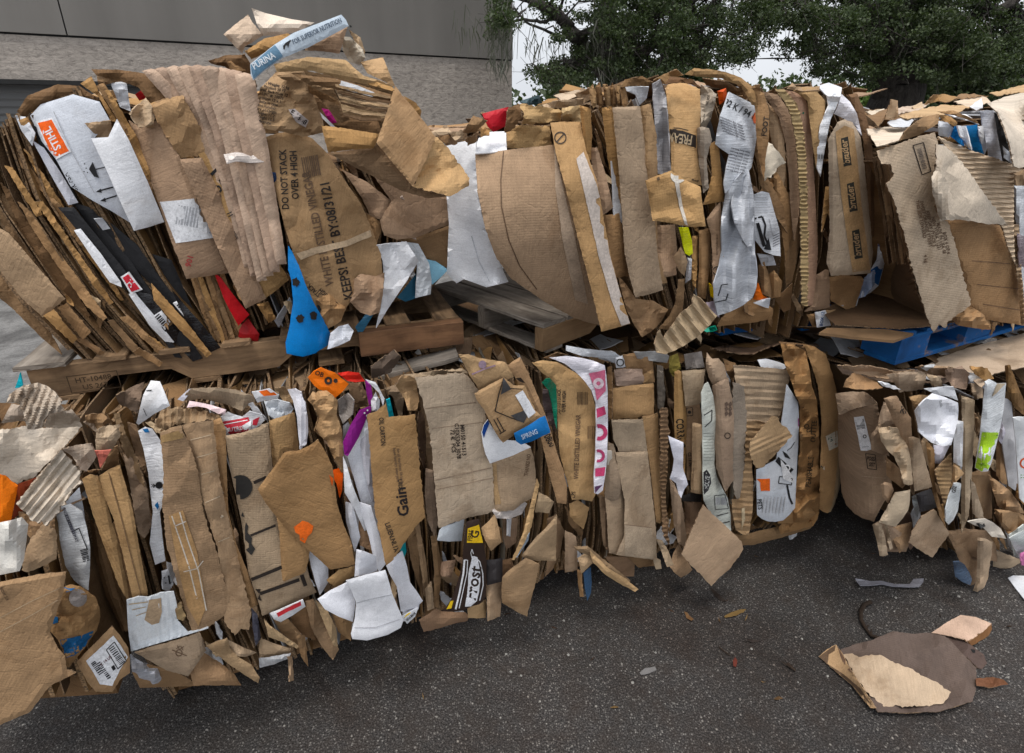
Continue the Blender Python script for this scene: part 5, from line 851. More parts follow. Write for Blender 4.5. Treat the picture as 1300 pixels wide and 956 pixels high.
for pts, c, dd in [([(160, 690), (210, 665), (262, 650), (275, 700), (320, 745), (380, 780), (420, 842), (412, 870), (340, 825), (260, 770), (200, 720)], (.36, .25, .15), .24), ([(250, 650), (330, 690), (405, 722), (350, 742), (300, 735), (262, 700)], (.38, .28, .19), .22),
                   ([(60, 760), (150, 720), (230, 770), (300, 830), (330, 880), (100, 880)], (.30, .19, .11), .18), ([(425, 650), (500, 680), (572, 700), (562, 735), (490, 745), (422, 765), (415, 700)], (.40, .29, .19), .2), ([(415, 750), (500, 735), (572, 722), (560, 748), (490, 778), (420, 795)], (.45, .46, .48), .22),
                   ([(553, 745), (578, 740), (582, 800), (586, 855), (565, 862), (560, 800)], (.33, .23, .15), .23), ([(440, 558), (470, 590), (540, 640), (612, 690), (600, 702), (530, 670), (462, 645)], (.42, .30, .18), .23), ([(480, 550), (560, 560), (630, 640), (600, 680), (520, 620)], KD, .16),
                   ([(640, 470), (680, 460), (720, 540), (770, 640), (805, 705), (775, 757), (720, 690), (670, 600)], (.27, .18, .11), .2), ([(690, 470), (740, 500), (790, 600), (800, 690), (780, 690), (740, 600)], (.35, .25, .15), .22), ([(560, 500), (640, 480), (680, 600), (690, 660), (630, 640), (580, 580)], (.22, .13, .07), .15),
                   ([(590, 620), (640, 640), (655, 790), (620, 740)], KD, .2), ([(770, 520), (870, 570), (862, 665), (800, 620)], (.24, .15, .08), .17), ([(180, 470), (230, 490), (235, 550), (200, 570), (175, 530)], (.32, .25, .16), .2), ([(380, 500), (410, 540), (425, 650), (400, 690), (385, 600)], (.1, .1, .13), .15),
                   ([(200, 570), (240, 620), (235, 665), (210, 630)], WG, .18), ([(745, 370), (800, 320), (880, 300), (880, 345), (830, 375), (790, 410)], (.38, .24, .12), .24), ([(900, 40), (950, 120), (970, 230), (905, 200), (900, 120)], (.24, .15, .09), .2)]:
    P(t, 'N', 'white_scrap' if c is WG else 'loose_flap', c, dd, pts, cr=.008, step=4, mat='paper' if c is WG else 'kraft')
# middle of B1
P(t, 'X', 'lettered_panel', (.35, .215, .105), .25, [(466, 527), (478, 522), (490, 512), (494, 530), (510, 528), (527, 526), (532, 580), (539, 650), (540, 657), (528, 668), (519, 681), (508, 698), (497, 713), (490, 718), (484, 690), (476, 650), (471, 590)], g=40, cr=.004, bow=(0, .015), step=4, jit=.8, label='torn brown panel lettered Gain', dec=[
  ('text', (.018, .014, .016), (511, 637), 20, 98, 'Gain', 1.0), ('text', TX, (498, 684), 9, -71, 'LILIEN.NI.1X1', .8), ('text', TX, (485, 548), 8.5, -86, 'OIL CARTON', .7), ('text', TB, (503, 590), 5, -83, 'liquid laundry detergent', .9), ('text', TB, (508, 592), 5, -83, 'for all machines 24 loads', .9), ('text', TX, (508, 616), 7, -84, 'UIDE')])
P(t, 'X', 'big_tan_panel', (.42, .335, .25), .22, [(526, 479), (560, 476), (588, 473), (598, 482), (607, 494), (616, 520), (622, 560), (626, 600), (628, 650), (610, 654), (592, 658), (574, 664), (557, 670), (553, 630), (550, 590), (545, 545), (536, 505)], g=2, cr=.004, step=4.5, jit=.8, label='large pale tan panel with stencilled numbers', dec=[
  ('line', (.27, .2, .14), [(540, 519), (604, 511)], 1.2), ('line', (.27, .2, .14), [(543, 545), (614, 536)], .9), ('line', (.27, .2, .14), [(552, 610), (624, 594)], 1.4), ('line', (.27, .2, .14), [(554, 622), (626, 607)], .8), ('text', TX, (588, 559), 7.5, -86, 'M0150 41513', .95), ('text', TX, (581, 560), 7.5, -86, 'C10X5304 3078', .9), ('text', TX, (575, 560), 7.5, -86, '72 €  PCS', .95)])
P(t, 'Q', 'taped_carton', (.36, .265, .18), .2, [(268, 730), (380, 690), (492, 640), (512, 700), (522, 800), (520, 870), (500, 925), (450, 950), (400, 990), (300, 1000), (285, 900), (278, 820)], g=2, cr=.005, bow=(0, .03), step=4, dec=[('text', TB, (478, 740), 30, 82, 'THANKS NO', .7), ('poly', (.40, .26, .13), [(282, 735), (305, 730), (312, 850), (330, 955), (298, 960), (285, 860)]), ('poly', (.6, .6, .62), [(278, 830), (292, 860), (300, 930), (320, 990), (300, 998), (285, 920)])])
P(t, 'P', 'taped_end', (.44, .40, .38), .215, [(585, 120), (605, 180), (640, 195), (700, 180), (740, 140), (770, 160), (740, 215), (680, 238), (610, 235), (590, 200)], mat='film', cr=.014, step=3.5)
P(t, 'Q', 'upper_flap', (.43, .29, .165), .27, [(98, 132), (150, 128), (210, 150), (280, 160), (352, 172), (385, 210), (402, 252), (368, 270), (332, 272), (270, 300), (212, 327), (180, 280), (150, 232)], g=30, cr=.006, step=4, dec=[('line', (.3, .2, .25), [(170, 240), (240, 210), (300, 190)], 8), ('disc', (.28, .2, .26), (228, 186), 22)])
P(t, 'Q', 'side_slab', (.33, .21, .12), .24, [(368, 192), (400, 165), (436, 145), (460, 190), (485, 240), (530, 350), (582, 480), (615, 590), (642, 680), (675, 770), (695, 860), (690, 955), (640, 950), (600, 800), (562, 640), (540, 540), (520, 430), (470, 350), (430, 290)], g=65, cr=.005, step=4, dec=[('text', (.02, .016, .014), (598, 605), 58, -60, '0800', .62), ('poly', (.03, .02, .015), [(412, 262), (440, 258), (465, 290), (440, 310), (415, 290)])])
P(t, 'Q', 'white_board', WH, .25, [(222, 562), (235, 520), (258, 490), (300, 560), (340, 600), (440, 610), (495, 642), (390, 690), (270, 732), (245, 680), (230, 620)], mat='paper', cr=.002, label='clean white board under the corrosive mark', dec=[('poly', (.005, .05, .25), [(226, 560), (236, 520), (258, 492), (266, 512), (246, 560), (236, 590)])])
P(t, 'Q', 'hazard_carton', (.385, .255, .145), .29, [(183, 345), (260, 300), (335, 262), (345, 255), (400, 300), (462, 302), (490, 370), (520, 440), (562, 478), (500, 520), (420, 562), (342, 617), (318, 590), (300, 562), (270, 500), (240, 440), (205, 395)], g=62, cr=.004, step=4, label='brown flap with a black diamond hazard mark', dec=[
  ('line', TX, [(345, 262), (320, 345), (298, 444), (380, 478), (458, 505)], 6), ('poly', (.06, .058, .06), [(346, 260), (388, 322), (330, 352)]), ('poly', (.06, .058, .06), [(382, 468), (460, 438), (474, 475), (455, 508), (420, 492)]), ('poly', WH, [(408, 355), (450, 328), (522, 450), (482, 482)]),
  ('line', TX, [(290, 488), (330, 560)], 6), ('line', TX, [(308, 480), (348, 552)], 6), ('line', TX, [(322, 570), (358, 548)], 6), ('line', TX, [(385, 318), (450, 322)], 5), ('disc', (.02, .12, .35), (536, 418), 20, 14), ('poly', (.02, .15, .4), [(345, 600), (420, 560), (480, 530), (480, 545), (420, 580), (350, 616)])])
P(t, 'Q', 'blue_label', (.03, .16, .42), .32, [(402, 568), (470, 530), (545, 480), (575, 470), (600, 545), (602, 562), (560, 580), (500, 610), (440, 628), (415, 610)], mat='paper', cr=.003, label='blue label with white lettering', dec=[('text', (.45, .55, .7), (488, 572), 38, 22, 'SPRING', .75)])
P(t, 'Q', 'green_film', GRN, .22, [(555, 285), (575, 265), (602, 262), (635, 300), (640, 420), (638, 545), (620, 480), (612, 400), (595, 330)], mat='film', cr=.01, step=3)
P(t, 'Q', 'dark_scraps', (.12, .09, .09), .14, [(560, 320), (600, 330), (625, 450), (630, 560), (590, 500), (560, 400)], mat='film', cr=.016)
P(t, 'Q', 'vinegar_carton', (.40, .26, .135), .19, [(500, 175), (560, 162), (640, 172), (740, 230), (820, 300), (850, 420), (862, 600), (856, 750), (852, 900), (832, 942), (780, 930), (722, 932), (700, 850), (655, 680), (645, 560), (640, 400), (635, 310), (600, 262), (555, 230)], g=3, cr=.007, bow=(0, .03), step=4, label='golden brown carton printed with stacking advice', dec=[
  ('text', TX, (650, 392), 30, 89, 'DO NOT STACK', .62), ('text', TX, (678, 390), 30, 88, 'OVER 4 HIGH', .66), ('bars', (.1, .06, .03), (778, 372), 52, 70, 0, 8), ('text', TB, (752, 640), 36, 88, 'WHITE DISTILLED VINEGAR', .8), ('bars', (.2, .12, .06), (828, 560), 40, 70, 0, 5), ('text', TX, (730, 905), 32, 85, 'CPS', .7)])
P(t, 'Q', 'ringed_bag', (.72, .70, .76), .25, [(598, 148), (690, 138), (780, 150), (840, 165), (902, 190), (912, 250), (918, 330), (920, 500), (916, 700), (905, 800), (892, 880), (865, 902), (845, 895), (842, 800), (850, 700), (856, 550), (852, 400), (830, 330), (790, 275), (740, 225), (680, 180)], mat='film', cr=.009, step=3.5, label='white bag with crimson rings', dec=[
  ('poly', (.58, .14, .24), [(815, 235), (905, 215), (908, 330), (860, 385), (850, 330)]), ('disc', (.74, .6, .66), (868, 290), 30, 12), ('disc', (.5, .05, .14), (872, 560), 46, 24), ('poly', (.5, .05, .14), [(856, 430), (900, 415), (910, 460), (860, 480)]), ('disc', (.5, .06, .16), (868, 690), 36, 20), ('poly', (.5, .05, .14), [(850, 760), (906, 750), (900, 800), (850, 805)]), ('poly', (.12, .05, .12), [(848, 860), (892, 850), (880, 890), (850, 895)])])
P(t, 'Q', 'grey_sheet', (.5, .52, .56), .1, [(690, 80), (800, 100), (960, 120), (1010, 160), (1015, 200), (980, 190), (900, 150), (780, 140), (690, 110)], mat='film', cr=.008)
P(t, 'Q', 'roll_end', WG, .14, [(960, 150), (1000, 135), (1018, 200), (965, 205)], mat='paper', cr=.004, bow=(0, .02), dec=[('disc', TX, (988, 175), 22, 16)])
for pts, c, dd in [([(955, 215), (1000, 208), (1110, 212), (1105, 300), (1040, 305), (960, 300)], (.33, .24, .19), .12), ([(945, 318), (1050, 300), (1172, 290), (1175, 380), (1173, 470), (1060, 480), (948, 488)], (.38, .24, .125), .14),
                   ([(940, 492), (1030, 488), (1113, 487), (1125, 560), (1137, 665), (1050, 672), (985, 670), (950, 600)], (.37, .29, .21), .2), ([(640, 120), (700, 135), (640, 160), (560, 150)], K4, .1), ([(1112, 240), (1165, 215), (1170, 290), (1110, 305)], (.3, .19, .1), .11)]:
    P('B2' if c[0] > .3 and pts[0][0] > 900 else 'B1', 'Q', 'carton_flap', c, dd, pts, g=2, cr=.005)
# lower right of B1
P(t, 'P', 'drink_carton', DBR, .235, [(458, 255), (490, 245), (522, 240), (535, 300), (545, 380), (560, 460), (558, 560), (555, 640), (540, 665), (520, 680), (480, 690), (440, 712), (380, 716), (328, 716), (360, 680), (385, 640), (410, 560), (435, 480), (442, 360)], mat='paper', cr=.004, bow=(0, .03), step=3.5, label='dark drink carton with white script and yellow band', dec=[
  ('poly', (.68, .43, .01), [(462, 288), (520, 268), (541, 362), (458, 362)]), ('text', DBR, (502, 318), 58, 80, 'G'), ('text', DBR, (478, 325), 34, 82, 'FIBRE', .7), ('poly', (.6, .4, .01), [(384, 716), (440, 700), (470, 692), (455, 712), (420, 716)]), ('poly', (.6, .4, .01), [(352, 705), (385, 640), (398, 620), (378, 700)]),
  ('line', (.72, .73, .76), [(446, 450), (440, 520), (420, 620), (400, 705)], 9), ('line', (.72, .73, .76), [(446, 450), (462, 452), (458, 520), (438, 610), (418, 700)], 4), ('line', (.72, .73, .76), [(496, 432), (525, 460), (540, 520), (542, 580), (524, 660)], 5),
  ('poly', (.7, .71, .75), [(486, 430), (512, 436), (524, 500), (528, 560), (520, 620), (510, 662), (478, 690), (448, 692), (456, 640), (464, 580), (466, 520)]), ('text', DBR, (492, 572), 84, 80, 'Frost', 1.0), ('line', (.72, .73, .76), [(484, 440), (478, 415), (484, 395), (492, 420)], 3)])
for pts, c, dd, mt in [([(553, 452), (600, 448), (642, 440), (642, 500), (640, 562), (600, 572), (562, 582), (556, 520)], (.02, .017, .018), .24, 'paper'), ([(558, 580), (600, 572), (642, 560), (638, 650), (630, 742), (600, 755), (565, 767), (560, 670)], (.38, .27, .18), .22, 'kraft'),
                   ([(528, 290), (570, 250), (602, 215), (625, 290), (636, 360), (610, 380), (582, 405), (550, 345)], (.36, .24, .14), .25, 'kraft'), ([(305, 350), (315, 300), (330, 283), (390, 262), (445, 240), (438, 300), (432, 352), (370, 356)], (.66, .70, .74), .2, 'paper'),
                   ([(460, 702), (510, 675), (556, 655), (560, 700), (555, 748), (510, 752), (463, 748)], (.37, .25, .14), .23, 'kraft'), ([(210, 760), (300, 700), (330, 716), (450, 720), (470, 745), (460, 765), (390, 780), (320, 802), (235, 822)], (.22, .14, .09), .14, 'kraft'),
                   ([(640, 540), (680, 500), (762, 440), (800, 455), (832, 472), (815, 560), (790, 650), (768, 742), (720, 720), (640, 672), (636, 600)], (.35, .235, .14), .27, 'kraft'), ([(738, 430), (800, 350), (860, 290), (922, 218), (920, 330), (916, 455), (840, 454), (770, 452)], (.38, .27, .17), .24, 'kraft'),
                   ([(688, 450), (720, 380), (752, 300), (764, 250), (800, 110), (820, 30), (832, 62), (812, 160), (792, 280), (750, 370), (702, 452)], (.42, .28, .15), .3, 'kraft'), ([(808, 205), (818, 150), (830, 100), (870, 120), (908, 150), (895, 180), (882, 210), (840, 205)], (.42, .31, .20), .22, 'kraft'),
                   ([(985, 160), (1030, 140), (1088, 180), (1075, 240), (1060, 292), (1020, 260), (990, 228)], (.39, .25, .13), .2, 'kraft'), ([(963, 300), (1000, 312), (1022, 330), (1028, 420), (1030, 502), (998, 510), (963, 516)], (.33, .235, .16), .17, 'kraft'), ([(1028, 440), (1060, 420), (1085, 400), (1112, 462), (1050, 520)], (.38, .27, .17), .22, 'kraft'),
                   ([(1058, 520), (1080, 500), (1097, 490), (1102, 560), (1098, 620), (1080, 662), (1068, 600)], (.05, .1, .18), .18, 'film'), ([(1008, 382), (1080, 378), (1180, 460), (1300, 555), (1302, 592), (1180, 512), (1090, 430), (1020, 400)], (.26, .18, .11), .24, 'kraft'), ([(1025, 500), (1050, 505), (1060, 640), (1040, 640)], K2, .19, 'kraft'),
                   ([(1160, 150), (1230, 138), (1262, 250), (1292, 392), (1250, 396), (1210, 402), (1180, 280)], (.37, .29, .21), .16, 'kraft'), ([(318, 460), (400, 448), (390, 500), (378, 542), (322, 530)], (.30, .2, .14), .15, 'kraft'), ([(240, 600), (275, 560), (290, 700), (255, 712)], (.33, .24, .16), .17, 'kraft'),
                   ([(150, 330), (205, 260), (225, 330), (245, 600), (232, 640), (200, 560), (165, 440)], (.22, .14, .08), .12, 'kraft'), ([(600, 460), (690, 440), (700, 480), (640, 540)], (.2, .12, .07), .15, 'kraft'), ([(870, 240), (920, 215), (960, 300), (940, 420), (900, 500), (860, 540), (880, 400)], (.2, .13, .08), .14, 'kraft'),
                   ([(640, 240), (720, 235), (712, 360), (660, 400), (645, 330)], (.28, .19, .13), .15, 'kraft'), ([(664, 236), (688, 236), (682, 330), (662, 325)], (.66, .66, .68), .18, 'paper'), ([(705, 430), (770, 330), (782, 310), (775, 350), (715, 440)], (.3, .36, .42), .25, 'film')]:
    P(t, 'P', {'kraft': 'loose_flap', 'paper': 'white_flap' if c[0] > .5 else 'black_band', 'film': 'blue_film'}[mt], c, dd, pts, cr=.006, step=4, mat=mt, bow=(0, .01))
for pts, c in [([(245, -20), (300, -10), (330, 100), (305, 280), (290, 330), (255, 250), (240, 120)], (.3, .22, .16)), ([(190, 270), (210, 260), (245, 440), (265, 620), (240, 640), (215, 450)], (.3, .2, .12)), ([(270, 330), (300, 320), (330, 480), (310, 700), (285, 690), (290, 500)], KD)]:
    P(t, 'P', 'cardboard_strip', c, .13, pts, cr=.005, g=85, bow=(0, .02))
for pts, c, dd in [([(395, 150), (520, 60), (560, 100), (500, 190), (400, 220)], (.12, .09, .07), .05), ([(530, 260), (570, 200), (640, 215), (660, 330), (650, 400), (600, 395), (580, 330)], (.38, .25, .14), .15), ([(470, 270), (560, 240), (575, 330), (570, 420), (545, 420), (520, 330)], (.3, .22, .15), .12),
                   ([(660, 400), (690, 420), (700, 560), (690, 720), (660, 620), (655, 500)], (.14, .09, .06), .1), ([(270, 250), (340, 240), (370, 300), (380, 370), (330, 380), (290, 420), (280, 330)], (.2, .13, .08), .13), ([(560, 200), (720, 180), (900, 165), (930, 190), (760, 200), (650, 212)], (.38, .29, .2), .1)]:
    P(t, 'O', 'crumpled_carton', c, dd, pts, cr=.014, step=4, jit=.8)

# ---------------------------------------------------------------- B2, lower middle bale
t = 'B2'
P(t, 'R', 'tall_flap', (.36, .275, .195), .22, [(76, 568), (150, 565), (228, 563), (248, 740), (268, 920), (272, 1070), (180, 1060), (82, 1046), (118, 960), (122, 800)], g=3, cr=.004, step=4, label='tall tan flap with two creases', dec=[('poly', (.40, .31, .22), [(122, 905), (268, 925), (272, 1068), (122, 1050)]), ('line', (.22, .15, .1), [(120, 905), (268, 922)], 3)])
P(t, 'R', 'carton_panel', (.37, .235, .125), .15, [(204, 402), (276, 385), (282, 500), (290, 700), (302, 890), (285, 900), (268, 892), (252, 740), (235, 600)], g=85, cr=.004)
for pts, c, dd in [([(28, 612), (45, 520), (70, 530), (102, 640), (106, 732), (92, 790), (60, 795), (30, 780)], (.33, .25, .18), .2), ([(28, 750), (70, 740), (120, 738), (130, 850), (137, 956), (140, 1052), (90, 1046), (48, 1038), (40, 900)], (.35, .26, .18), .19), ([(0, 760), (30, 780), (45, 900), (50, 1030), (20, 1000)], (.25, .17, .11), .15),
                   ([(112, 112), (180, 100), (252, 120), (262, 240), (215, 242), (200, 182), (130, 175)], (.32, .2, .11), .08), ([(78, 182), (140, 178), (196, 178), (222, 242), (150, 258), (84, 256)], (.34, .25, .2), .12), ([(40, 170), (60, 165), (64, 270), (62, 420), (45, 400)], K2, .12)]:
    P(t, 'R', 'cardboard_flap', c, dd, pts, cr=.005, bow=(0, .01))
P(t, 'R', 'white_tape', (.6, .55, .48), .23, [(38, 560), (62, 560), (66, 632), (42, 626)], mat='paper', cr=.001)
P(t, 'R', 'corrugated_edge', (.20, .13, .08), .17, [(285, 372), (320, 360), (330, 460), (322, 620), (312, 760), (325, 900), (330, 1000), (302, 960), (290, 780), (288, 560)], mat='flute', g=0, cr=.008, pleat=(90, .018, .004), step=2.8, jit=1.2)
P(t, 'R', 'cardboard_strip', (.2, .17, .14), .12, [(272, 160), (300, 165), (312, 300), (300, 380), (275, 360)], cr=.006)
P(t, 'R', 'lettered_strip', (.38, .235, .11), .16, [(353, 192), (372, 182), (388, 192), (400, 300), (412, 400), (408, 540), (402, 682), (375, 640), (358, 600), (352, 400)], g=88, cr=.003, bow=(0, .015), label='narrow golden strip with large upright letters', dec=[('text', (.02, .016, .012), (384, 520), 50, -86, 'CORRUGATED', .66)])
P(t, 'R', 'cardboard_flap', (.34, .26, .18), .19, [(388, 187), (440, 182), (499, 180), (488, 260), (472, 342), (438, 348), (405, 352), (396, 260)], g=5, cr=.003)
P(t, 'R', 'printed_strip', (.30, .2, .125), .16, [(405, 352), (440, 346), (472, 342), (482, 420), (470, 560), (442, 702), (412, 695), (408, 500)], cr=.004, dec=[('line', TX, [(410, 362), (438, 358), (440, 395), (412, 398), (410, 362)], 3), ('disc', TX, (424, 380), 8), ('text', TX, (425, 600), 22, -86, 'CS 14 IN', .8)])
P(t, 'R', 'cardboard_strip', (.36, .25, .155), .22, [(438, 430), (462, 432), (488, 440), (488, 600), (482, 762), (455, 760), (428, 752), (436, 600)], g=88, cr=.003, bow=(0, .012), dec=[('line', TB, [(444, 640), (442, 690)], 2)])
P(t, 'R', 'black_band', (.02, .017, .016), .16, [(388, 770), (430, 758), (482, 765), (478, 800), (392, 796)], mat='paper', cr=.006)
P(t, 'R', 'white_paper', (.74, .74, .82), .24, [(325, 490), (360, 505), (396, 522), (395, 580), (394, 640), (418, 718), (400, 740), (386, 782), (372, 760), (362, 712), (333, 690), (345, 655), (352, 600)], mat='paper', cr=.008, step=3.5, label='torn slip of white paper')
for pts, c, dd in [([(330, 690), (360, 730), (385, 782), (400, 880), (412, 960), (400, 1010), (370, 990), (350, 900)], (.33, .24, .17), .18), ([(500, 155), (505, 100), (530, 130), (560, 128), (588, 160), (602, 232), (570, 245), (535, 256), (512, 215)], (.42, .31, .22), .2),
                   ([(400, 800), (480, 800), (500, 900), (440, 960), (410, 950)], (.22, .14, .09), .1)]:
    P(t, 'R', 'rolled_paper', c, dd, pts, cr=.008, bow=(0, .03), mat='crepe', step=4)
P(t, 'R', 'rolled_panel', (.35, .255, .185), .23, [(530, 255), (565, 235), (606, 220), (622, 310), (632, 400), (630, 520), (626, 640), (632, 692), (612, 725), (592, 752), (572, 700), (550, 645), (542, 540), (545, 400)], g=85, cr=.005, bow=(0, .04), step=4, label='rolled pinkish panel with recycling mark', dec=[('disc', TX, (602, 490), 15, 11)]+[('poly', (.12, .08, .06), [(588+dx, 340+dy), (600+dx, 330+dy), (606+dx, 345+dy), (594+dx, 356+dy)]) for dx in (0, 18) for dy in (0, 22, 44)])
P(t, 'R', 'pale_bag', (.62, .65, .60), .19, [(480, 290), (495, 250), (512, 240), (535, 300), (548, 385), (545, 500), (540, 620), (552, 680), (575, 730), (602, 780), (618, 860), (618, 960), (605, 1030), (590, 960), (560, 905), (520, 850), (490, 792), (486, 680), (485, 500)], mat='film', cr=.009, step=3.5, label='pale green white printed bag', dec=[
  ('poly', (.03, .03, .035), [(490, 660), (505, 648), (520, 670), (526, 710), (512, 745), (492, 765)]), ('text', (.6, .62, .6), (507, 708), 30, 82, 'SOLVE', .7), ('line', BK, [(492, 395), (530, 370), (528, 420), (495, 450)], 4), ('line', BK, [(540, 770), (590, 765), (606, 830), (545, 835), (540, 770)], 3), ('bars', GR, (572, 795), 50, 34, 0, 8), ('line', BK, [(550, 865), (606, 850)], 4), ('line', BK, [(555, 905), (612, 890)], 4)]+[('line', (.2, .22, .2), [(490, 480+i*14), (538, 478+i*14)], 2) for i in range(10)])
P(t, 'R', 'ridged_carton', (.40, .305, .215), .2, [(628, 162, -.02), (700, 165), (800, 174), (894, 182), (890, 230), (882, 262), (862, 340), (842, 420), (770, 430), (690, 442), (684, 340), (680, 280), (640, 240)], g=3, cr=.003, pleat=(89, .03, .0022), step=3.2, label='carton face with many horizontal ridges')
P(t, 'R', 'side_strip', (.28, .235, .19), .23, [(625, 240), (655, 245), (682, 265), (686, 340), (692, 420), (684, 520), (682, 600), (672, 700), (660, 782), (645, 785), (632, 760), (624, 640), (628, 400)], g=88, cr=.004, jit=.9)
P(t, 'R', 'ridged_strip', (.34, .23, .135), .21, [(688, 425), (740, 420), (785, 432), (745, 500), (712, 560), (716, 640), (722, 700), (720, 830), (702, 955), (670, 950), (640, 930), (625, 850), (622, 790), (660, 780), (682, 620)], g=5, cr=.005, pleat=(89, .028, .003), step=3.2, dec=[('poly', (.5, .4, .26), [(668, 830), (682, 825), (684, 880), (668, 930)])])
P(t, 'R', 'torn_fragment', (.36, .25, .15), .29, [(708, 520), (740, 480), (782, 430), (808, 398), (835, 402), (850, 432), (880, 452), (905, 490), (870, 530), (830, 570), (795, 602), (765, 638), (735, 640), (712, 600), (706, 565)], g=-25, cr=.005, step=3.2, jit=1.2, pleat=(65, .02, .0015), label='ragged square scrap of corrugated board')
P(t, 'R', 'toy_carton', (.60, .64, .70), .24, [(880, 250), (905, 290), (932, 335), (936, 430), (932, 520), (924, 680), (917, 828), (890, 860), (862, 885), (825, 892), (790, 890), (762, 878), (740, 860), (738, 760), (736, 650), (785, 625), (830, 602), (842, 500), (855, 420), (868, 330)], mat='paper', g=85, cr=.004, bow=(0, .02), step=4, label='pale blue carton with orange square and line drawing', dec=[
  ('poly', (.82, .14, .01), [(737, 692), (800, 690), (800, 748), (737, 748)]), ('text', BK, (752, 810), 30, -82, 'PETS', .8), ('poly', BK, [(825, 610), (840, 588), (925, 660), (918, 688), (870, 655)]), ('poly', BK, [(858, 560), (880, 575), (898, 600), (870, 590)]), ('disc', WH, (880, 640), 16, 9),
  ('line', BK, [(845, 680), (905, 690), (900, 720), (840, 712), (845, 680)], 4), ('line', BK, [(880, 720), (892, 780), (905, 810)], 9), ('line', BK, [(880, 560), (900, 545), (915, 520)], 3), ('line', (.3, .05, .2), [(932, 335), (934, 520), (922, 700)], 4), ('poly', WH, [(850, 600), (880, 640), (915, 690), (905, 710), (860, 690)])]+[('line', GR, [(775+i*16, 775), (765+i*16, 850)], 5) for i in range(7)]+[('line', GR, [(850, 380+i*8), (880, 378+i*8)], 3) for i in range(4)])
P(t, 'R', 'white_scrap', WG, .16, [(742, 135), (780, 130), (840, 145), (888, 165), (862, 180), (760, 172)], mat='paper', cr=.003)
P(t, 'R', 'crumpled_brown_bag', (.31, .18, .085), .2, [(850, 60, -.06), (900, 62, -.06), (965, 95, -.04), (985, 180), (995, 250), (1020, 330), (1028, 460), (1032, 600), (1032, 750), (1030, 850), (1015, 890), (1002, 912), (930, 930), (850, 950), (840, 920), (880, 870), (912, 830), (925, 700), (938, 600), (940, 470), (940, 350), (905, 250), (870, 160)], mat='crepe', cr=.03, bow=(0, .03), step=3.2, seed=5, label='heavily creased dark brown paper with black letters', dec=[
  ('text', (.03, .02, .012), (986, 660), 34, 84, 'PERISHABLE', .8), ('text', (.03, .02, .012), (1005, 470), 34, 86, 'OUTTEE', .8), ('text', (.03, .02, .012), (975, 455), 34, -60, 'OU', .8)])
P(t, 'R', 'brown_paper_panel', (.36, .22, .11), .16, [(958, 60, -.05), (1010, 75, -.04), (1062, 110, -.03), (1092, 200), (1115, 300), (1120, 400), (1122, 480), (1115, 620), (1100, 760), (1090, 810), (1070, 852), (1048, 845), (1030, 832), (1036, 600), (1040, 400), (1025, 260), (990, 150)], mat='crepe', cr=.008, bow=(0, .05), step=4, label='rounded brown end panel with small labels', dec=[
  ('poly', (.58, .52, .42), [(1060, 492), (1115, 466), (1118, 540), (1076, 560)]), ('text', (.05, .1, .08), (1082, 508), 30, 15, 'G'), ('line', GR, [(1082, 530), (1110, 520)], 3), ('line', GR, [(1084, 542), (1110, 533)], 3), ('poly', (.58, .52, .42), [(1028, 600), (1048, 590), (1056, 650), (1030, 668)]), ('text', (.03, .05, .05), (1040, 635), 26, 70, '9')])
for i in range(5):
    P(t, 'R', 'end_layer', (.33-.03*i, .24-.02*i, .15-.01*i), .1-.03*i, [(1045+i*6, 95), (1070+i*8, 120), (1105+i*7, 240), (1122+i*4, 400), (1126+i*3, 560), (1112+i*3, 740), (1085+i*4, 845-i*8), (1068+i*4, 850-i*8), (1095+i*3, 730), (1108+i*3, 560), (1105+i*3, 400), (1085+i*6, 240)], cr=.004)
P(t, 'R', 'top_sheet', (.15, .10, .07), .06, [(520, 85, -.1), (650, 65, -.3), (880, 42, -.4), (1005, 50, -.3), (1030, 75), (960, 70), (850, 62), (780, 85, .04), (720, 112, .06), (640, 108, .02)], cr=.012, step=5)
P(t, 'T', 'dangling_square', (.37, .265, .18), .33, [(375, 370), (400, 310), (430, 240), (475, 145), (530, 200), (590, 255), (648, 312), (655, 345), (640, 372), (610, 410), (590, 440), (560, 465), (510, 514), (440, 440)], g=55, cr=.003, step=4.5, jit=.7, label='square flap hanging by one corner')
for pts, c, dd in [([(-40, 350), (0, 390), (40, 430), (120, 478), (180, 528), (165, 540), (100, 505), (30, 462), (-30, 400)], (.40, .27, .15), .26), ([(320, 420), (340, 360), (365, 320), (400, 390), (425, 440), (400, 462), (372, 476), (340, 450)], (.28, .19, .12), .2), ([(262, 302), (290, 308), (318, 360), (340, 420), (310, 428), (285, 360)], (.38, .29, .2), .22),
                   ([(242, 380), (280, 395), (285, 435), (260, 438)], (.42, .33, .23), .2), ([(600, 270), (640, 285), (740, 260), (830, 240), (930, 205), (995, 185), (990, 215), (960, 252), (880, 280), (800, 302), (700, 328), (640, 330)], (.26, .165, .09), .16), ([(30, 380), (120, 380), (165, 400), (160, 470), (120, 470), (60, 430)], (.25, .16, .1), .15),
                   ([(810, 230), (880, 110), (940, 130), (985, 190), (900, 230)], (.33, .2, .1), .24), ([(120, 370), (270, 400), (262, 420), (180, 430)], KD, .16)]:
    P(t, 'T', 'loose_flap', c, dd, pts, cr=.01, step=4)
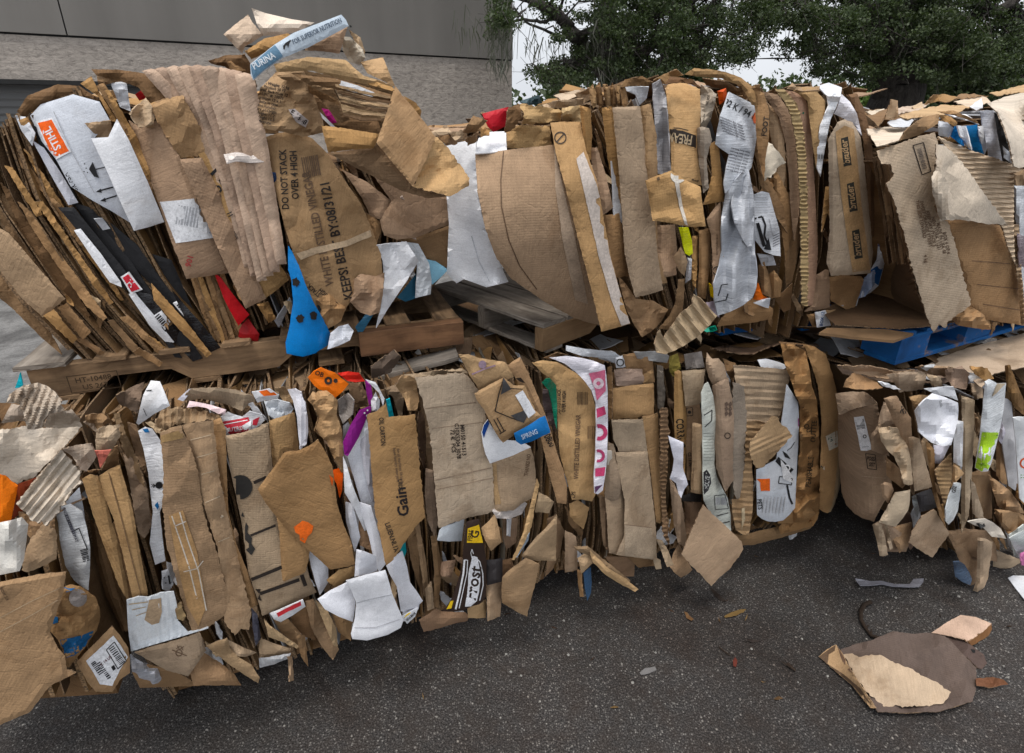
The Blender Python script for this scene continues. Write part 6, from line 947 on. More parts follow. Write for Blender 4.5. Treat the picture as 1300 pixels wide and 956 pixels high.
for pts, c, dd, mt in [([(165, 100), (300, 95), (330, 120), (320, 150), (240, 140), (180, 130)], (.4, .4, .4), .08, 'film'), ([(330, 120), (370, 105), (385, 180), (350, 215), (330, 190)], (.22, .18, .05), .1, 'kraft'), ([(400, 110), (480, 95), (495, 170), (410, 180)], (.3, .27, .25), .06, 'film'), ([(0, 90), (60, 95), (120, 130), (115, 175), (70, 150), (0, 130)], (.5, .52, .55), .06, 'film'),
                   ([(580, 130), (640, 150), (630, 240), (600, 200)], KD, .12, 'kraft'), ([(840, 50), (960, 60), (1000, 110), (960, 130), (880, 100)], (.36, .22, .12), .12, 'crepe')]:
    P(t, 'R', 'top_scrap', c, dd, pts, mat=mt, cr=.014, step=4)

# ---------------------------------------------------------------- B3, lower right bale
t = 'B3'
P(t, 'S', 'side_panel', (.27, .19, .13), .02, [(160, 310, -.2), (240, 272, -.1), (345, 270, -.0), (370, 400), (385, 480), (412, 640), (380, 720), (355, 765), (330, 818, -.01), (285, 805, -.05), (240, 782, -.1), (200, 740, -.16), (178, 680, -.19), (163, 500, -.2)], g=88, cr=.005, bow=(0, .05), step=5, label='large smooth brown end with a shipping label', dec=[
  ('poly', WH, [(235, 330), (282, 324), (300, 400), (320, 480), (295, 487), (268, 486), (250, 400)]), ('bars', BK, (266, 362), 44, 40, -82, 12), ('disc', TX, (286, 420), 9, 5), ('line', GR, [(272, 470), (306, 466)], 4), ('line', TX, [(290, 500), (335, 505), (342, 575), (300, 570), (290, 500)], 3), ('text', TX, (316, 525), 26, -8, 'POSSI', .6), ('text', TX, (320, 552), 26, -8, 'SIST', .6), ('line', (.35, .26, .18), [(270, 605), (385, 615)], 2)])
P(t, 'S', 'top_flap', (.33, .245, .175), .06, [(153, 220, -.2), (220, 212, -.14), (290, 214, -.08), (320, 235), (345, 262), (280, 280, -.06), (230, 295, -.1), (168, 318, -.17)], cr=.008, dec=[('text', TX, (235, 240), 36, -3, 'aroma', .8)])
for pts, c, dd, mt in [([(345, 380), (355, 320), (375, 258), (420, 275), (455, 302), (458, 340), (450, 385), (400, 372)], (.38, .28, .2), .1, 'kraft'), ([(375, 242), (405, 232), (435, 230), (480, 300), (502, 330), (508, 450), (512, 600), (522, 702), (505, 680), (485, 580), (450, 420)], (.34, .235, .155), .14, 'kraft'),
                   ([(348, 378), (390, 375), (440, 380), (470, 430), (492, 480), (505, 560), (512, 642), (490, 648), (470, 642), (450, 570), (420, 510), (390, 480), (362, 440)], (.38, .29, .2), .16, 'crepe'), ([(315, 410), (340, 380), (362, 360), (382, 430), (402, 512), (360, 500), (318, 485)], (.32, .23, .16), .11, 'kraft'),
                   ([(385, 515), (430, 550), (470, 590), (482, 640), (462, 662), (420, 630), (388, 602)], (.34, .22, .13), .12, 'kraft'), ([(490, 425), (515, 420), (542, 430), (572, 540), (602, 655), (560, 668), (520, 676), (505, 550)], (.36, .27, .19), .15, 'kraft'), ([(525, 690), (560, 675), (596, 664), (612, 710), (622, 752), (580, 765), (545, 772)], (.02, .018, .02), .18, 'paper'),
                   ([(360, 645), (385, 632), (412, 640), (422, 672), (410, 700), (395, 732), (370, 700)], (.38, .26, .17), .17, 'kraft'), ([(352, 820), (390, 750), (430, 682), (500, 668), (498, 715), (490, 762), (462, 805), (430, 842), (390, 832)], (.42, .34, .25), .2, 'kraft'), ([(324, 832), (345, 818), (362, 810), (430, 850), (502, 902), (492, 930), (480, 958), (430, 960), (390, 958), (350, 900)], (.28, .2, .14), .15, 'kraft'),
                   ([(495, 235), (540, 225), (592, 228), (560, 262), (530, 295), (510, 270)], (.37, .24, .13), .13, 'kraft'), ([(500, 780), (530, 740), (545, 770), (560, 900), (520, 860)], (.45, .47, .5), .1, 'film'), ([(505, 700), (525, 690), (545, 775), (530, 800)], (.5, .55, .58), .13, 'film'), ([(430, 690), (500, 780), (540, 900), (500, 950), (450, 880)], (.12, .08, .06), .08, 'kraft'),
                   ([(570, 440), (592, 455), (612, 482), (614, 640), (640, 740), (668, 850), (640, 800), (610, 702), (585, 560)], (.30, .18, .09), .14, 'kraft'), ([(700, 545), (725, 562), (752, 592), (720, 625), (688, 662)], (.42, .28, .16), .21, 'kraft'), ([(738, 232), (770, 238), (800, 250), (798, 380), (792, 500), (785, 640), (772, 790), (756, 830), (738, 872), (735, 740), (738, 600), (742, 400)], (.41, .32, .225), .19, 'kraft'),
                   ([(795, 308), (820, 335), (842, 372), (828, 395), (808, 422)], (.34, .23, .14), .17, 'kraft'), ([(780, 590), (830, 570), (872, 580), (880, 690), (882, 802), (845, 806), (802, 800)], (.26, .17, .1), .1, 'kraft'), ([(780, 620), (800, 640), (845, 800), (820, 806), (790, 780)], (.42, .33, .24), .16, 'kraft'),
                   ([(865, 600), (910, 630), (962, 670), (1000, 720), (1035, 780), (990, 776), (950, 770), (905, 742)], (.35, .225, .13), .17, 'crepe'), ([(900, 420), (930, 480), (952, 560), (964, 645), (930, 640), (900, 602)], (.32, .2, .11), .12, 'kraft'), ([(890, 760), (960, 765), (1030, 790), (1030, 900), (980, 900), (930, 840)], (.36, .23, .13), .15, 'crepe'),
                   ([(655, 872), (750, 850), (855, 858), (900, 930), (905, 1005), (800, 985), (700, 940)], (.25, .17, .11), .13, 'kraft'), ([(1000, 640), (1030, 700), (1030, 740), (990, 700)], K1, .17, 'kraft'), ([(940, 90), (965, 85), (1000, 180), (1030, 250), (1030, 320), (990, 290), (950, 200)], (.22, .13, .06), .15, 'kraft')]:
    P(t, 'S', {'kraft': 'cardboard_flap', 'crepe': 'crumpled_paper', 'film': 'plastic_scrap', 'paper': 'black_band'}[mt], c, dd, pts, mat=mt, cr=.016 if mt == 'crepe' else .006, step=4, bow=(0, .015), dec=[('text', TX, (475, 300), 46, -12, 'RU', .8)] if pts[0] == (375, 242) else ())
P(t, 'S', 'open_fluting', (.38, .26, .15), .17, [(615, 580), (640, 550), (662, 530), (692, 498), (694, 570), (690, 642), (675, 700), (660, 745), (640, 680)], mat='flute', g=0, cr=.003, pleat=(88, .02, .003), step=2.6)
P(t, 'S', 'white_sheet', (.78, .79, .84), .24, [(518, 300), (560, 255), (602, 218), (660, 235), (722, 262), (724, 300), (720, 350), (705, 410), (690, 460), (650, 465), (600, 450), (568, 425), (540, 398)], mat='paper', cr=.012, step=4, label='large crumpled white sheet', dec=[('poly', GR, [(632, 255), (645, 248), (650, 275), (642, 285)])])
for pts, c, dd, mt in [([(565, 198), (630, 188), (702, 188), (712, 220), (722, 252), (670, 232), (620, 224)], (.6, .62, .66), .16, 'paper'), ([(665, 762), (680, 700), (702, 640), (720, 636), (737, 640), (730, 710), (720, 770), (700, 810), (678, 832), (664, 815)], (.7, .74, .76), .22, 'film'),
                   ([(703, 350), (722, 345), (747, 352), (745, 460), (742, 562), (720, 552), (700, 540)], WH, .21, 'paper'), ([(608, 460), (645, 462), (682, 465), (660, 510), (642, 548), (615, 545)], (.68, .66, .74), .15, 'paper'), ([(938, 240), (955, 245), (972, 262), (990, 450), (1012, 682), (985, 670), (958, 650), (940, 530), (925, 420)], (.48, .48, .5), .15, 'paper'),
                   ([(768, 818), (810, 808), (852, 805), (890, 825), (922, 850), (948, 898), (915, 892), (880, 888), (862, 868), (842, 848), (800, 835)], (.66, .6, .52), .25, 'paper'), ([(762, 120), (800, 125), (842, 140), (840, 165), (780, 165)], (.5, .52, .55), .1, 'film'), ([(800, 820), (840, 815), (850, 840), (830, 850)], (.02, .02, .02), .26, 'paper'),
                   ([(960, 880), (1030, 830), (1030, 1000), (985, 980)], (.62, .66, .64), .2, 'film'), ([(920, 330), (945, 400), (925, 455), (905, 430)], (.6, .58, .66), .16, 'paper')]:
    P(t, 'S', 'white_scrap', c, dd, pts, mat=mt, cr=.006, step=4, dec=[('text', TX, (705, 668), 26, 80, 'GS2', .7)] if pts[0] == (665, 762) else ())
P(t, 'S', 'white_panel', (.74, .76, .78), .21, [(978, 332), (1005, 328), (1040, 330), (1042, 500), (1040, 740), (1010, 710), (1000, 560), (990, 430)], mat='paper', cr=.003, dec=[('disc', (.7, .1, .02), (1036, 545), 26, 18), ('line', (.15, .4, .05), [(1015, 600), (1038, 600)], 4), ('line', (.15, .4, .05), [(1015, 612), (1038, 612)], 4)])
P(t, 'S', 'lime_bag', (.70, .73, .76), .24, [(848, 165), (870, 152), (905, 172), (947, 170), (940, 250), (930, 330), (915, 400), (898, 470), (880, 540), (862, 582), (832, 585), (800, 566), (812, 480), (825, 400), (838, 280)], mat='film', cr=.007, bow=(0, .015), step=3.5, label='white bag with a lime green lower half', dec=[('poly', (.42, .70, .03), [(834, 400), (912, 402), (905, 450), (890, 520), (862, 575), (832, 583), (802, 565), (818, 490)])]+[('line', (.03, .1, .02), [(890, 415+i*14), (910, 415+i*14)], 3) for i in range(9)]+[('line', (.1, .25, .02), [(815+i*4, 545+i*4), (870-i*5, 545+i*4)], 2) for i in range(4)]+[('poly', (.5, .4, .28), [(905, 172), (945, 172), (900, 220), (880, 235)])])
P(t, 'U', 'hanging_square', (.36, .265, .185), .2, [(645, 205), (660, 150), (690, 100), (722, 60), (782, 30), (820, 90), (862, 155), (815, 220), (772, 284), (710, 250)], g=60, cr=.003, step=4, jit=.8, label='folded square flap hanging at the bottom')
for pts, c, dd, mt in [([(450, 110), (480, 98), (498, 105), (520, 180), (535, 270), (512, 278), (490, 276), (472, 190)], (.36, .28, .2), .16, 'kraft'), ([(528, 130), (590, 112), (665, 98), (652, 160), (640, 222), (595, 260), (560, 190)], (.27, .18, .11), .14, 'kraft'), ([(510, 110), (530, 108), (560, 235), (545, 245)], (.42, .33, .24), .17, 'kraft'),
                   ([(840, 140), (930, 142), (1015, 150), (1015, 330), (1010, 400), (985, 440), (960, 430), (925, 330), (880, 220)], (.24, .16, .1), .14, 'kraft'), ([(1010, 180), (1050, 182), (1092, 202), (1080, 300), (1065, 400), (1045, 445), (1010, 468), (985, 460), (1005, 400), (1008, 300)], (.36, .27, .19), .2, 'kraft'),
                   ([(880, 308), (915, 305), (942, 322), (965, 360), (982, 402), (972, 432), (930, 415), (890, 385)], (.06, .09, .14), .2, 'film'), ([(1092, 240), (1160, 265), (1235, 292), (1238, 362), (1160, 348), (1092, 332)], (.35, .27, .19), .16, 'kraft'), ([(1180, 182), (1220, 158), (1270, 135), (1270, 310), (1228, 285)], (.62, .66, .66), .2, 'film'),
                   ([(1240, 260), (1270, 250), (1270, 330), (1245, 325)], (.45, .15, .3), .22, 'paper'), ([(1100, 50), (1180, 30), (1260, 60), (1258, 140), (1190, 175), (1140, 120)], (.33, .21, .12), .13, 'crepe')]:
    P(t, 'U', {'kraft': 'loose_flap', 'film': 'plastic_scrap', 'paper': 'pink_scrap', 'crepe': 'crumpled_paper'}[mt], c, dd, pts, mat=mt, cr=.008, step=4, bow=(0, .01))
for pts, c, dd, mt in [([(185, 190), (205, 150), (240, 120), (335, 160), (372, 192), (300, 200), (250, 200)], (.36, .22, .12), .1, 'kraft'), ([(388, 132), (480, 115), (578, 120), (570, 160), (560, 200), (450, 215), (425, 170)], (.38, .29, .21), .12, 'kraft'), ([(160, 90), (300, 90), (450, 118), (520, 110), (500, 145), (380, 150), (240, 125)], (.3, .21, .14), .06, 'kraft'),
                   ([(520, 100), (580, 85), (700, 95), (690, 140), (600, 135), (560, 120)], (.34, .24, .16), .08, 'crepe'), ([(575, 130), (640, 140), (650, 190), (600, 185)], (.42, .32, .22), .14, 'crepe'), ([(660, 110), (740, 90), (780, 130), (760, 200), (700, 190), (670, 160)], (.28, .2, .15), .12, 'kraft'), ([(350, 165), (400, 172), (455, 200), (420, 200), (370, 185)], WH, .13, 'paper'),
                   ([(780, 90), (860, 100), (890, 150), (850, 160), (800, 130)], K1, .14, 'kraft'), ([(780, 170), (835, 172), (838, 240), (800, 245)], (.33, .25, .18), .14, 'kraft'), ([(540, 95), (610, 82), (640, 110), (580, 118)], (.5, .52, .54), .1, 'film')]:
    P(t, 'S', 'top_scrap', c, dd, pts, mat=mt, cr=.014, step=4, jit=.8, dec=[('line', YEL, [(362, 175), (395, 182)], 8)] if c is WH else ())
P('B3t', 'X', 'wide_top_sheet', (.46, .36, .27), .07, [(1168, 470), (1190, 455), (1230, 441), (1320, 418), (1340, 460), (1290, 468), (1262, 474), (1246, 492), (1232, 480), (1212, 472)], cr=.006, step=5, label='wide pale flat board on top of the bale')
P('B3t', 'X', 'wide_top_sheet', (.22, .16, .12), .05, [(1060, 462), (1100, 468), (1180, 470), (1230, 470), (1200, 486), (1120, 484), (1070, 474)], cr=.008, step=5)
# small torn scraps caught in the gaps between the folded boxes
def scraps(key, n, seed, d0=.02, d1=.11):
    L, Rr = CV[key]; rs = random.Random(seed)
    for k in range(n):
        v = rs.random()**.8; tt = rs.uniform(.03, .97); q = curve_pt(L, v)*(1-tt)+curve_pt(Rr, v)*tt
        a = math.atan2(L[-1][1]-L[0][1], L[-1][0]-L[0][0])+rs.gauss(0, .35); l_ = rs.uniform(8, 30); w_ = rs.uniform(2.5, 8); ux = np.array([math.cos(a), math.sin(a)]); uy = np.array([-ux[1], ux[0]])
        m_ = rs.randint(5, 8); pts = []
        for i in range(m_):
            t_ = 2*math.pi*i/m_+rs.uniform(-.25, .25); pts.append(tuple(q+ux*l_*math.cos(t_)*rs.uniform(.6, 1.1)+uy*w_*math.sin(t_)*rs.uniform(.6, 1.2)))
        r_ = rs.random(); col, mt = ((WH, 'paper') if r_ < .13 else (GR, 'film') if r_ < .2 else ((.5, .38, .25), 'crepe') if r_ < .4 else (rs.choice((K1, K2, K3, KP, KD)), 'kraft'))
        P(key, 'X', 'torn_scrap', col, rs.uniform(d0, d1), pts, cr=.01, mat=mt, step=3.2, jit=.9, tilt=.03, th=.0025, seed=seed*1000+k)
scraps('T2', 42, 71); scraps('T3', 22, 72); scraps('B1', 70, 73); scraps('B2', 40, 74); scraps('B3', 36, 75); scraps('T1', 30, 76, .03, .09)
# ================================================================ pallets
def wood_mat(name, base, dark, grey=0.0, paint=False):
    m, nt, b = newmat(name)
    tc = nd(nt, 'ShaderNodeTexCoord'); mp = nd(nt, 'ShaderNodeMapping', {'Vector': tc.outputs['UV']}); mp.inputs['Scale'].default_value = (3, 45, 1)
    n1 = nd(nt, 'ShaderNodeTexNoise', {'Vector': mp.outputs[0], 'Scale': 1.0, 'Detail': 6.0, 'Roughness': .65, 'Distortion': .4})
    n2 = nd(nt, 'ShaderNodeTexNoise', {'Vector': tc.outputs['Object'], 'Scale': 6.0, 'Detail': 6.0, 'Roughness': .65})
    c = mixc(nt, ramp(nt, n1.outputs[0], [(.35, 0.0), (.62, 1.0)]), dark, base)
    c = mixc(nt, 1.0, c, ramp(nt, n2.outputs[0], [(.3, .55), (.55, 1.0), (.8, 1.15)]), 'MULTIPLY')
    if paint:
        c = mixc(nt, ramp(nt, n2.outputs[0], [(.60, 0.0), (.66, .8)]), c, (.20, .13, .08))
    nt.links.new(c, b.inputs['Base Color']); b.inputs['Roughness'].default_value = .8; b.inputs['Specular IOR Level'].default_value = .25
    bp = nd(nt, 'ShaderNodeBump', {'Height': n1.outputs[0], 'Strength': .5, 'Distance': .003}); nt.links.new(bp.outputs[0], b.inputs['Normal'])
    return m
W_BR = wood_mat('brown_pallet_wood', (.35, .225, .125), (.13, .08, .045)); W_GR = wood_mat('grey_pallet_wood', (.34, .30, .255), (.13, .105, .085))
W_BL = wood_mat('blue_painted_wood', (.006, .12, .36), (.004, .06, .22), paint=True); W_TAN = wood_mat('tan_board', (.27, .17, .09), (.17, .10, .05))
def plank(a, b, up, w, h, mat, parent, name='deck_board', notches=(), jit=.002, label=None, seed=0):
    """board from a to b (centre of the top face), width w across, thickness h downwards, optional notches in its underside"""
    a = np.array(a, float); b = np.array(b, float); up = np.array(up, float); L = np.linalg.norm(b-a); ux = (b-a)/L; uy = np.cross(up, ux)
    rs = random.Random(seed+int(a[0]*977)+int(b[1]*131)); ns = max(6, int(L/.06)); mb = MB(); prof = []
    for i in range(ns+1):
        s = L*i/ns; hh = h
        for (n0, n1, nh) in notches:
            if n0 < s < n1: hh = h-nh
        prof.append((s, hh))
    e = min(.004, w*.1)
    V = []
    for s, hh in prof:
        wob = rs.uniform(-jit, jit); wz = rs.uniform(-jit, jit)*.6
        for (y, z) in ((-w/2, -hh), (-w/2, -e), (-w/2+e, 0), (w/2-e, 0), (w/2, -e), (w/2, -hh)):
            V.append(a+ux*s+uy*(y+wob)+up*(z+wz))
    Fc = []
    for i in range(ns):
        for k in range(6): Fc.append([i*6+k, i*6+(k+1) % 6, (i+1)*6+(k+1) % 6, (i+1)*6+k])
    Fc.append([0, 5, 4, 3, 2, 1][::1]); Fc.append([ns*6+k for k in range(6)])
    k0 = mb.add(V, Fc, mat, False)
    mb.uv[k0] = np.array([[p[0]+seed*.37, j*.04+seed*.13] for p in prof for j in range(6)])
    return mb.build(name, parent=parent, label=label), (a, ux, uy, L)
def pallet(name, label, c_front, z0, z1, pxa, pxb, mat, depth=1.1, blocks=False, yawd=0.0, off=(0, 0)):
    a = hit1(pxa, 460, N, c_front); b = hit1(pxb, 430, N, c_front); a[2] = b[2] = z1
    a = a+U*off[0]; b = b+U*off[1]
    cy, sy = math.cos(yawd), math.sin(yawd); u = U*cy+np.cross([0, 0, 1], U)*sy; u = np.array(u); n = np.array([u[1], -u[0], 0]); L = np.linalg.norm(b-a); a0 = a; 
    e = empty(name, tuple((a0+u*L/2-n*depth/2)*[1, 1, 0]+np.array([0, 0, z0])), label, 'pallet', 'pallets between the tiers of bales')
    return e, a0, u, n, L
# brown pallet under the left bale
e, a0, u, n, L = pallet('wooden_pallet', 'worn brown wooden pallet with a burnt-in stamp, under the slumped upper left bale', -2.17, 1.36, 1.52, 28, 583, W_BR)
for k, dd in enumerate((0.03, .5, 1.0)):
    p = a0-n*dd; p[2] = 1.502
    plank(p, p+u*L, (0, 0, 1), .045, .115, W_BR, e, 'stringer', notches=((.22, .45, .05), (.80, 1.12, .05)), seed=k)
for k in range(8):
    s = .05+k*(L-.1)/7; p = a0+u*s+n*.015; p[2] = 1.52
    plank(p, p-n*1.05, (0, 0, 1), .10 if k else .15, .017, W_BR if k else W_GR, e, 'deck_board', seed=k+5)
for k in range(4):
    s = .08+k*(L-.16)/3; p = a0+u*s; p[2] = 1.385
    plank(p, p-n*1.04, (0, 0, 1), .10, .016, W_BR, e, 'bottom_board', seed=k+15)
p = a0+n*.055+u*(L-.42); p[2] = 1.522
plank(p, p+u*.42, (0, 0, 1), .05, .10, wood_mat('reddish_wood', (.27, .14, .07), (.11, .055, .03)), e, 'stringer_end', seed=9, label='redder stringer end at the right corner')
mb = MB()   # stamp in a box
so = a0+n*.0555; 
def stamp_pt(s, z): q = so+u*s; return np.array([q[0], q[1], z])
for (s0, z0_, s1, z1_) in ((.13, 1.478, .28, 1.481), (.13, 1.415, .28, 1.418), (.13, 1.415, .133, 1.481), (.277, 1.415, .28, 1.481)):
    mb.add([stamp_pt(s0, z0_), stamp_pt(s1, z0_), stamp_pt(s1, z1_), stamp_pt(s0, z1_)], [(0, 1, 2, 3)], ink((.05, .03, .015)), False)
for s_, z_, tx, sz in ((.205, 1.46, 'HT-10488', .026), (.205, 1.432, 'US 267', .026)):
    V2, F2 = textshape(tx); mb.add([stamp_pt(s_+x*sz, z_+y*sz) for x, y in V2], F2, ink((.05, .03, .015)), False)
mb.build('burnt_stamp', parent=e)
# grey pallet under the middle bale
cr_ = hit1(690, 412, UP, 1.52); bl_ = hit1(548, 362, UP, 1.52); v = bl_-cr_; Lg = np.linalg.norm(v); v /= Lg; w_ = np.array([-v[1], v[0], 0]); w_ = -w_ if w_[0] < 0 else w_
e = empty('wooden_pallet', tuple((cr_+v*Lg/2+w_*.5)*[1, 1, 0]+np.array([0, 0, 1.38])), 'weathered grey wooden pallet sticking out under the upper middle bale', 'pallet', 'pallets between the tiers of bales')
for k in range(7):
    q = cr_+w_*(.065+k*.15); plank(q, q+v*Lg, (0, 0, 1), .135, .018, W_GR, e, 'deck_board', seed=k+30)
for k, s in enumerate((.02, Lg*.5, Lg-.03)):
    q = cr_+v*s-w_*.005; q[2] = 1.502; plank(q, q+w_*1.05, (0, 0, 1), .045, .10, W_GR if k else W_TAN, e, 'stringer', notches=((.32, .5, .04),), seed=k+40)
for k in range(3):
    q = cr_+w_*(.07+k*.42); q[2] = 1.402; plank(q, q+v*Lg, (0, 0, 1), .1, .016, W_GR, e, 'bottom_board', seed=k+50)
# blue pallet under the right bale
b0 = hit1(1135, 466, UP, 1.29); u2 = np.array([.9, .4359, 0]); n2 = np.array([u2[1], -u2[0], 0])
e = empty('wooden_pallet', tuple(b0*[1, 1, 0]+u2*.5-n2*.5+np.array([0, 0, 1.29])), 'bright blue block pallet under the upper right bale', 'pallet', 'pallets between the tiers of bales')
for i in range(3):
    for j in range(3):
        q = b0+u2*(.112+i*.52)-n2*(.082+j*.46); mb = MB(); mb.box((q[0], q[1], 1.363), u2, n2, UP, .11, .08, .046, W_BL, .001); mb.build('block', parent=e)
for j in range(3):
    q = b0-n2*(.07+j*.46)-u2*.0; q[2] = 1.316; plank(q, q+u2*1.27, (0, 0, 1), .14, .018, W_BL, e, 'bottom_board', seed=j+60)
    q = q.copy(); q[2] = 1.427; plank(q, q+u2*1.27, (0, 0, 1), .14, .017, W_BL, e, 'lead_board', seed=j+65)
for j in range(8):
    q = b0+u2*(.05+j*.165)+n2*.002; q[2] = 1.444; plank(q, q-n2*1.1, (0, 0, 1), .09, .015, W_BL, e, 'deck_board', seed=j+70)
# back blue pallet side seen under the middle bale
e = empty('wooden_pallet', tuple(hit1(1010, 440, UP, 1.29)*[1, 1, 0]+np.array([0, .2, 1.29])), 'dark blue pallet hidden deep under the right end of the upper middle bale', 'pallet', 'pallets between the tiers of bales')
q0 = hit1(905, 430, N, -2.1); q1 = hit1(1100, 435, N, -2.1)
for dz, h in ((1.425, .018), (1.32, .016)):
    for j in range(3):
        a = q0-N*.4*j; b = q1-N*.4*j; a[2] = b[2] = dz; plank(a, b, (0, 0, 1), .1, h, W_BL, e, 'deck_board' if dz > 1.4 else 'bottom_board', seed=80+j)
for i in range(3):
    for j in range(3):
        q = q0+(q1-q0)*(.08+.42*i)-N*.4*j; mb = MB(); mb.box((q[0], q[1], 1.355), U, N, UP, .07, .05, .048, W_BL, .001); mb.build('block', parent=e)
# board between pallet and bale
mb = MB(); pts = [hit1(x, y, UP, 1.462) for x, y in ((1040, 422), (1080, 427), (1135, 432), (1160, 423), (1125, 418), (1050, 416))]
mb.add(pts+[p-[0, 0, .012] for p in pts], [(5, 4, 3, 2, 1, 0), (6, 7, 8, 9, 10, 11)]+[(i, (i+1) % 6, (i+1) % 6+6, i+6) for i in range(6)], W_TAN, False)
o = mb.build('slip_board', loc=tuple(np.mean(pts, 0)-[0, 0, .012])); tag(o, 'thin tan board lying on the bright blue pallet', 'board')
# broken weathered plank lying on the lower bale
a = hit1(478, 472, UP, 1.34); b = hit1(580, 446, UP, 1.40)
o, _ = plank(a, b, (0, 0, 1), .10, .022, W_GR, None, 'broken_plank', jit=.006, seed=91); tag(o, 'splintered grey plank on the lower bale, right of the blue plastic', 'plank')

# ================================================================ ground
def ground_mat():
    m, nt, b = newmat('asphalt')
    tc = nd(nt, 'ShaderNodeTexCoord'); P_ = tc.outputs['Object']
    big = nd(nt, 'ShaderNodeTexNoise', {'Vector': P_, 'Scale': .9, 'Detail': 6.0, 'Roughness': .6}); mid = nd(nt, 'ShaderNodeTexNoise', {'Vector': P_, 'Scale': 9.0, 'Detail': 6.0, 'Roughness': .7})
    fine = nd(nt, 'ShaderNodeTexNoise', {'Vector': P_, 'Scale': 150.0, 'Detail': 4.0, 'Roughness': .75})
    vo = nd(nt, 'ShaderNodeTexVoronoi', {'Vector': P_, 'Scale': 120.0}); vc = nd(nt, 'ShaderNodeSeparateColor', {0: vo.outputs['Color']})
    vo2 = nd(nt, 'ShaderNodeTexVoronoi', {'Vector': P_, 'Scale': 42.0}); vc2 = nd(nt, 'ShaderNodeSeparateColor', {0: vo2.outputs['Color']})
    c = mixc(nt, 1.0, (.030, .0275, .0265), ramp(nt, fine.outputs[0], [(.34, .2), (.5, .85), (.64, 3.4)]), 'MULTIPLY')
    d1 = ramp(nt, vo.outputs['Distance'], [(.25, 1.0), (.5, 0.0)]); s1 = ramp(nt, vc.outputs[0], [(.55, 0.0), (.95, 1.0)])
    f1 = nd(nt, 'ShaderNodeMath', {0: d1, 1: s1}, operation='MULTIPLY'); f1b = nd(nt, 'ShaderNodeMath', {0: f1.outputs[0], 1: .95}, operation='MULTIPLY')
    c = mixc(nt, f1b.outputs[0], c, mixc(nt, vc.outputs[1], (.10, .094, .088), (.30, .285, .265)))
    d2 = ramp(nt, vo2.outputs['Distance'], [(.10, 1.0), (.25, 0.0)]); s2 = ramp(nt, vc2.outputs[0], [(.86, 0.0), (.9, 1.0)])
    f2 = nd(nt, 'ShaderNodeMath', {0: d2, 1: s2}, operation='MULTIPLY'); f2b = nd(nt, 'ShaderNodeMath', {0: f2.outputs[0], 1: .75}, operation='MULTIPLY')
    c = mixc(nt, f2b.outputs[0], c, (.42, .40, .37))
    c = mixc(nt, ramp(nt, mid.outputs[0], [(.42, 0.0), (.7, .55)]), c, (.030, .020, .014))
    st = nd(nt, 'ShaderNodeTexNoise', {'Vector': P_, 'Scale': 1.6, 'Detail': 7.0, 'Roughness': .65, 'Distortion': 1.0})
    c = mixc(nt, ramp(nt, st.outputs[0], [(.5, 0.0), (.68, .75)]), c, mixc(nt, 1.0, c, (.62, .48, .40), 'MULTIPLY'))
    c = mixc(nt, 1.0, c, ramp(nt, big.outputs[0], [(.3, .72), (.6, 1.25)]), 'MULTIPLY')
    nt.links.new(c, b.inputs['Base Color']); b.inputs['Roughness'].default_value = .78; b.inputs['Specular IOR Level'].default_value = .4
    h = nd(nt, 'ShaderNodeMath', {0: vo.outputs['Distance'], 1: -1.2, 2: fine.outputs[0]}, operation='MULTIPLY_ADD')
    bp = nd(nt, 'ShaderNodeBump', {'Height': h.outputs[0], 'Strength': .8, 'Distance': .004}); nt.links.new(bp.outputs[0], b.inputs['Normal'])
    return m
mb = MB(); gx = [-400, -60, -20, -8, 0, 8, 20, 60, 400]; gy = [-200, -40, -10, 0, 4, 8, 16, 40, 100, 600]
V = [(x, y, 0) for y in gy for x in gx]; Fc = [[j*9+i, j*9+i+1, (j+1)*9+i+1, (j+1)*9+i] for j in range(9) for i in range(8)]
mb.add(V, Fc, ground_mat(), False); o = mb.build('ground', loc=(0, 0, 0)); tag(o, kind='structure', label='dark asphalt yard')

